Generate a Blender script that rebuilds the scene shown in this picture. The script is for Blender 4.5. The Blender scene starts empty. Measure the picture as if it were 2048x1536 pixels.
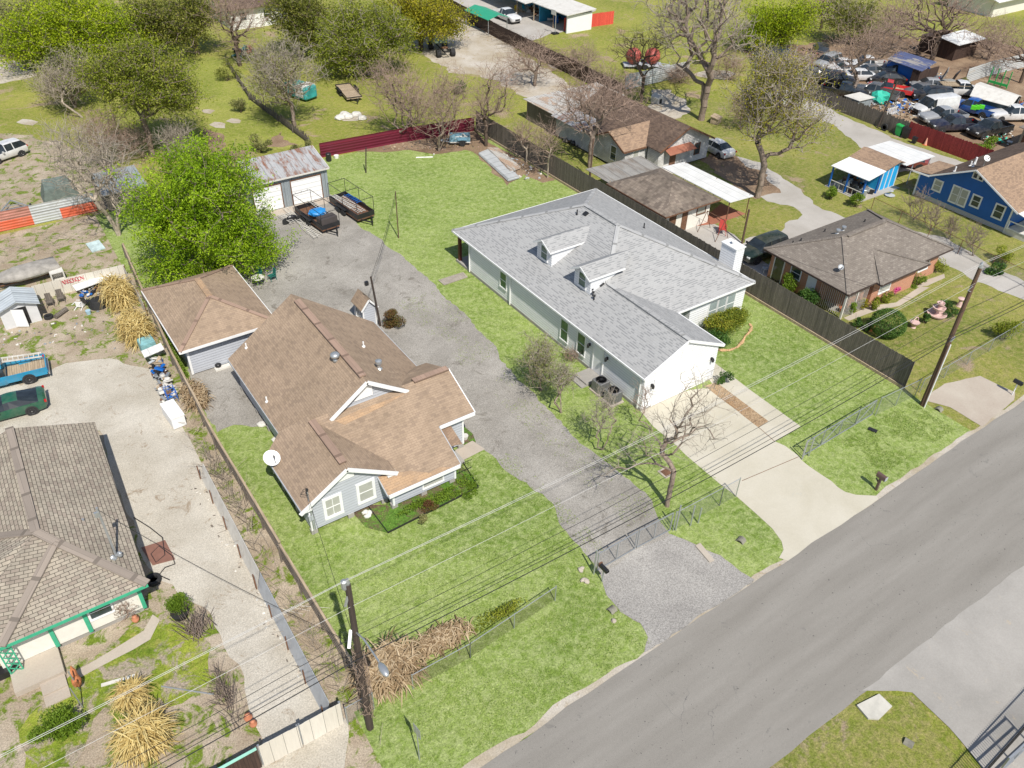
import bpy, bmesh, math, random
import numpy as np
from mathutils import Vector, Matrix, noise as mnoise
from mathutils.geometry import tessellate_polygon
scn = bpy.context.scene
C = scn.collection
rad = math.radians
# ---------------------------------------------------------------- camera
F_PX, YAW, PITCH, ROLL, CAM_H = 1660.0, rad(35.2), rad(38.0), rad(1.57), 35.0
_cy, _sy, _cp, _sp = math.cos(YAW), math.sin(YAW), math.cos(PITCH), math.sin(PITCH)
_f = Vector((_sy*_cp, _cy*_cp, -_sp)); _r = Vector((_cy, -_sy, 0)); _u = _r.cross(_f)
_r2 = _r*math.cos(ROLL)+_u*math.sin(ROLL); _u2 = _u*math.cos(ROLL)-_r*math.sin(ROLL)
cam_d = bpy.data.cameras.new('camera'); cam = bpy.data.objects.new('camera', cam_d); C.objects.link(cam)
cam.matrix_world = Matrix(((_r2.x, _u2.x, -_f.x, 0), (_r2.y, _u2.y, -_f.y, 0), (_r2.z, _u2.z, -_f.z, CAM_H), (0, 0, 0, 1)))
cam_d.sensor_width = 36; cam_d.lens = 36*F_PX/2048; cam_d.clip_end = 2000; cam_d.clip_start = .5
scn.camera = cam
# ---------------------------------------------------------------- light
SUN_EL, SUN_AZ = rad(52.5), rad(77)          # azimuth the light travels towards, from +x
world = bpy.data.worlds.new('World'); scn.world = world; world.use_nodes = True
wn = world.node_tree.nodes; wl = world.node_tree.links
sky = wn.new('ShaderNodeTexSky'); sky.sky_type = 'NISHITA'; sky.sun_disc = False
sky.sun_elevation = SUN_EL; sky.sun_rotation = rad(193)
wl.new(sky.outputs[0], wn['Background'].inputs[0]); wn['Background'].inputs[1].default_value = 0.105
sl = bpy.data.lights.new('sun', 'SUN'); sl.energy = 4.7; sl.angle = rad(.5); sl.color = (1, .95, .87)
so = bpy.data.objects.new('sun', sl); C.objects.link(so)
sd = Vector((math.cos(SUN_EL)*math.cos(SUN_AZ), math.cos(SUN_EL)*math.sin(SUN_AZ), -math.sin(SUN_EL)))
so.rotation_euler = sd.to_track_quat('-Z', 'Y').to_euler(); so.location = (0, -20, 60)
scn.view_settings.view_transform = 'Standard'; scn.view_settings.look = 'None'
scn.view_settings.exposure = 0.17; scn.view_settings.gamma = 1
# ---------------------------------------------------------------- helpers
def G(px, py, z=0.0):
    """world point at height z seen at a photo position (survey helper)"""
    d = _r2*((px-1024)/F_PX)-_u2*((py-768)/F_PX)+_f
    t = (z-CAM_H)/d.z
    return Vector((d.x*t, d.y*t, z))
def tag(o, label=None, cat=None, group=None, kind=None):
    if label: o['label'] = label
    if cat: o['category'] = cat
    if group: o['group'] = group
    if kind: o['kind'] = kind
    return o
_org = {}
def thing(name, loc, label, cat, group=None, rz=0):
    o = bpy.data.objects.new(name, None); C.objects.link(o); o.empty_display_size = .2
    o.location = Vector(loc); o.rotation_euler.z = rz; _org[o.name] = Vector(loc) if rz == 0 else None
    return tag(o, label, cat, group)
def local_thing(name, loc, rz, label, cat, group=None):
    """thing whose parts are built round (0,0,0)"""
    o = thing(name, loc, label, cat, group); o.rotation_euler.z = rz; _org[o.name] = Vector((0, 0, 0)); return o
def copy_tree(o, parent=None):
    c = o.copy(); C.objects.link(c); c.parent = parent
    for ch in list(o.children): copy_tree(ch, c)
    return c
SPLIT = {'fascia', 'gutter', 'rake_board', 'corner_board', 'pier', 'downspout', 'trim_board', 'new_shingles', 'ridge_vent', 'eave_return', 'rock', 'eave_trim', 'dormer_trim', 'fitting', 'brace', 'hip_cap', 'side_sheet', 'handle'}
class MB:
    def __init__(s): s.v = []; s.f = []; s.m = []; s.cur = 0
    def pts(s, ps):
        i = len(s.v); s.v += [Vector(p) for p in ps]; return list(range(i, i+len(ps)))
    def face(s, ps): s.f.append(s.pts(ps)); s.m.append(s.cur); return s
    def hexa(s, c):
        """8 corners: bottom ring 4 (ccw from above), top ring 4"""
        i = s.pts(c)
        for q in ((3, 2, 1, 0), (4, 5, 6, 7), (0, 1, 5, 4), (1, 2, 6, 5), (2, 3, 7, 6), (3, 0, 4, 7)):
            s.f.append([i[k] for k in q]); s.m.append(s.cur)
        return s
    def box(s, x0, y0, z0, x1, y1, z1):
        return s.hexa([(x0, y0, z0), (x1, y0, z0), (x1, y1, z0), (x0, y1, z0), (x0, y0, z1), (x1, y0, z1), (x1, y1, z1), (x0, y1, z1)])
    def obox(s, c, dims, rz=0, rx=0, ry=0):
        m = Matrix.Translation(Vector(c)) @ Matrix.Rotation(rz, 4, 'Z') @ Matrix.Rotation(ry, 4, 'Y') @ Matrix.Rotation(rx, 4, 'X')
        a, b, h = [q/2 for q in dims]
        return s.hexa([m @ Vector(p) for p in ((-a, -b, -h), (a, -b, -h), (a, b, -h), (-a, b, -h), (-a, -b, h), (a, -b, h), (a, b, h), (-a, b, h))])
    def bar(s, p, q, w, h, up=(0, 0, 1)):
        """box along p->q, width w sideways, h along up"""
        p = Vector(p); q = Vector(q); d = (q-p).normalized(); up = Vector(up)
        sd_ = d.cross(up)
        if sd_.length < 1e-4: sd_ = Vector((1, 0, 0))
        sd_.normalize(); u = sd_.cross(d); a = sd_*w/2; b = u*h/2
        return s.hexa([p-a-b, p+a-b, q+a-b, q-a-b, p-a+b, p+a+b, q+a+b, q-a+b])
    def slab(s, ps, t):
        """polygon extruded straight down by t"""
        ps = [Vector(p) for p in ps]; n = len(ps)
        a = s.pts(ps); b = s.pts([p-Vector((0, 0, t)) for p in ps])
        s.f.append(a); s.m.append(s.cur); s.f.append(b[::-1]); s.m.append(s.cur)
        for i in range(n):
            j = (i+1) % n; s.f.append([a[i], b[i], b[j], a[j]]); s.m.append(s.cur)
        return s
    def prism(s, ps, vec):
        ps = [Vector(p) for p in ps]; n = len(ps); vec = Vector(vec)
        a = s.pts(ps); b = s.pts([p+vec for p in ps])
        s.f.append(a[::-1]); s.m.append(s.cur); s.f.append(b); s.m.append(s.cur)
        for i in range(n):
            j = (i+1) % n; s.f.append([a[i], a[j], b[j], b[i]]); s.m.append(s.cur)
        return s
    def tube(s, ps, r, n=8, cap=True):
        ps = [Vector(p) for p in ps]; rs = r if hasattr(r, '__len__') else [r]*len(ps); rings = []
        ref = None
        for i, p in enumerate(ps):
            d = (ps[min(i+1, len(ps)-1)]-ps[max(i-1, 0)]).normalized()
            if ref is None: ref = Vector((0, 0, 1)) if abs(d.z) < .9 else Vector((1, 0, 0))
            a = d.cross(ref).normalized(); b = d.cross(a).normalized(); ref = a.cross(d)
            rings.append(s.pts([p+(a*math.cos(2*math.pi*k/n)+b*math.sin(2*math.pi*k/n))*rs[i] for k in range(n)]))
        for i in range(len(rings)-1):
            for k in range(n):
                s.f.append([rings[i][k], rings[i+1][k], rings[i+1][(k+1) % n], rings[i][(k+1) % n]]); s.m.append(s.cur)
        if cap:
            s.f.append(rings[0]); s.m.append(s.cur); s.f.append(rings[-1][::-1]); s.m.append(s.cur)
        return s
    def lathe(s, c, prof, n=16, axis='z'):
        """prof: list of (r, h) along axis"""
        c = Vector(c); rings = []
        for r, h in prof:
            q = []
            for k in range(n):
                a = 2*math.pi*k/n; x, y = r*math.cos(a), r*math.sin(a)
                q.append(c+(Vector((x, y, h)) if axis == 'z' else Vector((x, h, y)) if axis == 'y' else Vector((h, x, y))))
            rings.append(s.pts(q))
        for i in range(len(rings)-1):
            for k in range(n):
                s.f.append([rings[i][k], rings[i][(k+1) % n], rings[i+1][(k+1) % n], rings[i+1][k]]); s.m.append(s.cur)
        s.f.append(rings[0][::-1]); s.m.append(s.cur); s.f.append(rings[-1]); s.m.append(s.cur)
        return s
    def ball(s, c, r, n=12, m=8, jit=0, seed=0):
        c = Vector(c); r = Vector(r) if hasattr(r, '__len__') else Vector((r, r, r)); rnd = random.Random(seed); rings = []
        for i in range(1, m):
            t = math.pi*i/m
            rings.append(s.pts([c+Vector((r.x*math.sin(t)*math.cos(2*math.pi*k/n), r.y*math.sin(t)*math.sin(2*math.pi*k/n), r.z*math.cos(t)))*(1+jit*(rnd.random()-.5)) for k in range(n)]))
        a = s.pts([c+Vector((0, 0, r.z))])[0]; b = s.pts([c-Vector((0, 0, r.z))])[0]
        for i in range(len(rings)-1):
            for k in range(n):
                s.f.append([rings[i][k], rings[i+1][k], rings[i+1][(k+1) % n], rings[i][(k+1) % n]]); s.m.append(s.cur)
        for k in range(n):
            s.f.append([a, rings[0][k], rings[0][(k+1) % n]]); s.m.append(s.cur)
            s.f.append([b, rings[-1][(k+1) % n], rings[-1][k]]); s.m.append(s.cur)
        return s
    def build(s, name, mat, parent=None, loc=None, smooth=False, bevel=0):
        if name in SPLIT and parent is not None:
            par = list(range(len(s.v)))
            def fnd(a):
                while par[a] != a: par[a] = par[par[a]]; a = par[a]
                return a
            for fc in s.f:
                for k in fc[1:]: par[fnd(k)] = fnd(fc[0])
            grp = {}
            for fc, mm in zip(s.f, s.m): grp.setdefault(fnd(fc[0]), []).append((fc, mm))
            if len(grp) > 1:
                last = None
                for fs_ in grp.values():
                    q = MB()
                    for fc, mm in fs_: q.f.append(q.pts([s.v[k] for k in fc])); q.m.append(mm)
                    last = q._build(name, mat, parent, loc, smooth, bevel)
                return last
        return s._build(name, mat, parent, loc, smooth, bevel)
    def _build(s, name, mat, parent=None, loc=None, smooth=False, bevel=0):
        if parent is not None: org = _org[parent.name]
        elif loc is not None: org = Vector(loc)
        else:
            xs = [v.x for v in s.v]; ys = [v.y for v in s.v]
            org = Vector(((min(xs)+max(xs))/2, (min(ys)+max(ys))/2, min(v.z for v in s.v)))
        me = bpy.data.meshes.new(name)
        me.from_pydata([v-org for v in s.v], [], s.f)
        for m in (mat if isinstance(mat, (list, tuple)) else [mat]): me.materials.append(m)
        if isinstance(mat, (list, tuple)):
            for p, m in zip(me.polygons, s.m): p.material_index = m
        o = bpy.data.objects.new(name, me); C.objects.link(o)
        if bevel:
            bm = bmesh.new(); bm.from_mesh(me); bmesh.ops.remove_doubles(bm, verts=bm.verts, dist=1e-4)
            es = [e for e in bm.edges if len(e.link_faces) == 2 and e.calc_face_angle(0) > .5]
            bmesh.ops.bevel(bm, geom=es, offset=bevel, segments=1, affect='EDGES'); bm.to_mesh(me); bm.free()
        auto_uv(me, org)
        if smooth:
            for p in me.polygons: p.use_smooth = True
        if parent is not None: o.parent = parent; _org[o.name] = org
        else: o.location = org; _org[o.name] = org
        return o
def auto_uv(me, org):
    """metric UVs: u runs level, v up the slope, so courses and boards lie as built"""
    uv = me.uv_layers.new(name='UVMap')
    for p in me.polygons:
        n = p.normal
        if abs(n.z) > .995: a = Vector((1, 0, 0)); b = Vector((0, 1, 0))
        else: a = Vector((0, 0, 1)).cross(n).normalized(); b = n.cross(a)
        for li in p.loop_indices:
            v = me.vertices[me.loops[li].vertex_index].co+org
            uv.data[li].uv = (v.dot(a), v.dot(b))
def np_mesh(name, verts, faces, mat, parent=None, loc=(0, 0, 0), cols=None, smooth=False):
    """fast mesh from arrays; faces (n,3|4) int"""
    me = bpy.data.meshes.new(name); k = faces.shape[1]
    me.vertices.add(len(verts)); me.vertices.foreach_set('co', np.ascontiguousarray(verts, dtype=np.float32).ravel())
    me.loops.add(faces.size); me.loops.foreach_set('vertex_index', faces.astype(np.int32).ravel())
    me.polygons.add(len(faces)); me.polygons.foreach_set('loop_start', np.arange(0, faces.size, k, dtype=np.int32))
    me.polygons.foreach_set('loop_total', np.full(len(faces), k, dtype=np.int32))
    if smooth: me.polygons.foreach_set('use_smooth', np.ones(len(faces), dtype=bool))
    me.update(calc_edges=True)
    if cols is not None:
        at = me.color_attributes.new('tint', 'FLOAT_COLOR', 'POINT')
        c4 = np.ones((len(verts), 4), dtype=np.float32); c4[:, :3] = cols; at.data.foreach_set('color', c4.ravel())
    me.materials.append(mat)
    o = bpy.data.objects.new(name, me); C.objects.link(o)
    if parent is not None: o.parent = parent; _org[o.name] = _org.get(parent.name)
    else: o.location = loc; _org[o.name] = Vector(loc)
    return o
# ---------------------------------------------------------------- materials
def srgb(r, g, b):
    f = lambda c: (c/255/12.92) if c/255 <= .04045 else ((c/255+.055)/1.055)**2.4
    return (f(r), f(g), f(b), 1)
class NT:
    def __init__(s, name):
        s.mat = bpy.data.materials.new(name); s.mat.use_nodes = True
        s.n = s.mat.node_tree.nodes; s.l = s.mat.node_tree.links; s.b = s.n['Principled BSDF']
        s.tc = s.n.new('ShaderNodeTexCoord')
    def node(s, t, **k):
        nd = s.n.new(t)
        for a, b in k.items():
            if a.startswith('i_'): nd.inputs[a[2:].replace('_', ' ')].default_value = b
            else: setattr(nd, a, b)
        return nd
    def link(s, a, b): s.l.new(a, b)
    def coord(s, kind='Object', scale=(1, 1, 1), rot=(0, 0, 0)):
        m = s.node('ShaderNodeMapping'); m.inputs['Scale'].default_value = scale; m.inputs['Rotation'].default_value = rot
        if kind == 'World':
            g = s.node('ShaderNodeNewGeometry'); s.link(g.outputs['Position'], m.inputs['Vector'])
        else: s.link(s.tc.outputs[kind], m.inputs['Vector'])
        return m.outputs[0]
    def noise(s, vec, scale, detail=4, rough=.6, dist=0):
        nd = s.node('ShaderNodeTexNoise'); nd.inputs['Scale'].default_value = scale; nd.inputs['Detail'].default_value = detail
        nd.inputs['Roughness'].default_value = rough; nd.inputs['Distortion'].default_value = dist
        s.link(vec, nd.inputs['Vector']); return nd.outputs['Fac']
    def ramp(s, fac, stops, interp='LINEAR'):
        r = s.node('ShaderNodeValToRGB'); r.color_ramp.interpolation = interp; el = r.color_ramp.elements
        while len(el) < len(stops): el.new(.5)
        for e, (p, c) in zip(el, stops): e.position = p; e.color = c if len(c) == 4 else (*c, 1)
        s.link(fac, r.inputs[0]); return r.outputs[0]
    def mix(s, fac, a, b, mode='MIX'):
        m = s.node('ShaderNodeMix', data_type='RGBA', blend_type=mode)
        for sock, v in ((m.inputs[0], fac), (m.inputs[6], a), (m.inputs[7], b)):
            if hasattr(v, 'is_linked') or hasattr(v, 'links'): s.link(v, sock)
            else: sock.default_value = v
        return m.outputs[2]
    def math(s, op, a, b=None, c=None):
        m = s.node('ShaderNodeMath', operation=op)
        for i, v in enumerate((a, b, c)):
            if v is None: continue
            if hasattr(v, 'links'): s.link(v, m.inputs[i])
            else: m.inputs[i].default_value = v
        return m.outputs[0]
    def sep(s, vec):
        x = s.node('ShaderNodeSeparateXYZ'); s.link(vec, x.inputs[0]); return x.outputs
    def out(s, col, rough=.8, metal=0, bump=None, bs=.3, bd=.02, spec=None):
        for sock, v in ((s.b.inputs['Base Color'], col), (s.b.inputs['Roughness'], rough), (s.b.inputs['Metallic'], metal)):
            if hasattr(v, 'links'): s.link(v, sock)
            else: sock.default_value = v
        if spec is not None: s.b.inputs['Specular IOR Level'].default_value = spec
        if bump is not None:
            bp = s.node('ShaderNodeBump'); bp.inputs['Strength'].default_value = bs; bp.inputs['Distance'].default_value = bd
            s.link(bump, bp.inputs['Height']); s.link(bp.outputs[0], s.b.inputs['Normal'])
        return s.mat
BLK = (0, 0, 0, 1); WHT = (1, 1, 1, 1)
def sc(c, k): return (min(c[0]*k, 1), min(c[1]*k, 1), min(c[2]*k, 1), 1)
def plain(name, c, rough=.6, metal=0, var=.12, scale=2.5, bump=0, coord='Object', dirt=0):
    t = NT(name); v = t.coord(coord); n = t.noise(v, scale, 6, .65)
    col = t.ramp(n, [(.3, sc(c, 1-var)), (.7, sc(c, 1+var))])
    if dirt:
        d = t.ramp(t.noise(v, scale*.4, 8, .7, .5), [(.5, BLK), (.75, WHT)])
        col = t.mix(t.math('MULTIPLY', d, dirt), col, srgb(120, 100, 78))
    return t.out(col, rough, metal, bump=t.noise(v, scale*20, 3) if bump else None, bs=bump)
def shingle(name, c1, c2, c3, bw=.32, bh=.145, stain=.15, mortar=.55, patch=None, pdark=.3, line=.08, dash=0):
    """tabs in staggered courses; each tab has its own tone"""
    t = NT(name); v = t.coord('UV'); q = t.sep(v)
    r = t.math('DIVIDE', q[1], bh); row = t.math('FLOOR', r); fv = t.math('FRACT', r)
    u = t.math('ADD', t.math('DIVIDE', q[0], bw), t.math('MULTIPLY', row, .5)); cu = t.math('FLOOR', u); fu = t.math('FRACT', u)
    cm = t.node('ShaderNodeCombineXYZ'); t.link(cu, cm.inputs[0]); t.link(row, cm.inputs[1])
    w = t.node('ShaderNodeTexWhiteNoise', noise_dimensions='2D'); t.link(cm.outputs[0], w.inputs['Vector'])
    tone = t.ramp(w.outputs['Value'], [(0, c1), (1-pdark-.2, c2), (1-pdark, c3)], 'CONSTANT')
    if dash: tone = t.mix(t.math('LESS_THAN', fv, dash), c1, tone)
    col = t.mix(.35, tone, t.ramp(w.outputs['Value'], [(0, c1), (1, c2)]))
    n = t.ramp(t.noise(v, .35, 7, .65, .4), [(.3, (1-stain,)*3), (.7, (1+stain*.6,)*3)])
    col = t.mix(1.0, col, n, 'MULTIPLY')
    strk = t.coord('UV', (2.2, .22, 1)); col = t.mix(1.0, col, t.ramp(t.noise(strk, 1, 6, .65), [(.3, (1-stain*.7,)*3), (.7, (1+stain*.4,)*3)]), 'MULTIPLY')
    col = t.mix(1.0, col, t.ramp(t.noise(v, 60, 2), [(.2, (.85,)*3), (.8, (1.12,)*3)]), 'MULTIPLY')
    gap = t.math('MAXIMUM', t.math('LESS_THAN', fv, line*1.3), t.math('LESS_THAN', fu, line*.6))
    col = t.mix(gap, col, sc(c1, mortar))
    if patch: col = t.mix(t.ramp(t.noise(v, .5, 8, .6), [(patch[1], BLK), (patch[1]+.04, WHT)]), col, patch[0])
    return t.out(col, .92, bump=t.math('ADD', fv, w.outputs['Value']), bs=.5, bd=-.012, spec=.2)
def siding(name, c, board=.18, var=.05, line=.72):
    t = NT(name); v = t.coord('UV'); z = t.sep(v)[1]
    fr = t.math('FRACT', t.math('DIVIDE', z, board))
    lap_shade = t.math('LESS_THAN', fr, .13)  # shadow under each board lap, painted as a darker line in the colour
    n = t.ramp(t.noise(v, 1.2, 5), [(.3, sc(c, 1-var)), (.7, sc(c, 1+var))])
    col = t.mix(lap_shade, n, sc(c, line))
    return t.out(col, .55, bump=t.math('SUBTRACT', 1, fr), bs=.6, bd=.03)
def planks(name, c, c2, w=.14, horiz=False, gap=.1, rough=.85, k=.5):
    t = NT(name); v = t.coord('UV'); xyz = t.sep(v); a = xyz[1] if horiz else xyz[0]; b = xyz[0] if horiz else xyz[1]
    q = t.math('DIVIDE', a, w); fl = t.math('FLOOR', q); fr = t.math('FRACT', q)
    wn_ = t.node('ShaderNodeTexWhiteNoise', noise_dimensions='1D'); t.link(fl, wn_.inputs['W'])
    cm = t.node('ShaderNodeCombineXYZ'); t.link(t.math('MULTIPLY', a, 14.0), cm.inputs[0]); t.link(t.math('MULTIPLY', b, 1.3), cm.inputs[1]); t.link(fl, cm.inputs[2])
    g = t.noise(cm.outputs[0], 1.0, 6, .7)
    col = t.mix(wn_.outputs['Value'], c, c2)
    col = t.mix(1.0, col, t.ramp(g, [(.25, (1-k,)*3), (.75, (1+k*.6,)*3)]), 'MULTIPLY')
    gr = t.math('LESS_THAN', fr, gap)
    col = t.mix(gr, col, sc(c, .3))
    return t.out(col, rough, bump=t.math('SUBTRACT', g, gr), bs=.4)
def corr(name, c, rust=None, rs=.5, pitch=.2, horiz=False, rough=.45, metal=.3, seam=.55, amt=(.45, .62)):
    t = NT(name); v = t.coord('UV'); xyz = t.sep(v); a = xyz[1] if horiz else xyz[0]
    w = t.math('SINE', t.math('MULTIPLY', a, 2*math.pi/pitch))
    fr = t.math('FRACT', t.math('DIVIDE', a, pitch*4)); sm = t.math('LESS_THAN', fr, .07)
    col = t.ramp(t.noise(v, .9, 6, .7), [(.3, sc(c, .85)), (.7, sc(c, 1.1))])
    if rust:
        m = t.node('ShaderNodeMapping'); m.inputs['Scale'].default_value = (1.6, .5, 1) if not horiz else (.5, 1.6, 1); t.link(v, m.inputs[0])
        rn = t.noise(m.outputs[0], rs, 9, .72, .3)
        col = t.mix(t.ramp(rn, [(amt[0], BLK), (amt[1], WHT)]), col, t.ramp(t.noise(v, 7, 5, .7), [(.3, sc(rust, .65)), (.7, sc(rust, 1.3))]))
    col = t.mix(sm, col, sc(c, seam))
    return t.out(col, rough, metal, bump=w, bs=.7, bd=.02)
def glass(name, c=(.03, .045, .05, 1), rough=.08):
    t = NT(name); n = t.noise(t.coord('Object'), 1.5, 3)
    return t.out(t.ramp(n, [(.3, sc(c, .7)), (.7, sc(c, 1.6))]), rough, spec=.8)
def chain(name, c=(.35, .36, .36, 1), dens=.16):
    t = NT(name); v = t.coord('UV', (1, 1, 1), (0, 0, rad(45))); xyz = t.sep(v)
    p = .07; k = dens
    a = t.math('LESS_THAN', t.math('FRACT', t.math('DIVIDE', xyz[0], p)), k); b = t.math('LESS_THAN', t.math('FRACT', t.math('DIVIDE', xyz[1], p)), k)
    al = t.math('MAXIMUM', a, b)
    t.b.inputs['Base Color'].default_value = c; t.b.inputs['Metallic'].default_value = .5; t.b.inputs['Roughness'].default_value = .5
    t.link(al, t.b.inputs['Alpha']); return t.mat
def leafmat(name, c1, c2, c3, trans=.35):
    """leaf colour from the per-leaf tint attribute; some light passes through"""
    t = NT(name); a = t.node('ShaderNodeAttribute'); a.attribute_name = 'tint'
    x = t.sep(a.outputs['Vector'])
    col = t.ramp(x[0], [(0, c1), (.5, c2), (1, c3)])
    t.link(col, t.b.inputs['Base Color']); t.b.inputs['Roughness'].default_value = .6; t.b.inputs['Specular IOR Level'].default_value = .25
    tr = t.node('ShaderNodeBsdfTranslucent'); t.link(t.mix(1.0, col, (1.0, 1.0, .55, 1), 'MULTIPLY'), tr.inputs[0])
    mx = t.node('ShaderNodeMixShader'); mx.inputs[0].default_value = trans
    t.link(t.b.outputs[0], mx.inputs[1]); t.link(tr.outputs[0], mx.inputs[2]); t.link(mx.outputs[0], t.n['Material Output'].inputs[0])
    return t.mat
def bark(name, c):
    t = NT(name); v = t.coord('Object', (1, 1, .25))
    n = t.noise(v, 9, 6, .7)
    return t.out(t.ramp(n, [(.3, sc(c, .55)), (.7, sc(c, 1.35))]), .95, bump=n, bs=.5, spec=.1)
def grassmat(name, g1, g2, g3, dry, dryamt=.62, scale=1.0, dirt=None, dirtamt=.7, clump=5, ref=.55, mow=0):
    t = NT(name); v = t.coord('World')
    big = t.noise(v, .13*scale, 6, .62, .4); mid = t.noise(v, 1.1*scale, 6, .7, .3); fin = t.noise(v, clump*2.2, 7, .75, .6)
    col = t.ramp(big, [(.35, g1), (.5, g2), (.66, g3)])
    col = t.mix(t.ramp(mid, [(.45, BLK), (.7, WHT)]), col, t.mix(.5, g1, g3))
    col = t.mix(t.math('MULTIPLY', t.ramp(t.noise(v, 2.6, 7, .75, .5), [(dryamt-.12, BLK), (dryamt+.12, WHT)]), .8), col, dry)
    if dirt:
        col = t.mix(t.ramp(t.noise(v, .3*scale, 9, .72, .5), [(dirtamt-.035, BLK), (dirtamt+.035, WHT)]), col, t.ramp(t.noise(v, 9, 6, .7), [(.3, sc(dirt, .75)), (.7, sc(dirt, 1.2))]))
    if mow:
        wv = t.node('ShaderNodeTexWave', wave_type='BANDS', bands_direction='DIAGONAL'); t.link(v, wv.inputs['Vector']); wv.inputs['Scale'].default_value = .28; wv.inputs['Distortion'].default_value = 5; wv.inputs['Detail'].default_value = 3; wv.inputs['Detail Scale'].default_value = .5
        col = t.mix(1.0, col, t.ramp(wv.outputs['Fac'], [(.2, (1-mow,)*3), (.8, (1+mow,)*3)]), 'MULTIPLY')
    clm = t.noise(v, 3.4, 5, .7, .9)
    col = t.mix(t.math('MULTIPLY', t.ramp(clm, [(.52, BLK), (.68, WHT)]), .55), col, sc(g1, .72))
    blades = t.ramp(fin, [(.32, (ref,)*3), (.5, (.95,)*3), (.7, (1.4,)*3)])
    col = t.mix(1.0, col, blades, 'MULTIPLY')
    return t.out(col, .9, bump=fin, bs=.75, bd=.12, spec=.15)
def earth(name, c1, c2, spot=None, spotamt=.6, grass=None, gamt=.62, scale=1.0, bumpy=.4, pits=None, speck=0.25):
    t = NT(name); v = t.coord('World')
    col = t.ramp(t.noise(v, .25*scale, 8, .65, .3), [(.35, c1), (.65, c2)])
    fin = t.noise(v, 14, 8, .8)
    if spot: col = t.mix(t.ramp(t.noise(v, .7*scale, 9, .75, 1.2), [(spotamt, BLK), (spotamt+.1, WHT)]), col, spot)
    if pits: col = t.mix(t.ramp(t.noise(v, 3.2, 4, .6, .8), [(.70, BLK), (.76, WHT)]), col, pits)
    if grass: col = t.mix(t.ramp(t.noise(v, .55*scale, 10, .75, .6), [(gamt-.03, BLK), (gamt+.04, WHT)]), col, t.ramp(t.noise(v, 6, 6, .7), [(.3, sc(grass, .6)), (.7, sc(grass, 1.3))]))
    col = t.mix(1.0, col, t.ramp(fin, [(.3, (1-speck*1.3,)*3), (.7, (1+speck,)*3)]), 'MULTIPLY')
    return t.out(col, .95, bump=fin, bs=bumpy, bd=.05, spec=.15)
M = {}
M['white'] = plain('white_paint', (.78, .78, .77, 1), .5, var=.04)
M['offwhite'] = plain('aged_white', (.62, .6, .55, 1), .6, var=.1, dirt=.35)
M['greytrim'] = plain('grey_trim', (.4, .42, .44, 1), .5)
M['black'] = plain('black_metal', (.02, .02, .022, 1), .4)
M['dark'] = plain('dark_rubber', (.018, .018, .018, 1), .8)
M['steel'] = plain('galvanised_steel', (.45, .47, .48, 1), .4, .6)
M['rusty'] = plain('rusty_steel', (.16, .08, .045, 1), .85, .1, var=.4, scale=6)
M['glass'] = glass('window_glass'); M['glassg'] = glass('window_green_reflection', (.03, .085, .05, 1))
M['glassl'] = plain('window_with_blind', (.4, .4, .36, 1), .2, var=.1)
M['carglass'] = glass('car_glass', (.02, .026, .03, 1), .05)
M['chain'] = chain('chain_link', dens=.09); M['chainr'] = chain('rusty_chain_link', (.16, .12, .09, 1), .12)
M['wood'] = planks('weathered_wood', (.135, .115, .095, 1), (.2, .17, .14, 1), .14)
M['woodl'] = planks('tan_wood', (.38, .29, .19, 1), (.48, .38, .26, 1), .14)
M['woodd'] = planks('dark_brown_wood', (.05, .028, .02, 1), (.075, .042, .03, 1), .14)
M['woodr'] = planks('red_wood', (.21, .022, .022, 1), (.3, .04, .035, 1), .15)
M['woodo'] = planks('bright_red_wood', (.62, .07, .045, 1), (.72, .1, .06, 1), .15, k=.25)
M['pole'] = planks('pole_wood', (.11, .065, .04, 1), (.15, .09, .06, 1), .03, gap=0)
M['poled'] = planks('old_pole_wood', (.05, .037, .03, 1), (.07, .05, .04, 1), .03, gap=0)
# ---------------------------------------------------------------- ground surfaces
def patch(name, pts, lvl, mat, jit=.12, step=.6, world_pts=False, seed=1, kind='structure', label=None):
    ps = [Vector(p).to_2d() if len(p) > 2 else Vector(p) for p in (pts if world_pts else [G(*p) for p in pts])]
    ps = [Vector((p[0], p[1])) for p in ps]
    rnd = random.Random(seed); out = []; n = len(ps)
    for i in range(n):
        a, b = ps[i], ps[(i+1) % n]; L = (b-a).length; k = max(1, int(L/step))
        if jit == 0: k = 1
        nrm = Vector((-(b-a).y, (b-a).x)).normalized() if L > 0 else Vector((0, 0))
        for j in range(k):
            q = a.lerp(b, j/k)
            w = mnoise.noise(Vector((q.x*.45, q.y*.45, seed)))*jit*2.2+mnoise.noise(Vector((q.x*2.1, q.y*2.1, seed+9)))*jit
            out.append(q+nrm*w)
    z = .004*lvl
    v3 = [Vector((q.x, q.y, z)) for q in out]
    tris = tessellate_polygon([v3])
    me = bpy.data.meshes.new(name); me.from_pydata(v3, [], [tuple(t) for t in tris])
    bm = bmesh.new(); bm.from_mesh(me)
    for f in bm.faces:
        if f.normal.z < 0: f.normal_flip()
    bm.to_mesh(me); bm.free()
    me.materials.append(mat); auto_uv(me, Vector((0, 0, 0)))
    o = bpy.data.objects.new(name, me); C.objects.link(o); _org[o.name] = Vector((0, 0, 0))
    return tag(o, label, kind=kind)
M['lawn'] = grassmat('lawn_grass', (.138, .222, .031, 1), (.215, .305, .058, 1), (.31, .39, .108, 1), (.44, .495, .215, 1), dryamt=.52, mow=.025)
M['verge'] = grassmat('verge_grass', (.12, .21, .022, 1), (.195, .295, .042, 1), (.29, .385, .085, 1), (.42, .47, .19, 1), dryamt=.52)
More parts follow.
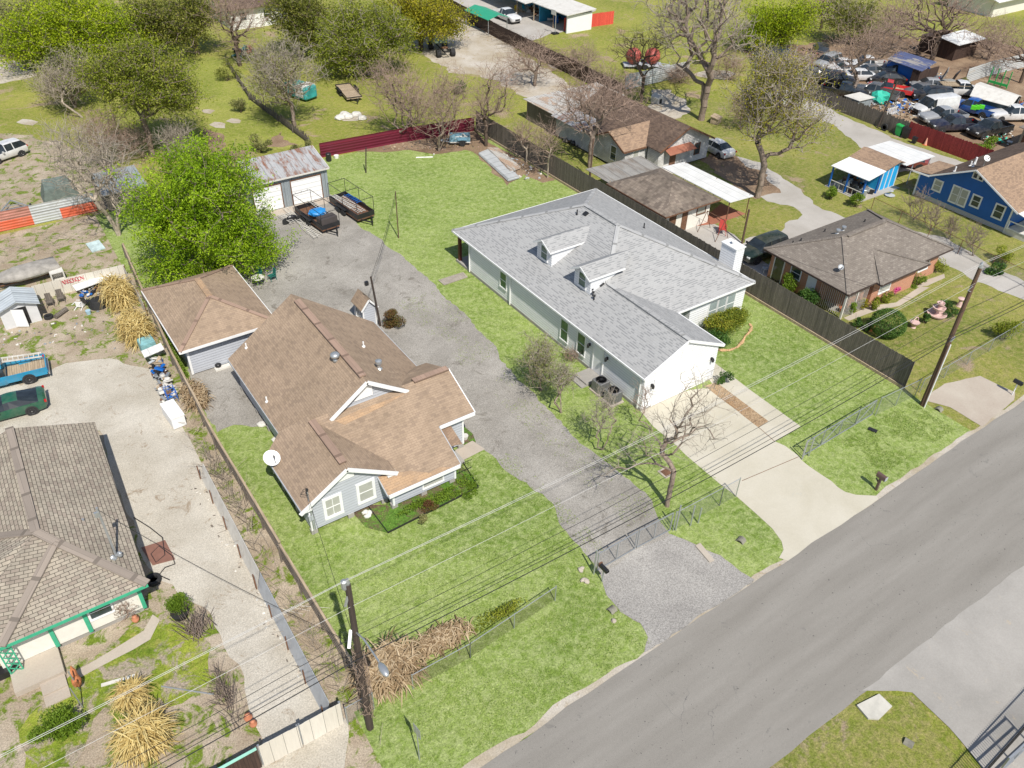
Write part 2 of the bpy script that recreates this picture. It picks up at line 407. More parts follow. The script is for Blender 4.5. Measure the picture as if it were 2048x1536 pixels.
M['field'] = grassmat('field_grass', (.15, .2, .022, 1), (.235, .275, .04, 1), (.34, .345, .07, 1), (.42, .34, .14, 1), dryamt=.55, dirt=(.4, .3, .2, 1), dirtamt=.6, scale=.8)
M['yardgrass'] = grassmat('yard_grass', (.12, .17, .022, 1), (.2, .24, .04, 1), (.31, .31, .07, 1), (.4, .33, .15, 1), dryamt=.54, dirt=(.38, .29, .2, 1), dirtamt=.62)
M['asphalt'] = None
t = NT('asphalt_road'); v = t.coord('World', (.12, 1, 1))
lane = t.noise(v, .9, 5, .55); w = t.coord('World')
col = t.ramp(lane, [(.3, (.225, .21, .185, 1)), (.7, (.285, .268, .24, 1))])
col = t.mix(t.ramp(t.noise(w, 1.1, 9, .8, .8), [(.6, BLK), (.72, WHT)]), col, (.15, .145, .135, 1))
col = t.mix(t.ramp(t.noise(w, 7.5, 3, .6), [(.69, BLK), (.71, WHT)]), col, (.08, .076, .07, 1))
ck = t.node('ShaderNodeTexVoronoi', feature='DISTANCE_TO_EDGE'); ck.inputs['Scale'].default_value = .28
dv = t.node('ShaderNodeVectorMath', operation='ADD'); nn = t.node('ShaderNodeTexNoise'); nn.inputs['Scale'].default_value = .8; nn.inputs['Detail'].default_value = 6
t.link(w, nn.inputs['Vector']); t.link(w, dv.inputs[0]); t.link(nn.outputs['Color'], dv.inputs[1]); t.link(dv.outputs[0], ck.inputs['Vector'])
crk = t.math('MULTIPLY', t.math('LESS_THAN', ck.outputs[0], .0016), t.ramp(t.noise(w, .12, 2), [(.58, BLK), (.64, WHT)]))
col = t.mix(crk, col, (.16, .155, .145, 1))
fin = t.noise(w, 45, 3, .8)
col = t.mix(1.0, col, t.ramp(fin, [(.3, (.72,)*3), (.7, (1.2,)*3)]), 'MULTIPLY')
M['asphalt'] = t.out(col, .9, bump=fin, bs=.3, bd=.01, spec=.2)
M['gravel'] = earth('gravel_driveway', (.265, .247, .218, 1), (.385, .362, .325, 1), spot=(.2, .182, .155, 1), spotamt=.56, pits=None, speck=.45, bumpy=.6, grass=None)
M['gravelside'] = earth('gravel_apron', (.3, .285, .265, 1), (.41, .39, .36, 1), spot=(.15, .15, .155, 1), spotamt=.64, speck=.5, bumpy=.7)
M['limestone'] = earth('crushed_limestone', (.43, .39, .32, 1), (.57, .53, .455, 1), spot=(.31, .245, .175, 1), spotamt=.57, speck=.35, grass=(.16, .2, .05, 1), gamt=.7, bumpy=.7)
M['dirtyard'] = earth('bare_dirt_with_weeds', (.31, .245, .175, 1), (.46, .39, .3, 1), spot=(.21, .15, .1, 1), spotamt=.6, grass=(.15, .21, .025, 1), gamt=.535, speck=.5, scale=1.7)
M['dirt'] = earth('dirt_and_leaf_litter', (.2, .13, .085, 1), (.33, .24, .16, 1), spot=(.42, .36, .28, 1), spotamt=.62, grass=(.14, .18, .05, 1), gamt=.68, speck=.5)
M['palelot'] = earth('pale_gravel_lot', (.38, .32, .23, 1), (.52, .48, .42, 1), spot=(.33, .24, .14, 1), spotamt=.56, grass=(.2, .2, .05, 1), gamt=.72)
M['lane'] = earth('old_concrete_lane', (.37, .345, .31, 1), (.46, .435, .4, 1), spot=(.28, .24, .2, 1), spotamt=.62, grass=(.2, .22, .07, 1), gamt=.76, speck=.12)
M['concrete'] = earth('new_concrete', (.47, .435, .345, 1), (.54, .505, .42, 1), spot=(.42, .42, .38, 1), spotamt=.62, speck=.07, bumpy=.1)
M['concgrey'] = earth('grey_concrete', (.3, .285, .26, 1), (.38, .36, .33, 1), spot=(.43, .36, .27, 1), spotamt=.6, speck=.1, bumpy=.1)
M['pathc'] = earth('path_concrete', (.4, .34, .28, 1), (.47, .42, .35, 1), speck=.1, bumpy=.1)
M['rocks'] = earth('river_rock', (.3, .18, .09, 1), (.5, .38, .25, 1), speck=.8, bumpy=1)
M['mulch'] = earth('planting_soil', (.09, .06, .04, 1), (.17, .12, .08, 1), speck=.5, grass=(.1, .2, .03, 1), gamt=.5)
M['brickpave'] = earth('red_brick_paving', (.3, .12, .08, 1), (.38, .17, .11, 1), speck=.2)

gm = MB(); N_ = 24
for i in range(N_):
    for j in range(N_):
        x0, x1 = -70+i*16, -70+(i+1)*16; y0, y1 = -40+j*16, -40+(j+1)*16
        gm.face([(x0, y0, 0), (x1, y0, 0), (x1, y1, 0), (x0, y1, 0)])
g = gm.build('ground', M['field'], loc=(0, 0, 0)); tag(g, kind='structure')
W = dict(world_pts=True)
patch('neighbour_lawn', [(48.3, 15), (96, 15), (96, 48), (91, 60), (70, 76), (48.3, 77)], 1, M['yardgrass'], jit=0, **W)
patch('lawn', [(6, 15.2), (48.2, 15.2), (48.2, 77.5), (30, 78.6), (8, 77.5), (7, 40)], 2, M['lawn'], jit=0, **W)
patch('dirt_yard', [(-40, 20), (7, 20.3), (7, 41), (8.3, 68), (8.6, 77.8), (-40, 77.8)], 1, M['dirtyard'], jit=0, **W)
patch('gravel_yard', [(-60, 15), (6.6, 15), (6.6, 20.3), (-60, 20.3)], 1, M['dirtyard'], jit=0, **W)
patch('limestone_drive', [(-60, 700), (40, 770), (130, 730), (215, 720), (330, 745), (375, 850), (430, 960), (500, 1090), (580, 1230), (650, 1380), (655, 1420), (700, 1440), (690, 1536), (520, 1700), (480, 1700), (520, 1480), (480, 1330), (420, 1230), (345, 1170), (290, 1120), (245, 1000), (215, 900), (200, 860), (60, 870), (-60, 880)], 3, M['limestone'], jit=.2)
patch('back_yard', [(0, 265), (60, 272), (130, 290), (240, 335), (260, 400), (200, 425), (-80, 475), (-80, 270)], 3, M['dirtyard'], jit=.5)
patch('dirt_strip', [(5.4, 20.5), (7, 20.5), (6.9, 41), (7.4, 52), (8.2, 66), (6.2, 66), (5.6, 40)], 4, M['dirtyard'], jit=.1, **W)
patch('flower_bed', [(770, 1010), (690, 1010), (732, 1055), (776, 1067), (957, 976), (945, 950), (912, 925)], 7, M['mulch'], jit=.02)
patch('path', [(903, 905), (945, 882), (970, 899), (925, 922)], 9, M['pathc'], jit=0)
patch('planting_bed', [(925, 850), (945, 868), (952, 885), (928, 893)], 7, M['mulch'], jit=.02)
patch('dirt_edge', [(700, 300), (810, 278), (880, 268), (948, 262), (975, 283), (1010, 300), (1060, 328), (1112, 362), (1085, 366), (1045, 348), (1012, 372), (985, 345), (960, 312), (930, 300), (880, 308), (830, 302), (760, 305)], 4, M['dirt'], jit=.25)
patch('gravel_driveway', [(1292, 1306), (1296, 1275), (1280, 1248), (1245, 1225), (1216, 1195), (1212, 1170), (1190, 1140), (1160, 1105), (1120, 1045), (1105, 1010), (1085, 988), (1060, 975), (1040, 960), (1000, 925), (975, 905), (935, 880), (905, 862), (700, 830), (540, 850), (470, 852), (432, 866), (405, 810), (380, 740), (400, 640), (450, 520), (470, 470), (540, 410), (590, 400), (655, 388), (690, 420), (725, 460), (765, 480), (795, 510), (838, 545), (880, 580), (925, 625), (965, 665), (990, 700), (1020, 740), (1062, 783), (1110, 838), (1155, 878), (1200, 915), (1240, 945), (1278, 978), (1305, 1012), (1345, 1062), (1390, 1090), (1440, 1112), (1480, 1145), (1510, 1161)], 5, M['gravel'], step=.35, jit=.17)
patch('gravel_apron', [(1292, 1305), (1297, 1272), (1280, 1246), (1240, 1225), (1214, 1190), (1200, 1150), (1270, 1105), (1345, 1065), (1390, 1092), (1440, 1114), (1482, 1147), (1510, 1160)], 6, M['gravelside'], jit=.1)
patch('driveway', [(1275, 815), (1307, 854), (1349, 888), (1372, 911), (1443, 971), (1474, 994), (1518, 1033), (1545, 1058), (1563, 1083), (1567, 1100), (1558, 1116), (1577, 1122), (1757, 999), (1754, 992), (1712, 990), (1690, 984), (1676, 975), (1662, 962), (1640, 948), (1618, 933), (1602, 920), (1597, 912), (1570, 892), (1549, 883), (1601, 853), (1500, 780), (1452, 743), (1424, 722), (1400, 735), (1430, 775), (1380, 780)], 5, M['concrete'], jit=0)
patch('rock_strip', [(1409, 772), (1433, 765), (1537, 843), (1517, 855)], 6, M['rocks'], jit=.03)
for a, b in (((1484, 962), (1597, 914)), ((1517, 855), (1549, 883))):
    p, q = G(*a), G(*b); nn_ = Vector((-(q-p).y, (q-p).x, 0)).normalized()*.02
    patch('driveway_joint', [p-nn_, q-nn_, q+nn_, p+nn_], 6, M['rusty'], jit=0, **W)
patch('neighbour_driveway', [(1845, 800), (1890, 768), (1960, 752), (2000, 772), (2030, 785), (2028, 800), (1965, 853), (1900, 815)], 6, M['pathc'], jit=.05)
patch('road_shoulder', [(9.5, 15.1), (100, 15.6), (100, 16.8), (48.5, 16.5), (36, 16.1), (20, 15.75), (3, 15.5), (3, 15)], 4, M['palelot'], jit=.12, **W)
patch('road', [(-70, 8.3), (120, 8.2), (120, 16.3), (70, 16.3), (48, 16.15), (38, 15.8), (19.3, 15.5), (9.6, 15.15), (-70, 15.0)], 7, M['asphalt'], jit=.05, step=1.2, **W)
patch('verge', [(-70, 8.3), (26.0, 8.5), (27.2, 7.7), (28.5, 6.8), (27.5, 5), (27, 0), (20, -10), (-70, -10)], 3, M['yardgrass'], jit=.1, **W)
patch('parking_lot', [(26.5, 8.35), (120, 8.25), (120, -12), (24, -12), (26, -4), (27.3, 1), (28.2, 5), (28.4, 7), (27.3, 7.8)], 8, M['concgrey'], jit=.06, **W)
patch('lane', [(1540, 168), (1600, 186), (1650, 211), (1687, 232), (1768, 268), (1834, 295), (1935, 326), (1990, 345), (1960, 375), (1869, 345), (1800, 345), (1740, 312), (1714, 290), (1674, 254), (1640, 242), (1590, 225), (1540, 190)], 3, M['lane'], jit=.3)
patch('lane', [(1440, 305), (1520, 325), (1560, 352), (1600, 385), (1645, 420), (1700, 440), (1760, 445), (1900, 478), (1960, 520), (2048, 562), (2140, 610), (2140, 650), (2048, 598), (1980, 575), (1925, 545), (1890, 530), (1860, 520), (1700, 490), (1540, 490), (1505, 505), (1470, 500), (1490, 478), (1540, 470), (1568, 455), (1575, 440), (1597, 430), (1585, 416), (1540, 400), (1500, 385), (1460, 350), (1425, 320)], 3, M['lane'], jit=.3, seed=4)
patch('patio', [(1340, 440), (1400, 430), (1470, 470), (1500, 500), (1560, 550), (1490, 560), (1420, 500)], 4, M['lane'], jit=.1)
patch('brick_patio', [(1385, 453), (1442, 408), (1492, 428), (1428, 449)], 5, M['brickpave'], jit=.03)
patch('path', [(1687, 636), (1740, 612), (1792, 605), (1840, 573), (1859, 575), (1800, 612), (1750, 622), (1698, 642)], 4, M['pathc'], jit=.02)
patch('path', [(1830, 575), (1855, 559), (1888, 548), (1890, 556), (1855, 572)], 5, M['pathc'], jit=.02)
patch('porch_floor', [(1650, 605), (1690, 590), (1740, 590), (1690, 628), (1660, 620)], 6, M['concgrey'], jit=0)
patch('dirt_lot', [(860, 40), (900, 30), (960, 50), (1010, 85), (1080, 130), (1150, 175), (1240, 215), (1180, 260), (1100, 215), (1040, 195), (1000, 165), (960, 150), (900, 145), (860, 120), (830, 90)], 2, M['palelot'], jit=.5)
patch('concrete_pad', [(900, 0), (1050, -20), (1190, 20), (1135, 62), (1110, 66), (1065, 82), (1010, 62), (960, 28)], 3, M['lane'], jit=.2)
patch('junk_yard_dirt', [(1480, 100), (1560, 95), (1680, 75), (1760, 60), (1850, 85), (1960, 75), (2060, 100), (2200, 200), (2200, 330), (2040, 330), (1900, 290), (1640, 190), (1560, 150)], 2, M['dirt'], jit=.6)
patch('dirt_path', [(1305, 180), (1340, 178), (1372, 205), (1380, 225), (1345, 240), (1300, 215)], 3, M['palelot'], jit=.3)
patch('dirt_path', [(1395, 318), (1440, 300), (1530, 350), (1560, 385), (1510, 400), (1470, 375)], 4, M['dirt'], jit=.4)
patch('dirt_path', [(0, 110), (40, 130), (70, 150), (40, 160), (-40, 175), (-40, 110)], 3, M['palelot'], jit=.4)
patch('dirt_path', [(405, 255), (440, 275), (460, 300), (600, 290), (560, 262), (520, 300), (470, 330), (420, 310)], 3, M['dirt'], jit=.5)
patch('grass_strip', [(372, 112), (440, 118), (500, 170), (560, 235), (625, 292), (560, 300), (470, 310), (420, 260), (400, 200), (350, 150)], 2, grassmat('strip_grass', (.17, .22, .025, 1), (.25, .295, .045, 1), (.35, .36, .08, 1), (.42, .38, .15, 1), dryamt=.56), jit=.6)
for i, q in enumerate([(415, 222, 14, 5), (440, 250, 20, 7), (470, 243, 16, 5), (55, 245, 22, 6), (95, 20, 20, 5), (700, 235, 28, 8), (1430, 150, 40, 10), (1120, 130, 30, 7)]):
    x, y, a, b = q
    patch('bare_patch', [(x-a, y), (x-a*.5, y-b), (x+a*.4, y-b*.9), (x+a, y-b*.2), (x+a*.5, y+b), (x-a*.4, y+b*.8)], 5, M['palelot'], jit=.25, seed=i)
patch('dirt_yard', [(560, 1010), (540, 940), (556, 930), (600, 1010)], 3, M['lawn'], jit=.1)
# ---------------------------------------------------------------- buildings
M['sh_grey'] = shingle('grey_shingle', (.38, .38, .375, 1), (.34, .34, .335, 1), (.2, .205, .21, 1), bw=.3, bh=.165, stain=.05, mortar=.8, pdark=.42, dash=.55)
M['sh_tan'] = shingle('tan_shingle', (.37, .275, .195, 1), (.335, .248, .175, 1), (.285, .212, .155, 1), stain=.2, pdark=.2, mortar=.62, patch=None)
M['sh_tanp'] = shingle('new_orange_shingle', (.46, .31, .19, 1), (.41, .285, .185, 1), (.35, .245, .165, 1), stain=.15, mortar=.6)
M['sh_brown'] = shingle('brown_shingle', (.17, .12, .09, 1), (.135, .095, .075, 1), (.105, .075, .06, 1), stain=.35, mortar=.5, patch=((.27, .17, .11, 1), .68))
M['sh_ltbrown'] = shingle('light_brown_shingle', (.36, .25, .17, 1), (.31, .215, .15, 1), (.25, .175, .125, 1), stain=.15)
M['sh_taupe'] = shingle('taupe_shingle', (.225, .195, .165, 1), (.19, .163, .14, 1), (.3, .265, .225, 1), pdark=.2, stain=.12, mortar=.6)
M['sh_old'] = shingle('old_diamond_shingle', (.39, .34, .27, 1), (.34, .3, .24, 1), (.3, .245, .2, 1), bw=.38, bh=.19, stain=.2, mortar=.22, line=.12)
M['ridge_tan'] = shingle('ridge_cap_tan', (.36, .25, .19, 1), (.33, .23, .175, 1), (.3, .21, .16, 1), bw=.3, bh=2, stain=.1)
M['ridge_grey'] = shingle('ridge_cap_grey', (.44, .44, .43, 1), (.41, .41, .41, 1), (.38, .38, .38, 1), bw=.3, bh=2, stain=.1)
M['ridge_old'] = shingle('ridge_cap_old', (.32, .27, .225, 1), (.29, .245, .205, 1), (.26, .22, .185, 1), bw=.3, bh=2, stain=.1)
M['sid_white'] = siding('white_siding', (.74, .75, .76, 1), .2, line=.6)
M['sid_grey'] = siding('pale_grey_siding', (.44, .46, .5, 1), .2, line=.66)
M['sid_old'] = siding('flaking_white_siding', (.55, .54, .52, 1), .17, var=.3, line=.55)
M['wallwhite'] = plain('white_stucco', (.72, .69, .62, 1), .7, var=.06)
M['green'] = plain('green_trim', (.05, .38, .22, 1), .5)
M['blue'] = plain('blue_paint', (.005, .11, .42, 1), .5, var=.1, scale=1)
M['bluel'] = planks('light_blue_boards', (.01, .33, .68, 1), (.012, .35, .7, 1), .6, gap=.03, k=.08)
M['brick'] = None
t = NT('orange_brick'); v = t.coord('UV'); br = t.node('ShaderNodeTexBrick'); t.link(v, br.inputs['Vector'])
for k, x in (('Color1', (.5, .2, .1, 1)), ('Color2', (.42, .16, .09, 1)), ('Mortar', (.5, .36, .27, 1)), ('Scale', 1), ('Mortar Size', .01), ('Brick Width', .22), ('Row Height', .075)): br.inputs[k].default_value = x
M['brick'] = t.out(br.outputs['Color'], .9, bump=br.outputs['Fac'], bs=.3, bd=-.01)
M['metalroof'] = corr('rusty_metal_roof', (.42, .42, .42, 1), (.24, .105, .055, 1), rs=.9, pitch=.22, amt=(.47, .6), rough=.6, metal=.15)
M['metalwall'] = corr('grey_metal_wall', (.3, .34, .36, 1), None, pitch=.2, rough=.5, metal=.1)
M['whitemetal'] = corr('white_metal_roof', (.72, .72, .7, 1), None, pitch=.3, rough=.4, metal=0, seam=.75)
M['greymetal'] = corr('weathered_metal_roof', (.3, .29, .27, 1), (.2, .17, .14, 1), rs=.6, pitch=.3, rough=.7, metal=.1)
M['patchmetal'] = corr('patched_metal_roof', (.5, .48, .44, 1), (.45, .33, .24, 1), rs=.5, pitch=.3, rough=.6, metal=.1, amt=(.5, .54))
M['maroon'] = corr('maroon_metal', (.12, .008, .025, 1), None, pitch=.3, horiz=True, rough=.5, metal=0, seam=1.9)
M['bluetarp'] = corr('blue_patched_roof', (.08, .1, .2, 1), (.3, .28, .26, 1), rs=.3, pitch=.4, rough=.7, metal=0, amt=(.55, .57))
M['door'] = plain('white_door', (.78, .79, .8, 1), .4, var=.03)
M['garagedoor'] = siding('white_garage_door', (.8, .8, .79, 1), .45, var=.02, line=.8)
M['blind'] = siding('window_blinds', (.26, .31, .3, 1), .12, var=.1, line=.55)
def fascia(segs, name, mat, parent, w=.04, h=.16):
    f = MB()
    for p, q in segs:
        p = Vector(p); q = Vector(q); f.bar(p-Vector((0, 0, h*.42)), q-Vector((0, 0, h*.42)), w, h)
    return f.build(name, mat, parent)
def window(parent, c, u, w, h, frame='white', pane='glass', bars=1, trim=.09, vert=0, name='window', sill=True):
    """c: centre of opening on the wall face; u: level direction so that u x z points OUT of the wall"""
    c = Vector(c); u = Vector(u).normalized(); n = u.cross(Vector((0, 0, 1))); z = Vector((0, 0, 1)); f = MB()
    def b(cu, cz, du, dz, d0=-.02, d1=.05):
        o = c+u*cu+z*cz
        ps = [o+u*a*du/2+z*bz*dz/2+n*dd for dd in (d0, d1) for a, bz in ((-1, -1), (1, -1), (1, 1), (-1, 1))]
        i = f.pts(ps)
        for q in ((3, 2, 1, 0), (4, 5, 6, 7), (0, 1, 5, 4), (1, 2, 6, 5), (2, 3, 7, 6), (3, 0, 4, 7)): f.f.append([i[k] for k in q]); f.m.append(0)
    b(0, h/2+trim/2, w+2*trim, trim); b(0, -h/2-trim/2, w+2*trim, trim, -.02, .07 if sill else .05)
    b(-w/2-trim/2, 0, trim, h); b(w/2+trim/2, 0, trim, h)
    for k in range(bars): b(0, -h/2+h*(k+1)/(bars+1), w, .045, -.01, .035)
    for k in range(vert): b(-w/2+w*(k+1)/(vert+1), 0, .035, h, -.01, .03)
    wo = f.build(name, M[frame], parent)
    g_ = MB(); g_.face([c+u*a*w/2+z*bz*h/2+n*.012 for a, bz in ((-1, -1), (1, -1), (1, 1), (-1, 1))]); g_.build('pane', M[pane], wo)
    return wo
def panel(parent, name, c, u, w, h, mat, d=.03, frame=None, trim=.09, handle=False):
    c = Vector(c); u = Vector(u).normalized(); n = u.cross(Vector((0, 0, 1))); z = Vector((0, 0, 1)); f = MB()
    f.prism([c+u*a*w/2+z*bz*h/2-n*.02 for a, bz in ((-1, -1), (1, -1), (1, 1), (-1, 1))][::1], n*(d+.02))
    o = f.build(name, M[mat], parent)
    if frame:
        f = MB()
        for p, q in (((-w/2-trim/2, -h/2), (-w/2-trim/2, h/2+trim)), ((w/2+trim/2, -h/2), (w/2+trim/2, h/2+trim)), ((-w/2, h/2+trim/2), (w/2, h/2+trim/2))):
            f.bar(c+u*p[0]+z*p[1]+n*.02, c+u*q[0]+z*q[1]+n*.02, .09 if p[0] == q[0] else .08, .09, up=n if p[0] == q[0] else z)
        f.build('frame', M[frame], o)
    if handle:
        f = MB(); f.ball(c+u*(w/2-.09)+n*(d+.04)-z*.05, .035, 6, 5); f.build('handle', M['steel'], o)
    return o
def vent_pipe(parent, p, h=.35, r=.05, cap='steel', base='black'):
    p = Vector(p); f = MB(); f.lathe(p, [(r*2.4, -.05), (r*2.2, .02), (r, .06), (r, h)], 8); f.build('vent_pipe', M[cap], parent)
def lamp(parent, p, n):
    p = Vector(p); n = Vector(n); f = MB()
    f.obox(p+n*.03, (.12, .12, .2)); f.bar(p+n*.03+Vector((0, 0, .12)), p+n*.2+Vector((0, 0, .16)), .03, .03); c = p+n*.2
    f.lathe(c, [(.05, -.2), (.09, -.16), (.1, .04), (.04, .13), (.01, .17)], 6); f.build('wall_lamp', M['black'], parent)
U_F = (1, 0, 0)     # walls facing the road (-y)
U_L = (0, -1, 0)    # walls facing -x
# ===== white house with grey shingles
hw = thing('white_house', (38.7, 43, 0), 'white sided house with pale grey shingle roof, two dormers and attached double garage', 'house')
wl_ = MB(); x0, x1, xg, y0, ym, y1, e = 31.3, 45.9, 37.9, 29.6, 34.5, 50.9, 2.8
for a, b in (((x0, y0), (x0, y1)), ((x0, y1), (x1, y1)), ((x1, y1), (x1, ym)), ((x1, ym), (xg+2.2, ym)), ((xg+2.2, ym), (xg+2.2, ym+1.6)), ((xg+2.2, ym+1.6), (xg, ym+1.6)), ((xg, ym+1.6), (xg, y0))):
    wl_.face([(*b, 0), (*a, 0), (*a, e), (*b, e)])
wl_.face([(x0, y0, 0), (xg, y0, 0), (xg, y0, e), (34.65, y0, 4.42), (x0, y0, e)])
wl_.build('wall', M['sid_white'], hw)
fd = MB(); fd.box(x0-.02, y0-.02, 0, x0+.1, y1+.02, .25); fd.box(x0+.1, y0-.02, 0, xg+.02, y0+.1, .12); fd.box(x1-.1, ym, 0, x1+.02, y1, .25); fd.box(xg+2.2, ym-.02, 0, x1+.02, ym+.1, .25); fd.build('foundation', M['concgrey'], hw)
ps_ = MB(); ps_.box(x0-.02, 50.95, 0, 40, 53.0, .22); ps_.build('porch_slab', M['concgrey'], hw)
L, R_, B, FR, FG, xv, rz, gz = 31.1, 46.25, 53.25, 34.05, 29.45, 38.3, 6.3, 4.55
ez = 2.85; mx = 38.7; rb = B-7.6; rf = FR+7.6; gx = 34.7; gy = 38.0
rf_ = MB()
rf_.slab([(L, B, ez), (L, FG, ez), (gx, FG, gz), (gx, gy-.25, gz), (mx, rf, rz), (mx, rb, rz)], .09)      # west slope
rf_.slab([(R_, FR, ez), (R_, B, ez), (mx, rb, rz), (mx, rf, rz)], .09)
rf_.slab([(R_, B, ez), (L, B, ez), (mx, rb, rz)], .09)
rf_.slab([(xv, FR, ez), (R_, FR, ez), (mx, rf, rz), (gx, gy-.25, gz)], .09)
rf_.slab([(gx, FG, gz), (xv, FG, ez), (xv, FR, ez), (gx, gy-.25, gz)], .09)
rfo = rf_.build('roof', M['sh_grey'], hw)
rc = MB()
for p, q in (((mx, rb, rz), (mx, rf, rz)), ((mx, rb, rz), (L, B, ez)), ((mx, rb, rz), (R_, B, ez)), ((mx, rf, rz), (R_, FR, ez)), ((mx, rf, rz), (gx, gy-.25, gz)), ((gx, gy-.25, gz), (gx, FG, gz))):
    rc.bar(Vector(p)+Vector((0, 0, .02)), Vector(q)+Vector((0, 0, .02)), .32, .05)
rc.build('ridge_cap', M['ridge_grey'], rfo)
rv = MB()
for p, q in (((mx, rb-.6, rz+.03), (mx, rf+.2, rz+.03)), ((gx, gy-1.2, gz+.03), (gx, FG+.7, gz+.03))): rv.bar(p, q, .34, .09)
rv.build('ridge_vent', M['sh_grey'], rfo)
fascia([((L, FG, ez), (L, B, ez)), ((L, B, ez), (R_, B, ez)), ((R_, B, ez), (R_, FR, ez)), ((R_, FR, ez), (xv, FR, ez)), ((xv, FR, ez), (xv, FG, ez))], 'gutter', M['white'], hw, .1, .13)
fascia([((L, FG, ez), (gx, FG, gz)), ((gx, FG, gz), (xv, FG, ez))], 'rake_board', M['white'], hw, .05, .2)
ds = MB()
for p in ((x0-.06, 44.9), (x0-.06, 50.8), (x0-.06, 29.9), (xg+.06, 29.9)): ds.box(p[0]-.04, p[1]-.04, .1, p[0]+.04, p[1]+.04, 2.75)
ds.build('downspout', M['white'], hw)
for (px_, py_) in ((31.5, 52.7),):
    q = MB(); q.box(px_-.12, py_-.12, .2, px_+.12, py_+.12, 2.75); q.build('porch_post', plain('red_brown_post', (.09, .02, .012, 1)), hw)
slope = (rz-ez)/(mx-L)
for dy in (43.55, 38.95):     # two dormers on the west slope
    xf = 33.35; w2 = .92; zf = ez+slope*(xf-L); zt = zf+1.45; zp = zt+.5
    xb = L+(zt-ez)/slope; xp = L+(zp-ez)/slope
    d = MB()
    d.face([(xf, dy+w2, zf), (xf, dy-w2, zf), (xf, dy-w2, zt), (xf, dy, zp), (xf, dy+w2, zt)])
    d.face([(xf, dy-w2, zf), (xb, dy-w2, zt), (xf, dy-w2, zt)]); d.face([(xf, dy+w2, zf), (xf, dy+w2, zt), (xb, dy+w2, zt)])
    do = d.build('dormer', M['sid_white'], hw)
    r = MB(); o_ = .14
    r.slab([(xf-.3, dy-w2-o_, zt-.06), (xb-.2, dy-w2-o_, zt-.06), (xp, dy, zp+.02), (xf-.3, dy, zp+.02)], .07)
    r.slab([(xf-.3, dy, zp+.02), (xp, dy, zp+.02), (xb-.2, dy+w2+o_, zt-.06), (xf-.3, dy+w2+o_, zt-.06)], .07)
    r.build('dormer_roof', M['sh_grey'], do)
    fascia([((xf-.32, dy-w2-o_, zt-.08), (xf-.32, dy, zp)), ((xf-.32, dy, zp), (xf-.32, dy+w2+o_, zt-.08)), ((xf-.3, dy-w2-o_-.02, zt-.1), (xb-.2, dy-w2-o_-.02, zt-.1)), ((xf-.3, dy+w2+o_+.02, zt-.1), (xb-.2, dy+w2+o_+.02, zt-.1))], 'dormer_trim', M['white'], do, .04, .13)
    window(do, (xf, dy, zf+.82), U_L, .72, 1.05, pane='glassg', trim=.12)
for yy, zc, hh in ((45.9, 1.75, 1.3), (38.05, 1.6, 1.7), (36.1, 1.6, 1.7)): 
    window(hw, (x0, yy, zc), U_L, .8, hh, pane='glassg'); 
    if hh > 1.5: window(hw, (x0, yy, 2.6), U_L, .8, .2, pane='glassg', bars=0, name='transom_window')
panel(hw, 'front_door', (x0, 34.2, 1.35), U_L, .95, 2.15, 'door', frame='white', handle=True)
window(hw, (x0, 34.2, 2.62), U_L, .95, .18, pane='glassg', bars=0, name='transom_window')
st = MB(); st.box(29.9, 33.6, 0, x0-.02, 34.95, .26); st.box(29.5, 33.6, 0, 29.9, 34.95, .13); st.build('door_step', M['concgrey'], hw)
for yy in (35.15, 33.25): lamp(hw, (x0, yy, 2.1), (-1, 0, 0))
for xx in (31.95, 37.35): lamp(hw, (xx, y0, 1.95), (0, -1, 0))
panel(hw, 'garage_door', (34.65, y0, 1.15), U_F, 4.8, 2.2, 'garagedoor', frame='white')
vt = MB(); vt.box(34.35, y0-.04, 3.2, 34.95, y0+.02, 3.9); vt.build('gable_vent', M['white'], hw)
for xx in (42.5, 43.45, 44.4):
    window(hw, (xx, ym, 1.35), U_F, .8, 1.55, pane='blind'); window(hw, (xx, ym, 2.45), U_F, .8, .28, pane='glassg', bars=0, name='transom_window')
ch = MB(); ch.box(46.02, 36.2, 0, 46.95, 37.7, 4.6); cho = ch.build('chimney', M['sid_white'], hw)
f = MB(); f.box(45.96, 36.14, 4.6, 47.01, 37.76, 4.68); f.lathe((46.45, 36.95, 4.68), [(.13, 0), (.13, .18), (.2, .19), (.2, .26), (.02, .33)], 10); f.build('chimney_cap', M['white'], cho)
def onroof(x): return ez+slope*(x-L)
for q in (((1154, 428), 5.9), ((1105, 497), 4.2), ((1209.5, 542), 4.9), ((1289, 446), 5.0)):
    p = G(*q[0], q[1]); vent_pipe(hw, (p.x, p.y, onroof(p.x) if p.x < mx else rz-slope*(p.x-mx)), .4, .05, 'black')
for q in (((1171, 432), 5.9), ((1203, 564), 4.6)):
    p = G(*q[0], q[1]); zz = onroof(p.x); f = MB(); f.obox((p.x, p.y, zz+.08), (.35, .35, .14), 0, 0, -.43); f.build('roof_vent', M['black'], hw)
for q in (((1094, 499), 3.9), ((1178, 545), 4.3)):
    p = G(*q[0], q[1]); zz = onroof(p.x); f = MB(); f.lathe((p.x, p.y, zz-.03), [(.18, 0), (.18, .12), (.1, .2), (.02, .22)], 10); f.build('roof_vent', M['steel'], hw, smooth=True)
p = G(1187, 578, 4.5); zz = onroof(p.x); f = MB()
for a in (-.35, 0, .3):
    f.lathe((p.x+a*.5, p.y+a, zz+a*.15-.03), [(.06, 0), (.04, .3), (.1, .34), (.1, .42)], 8)
f.build('vent_cluster', M['black'], hw)
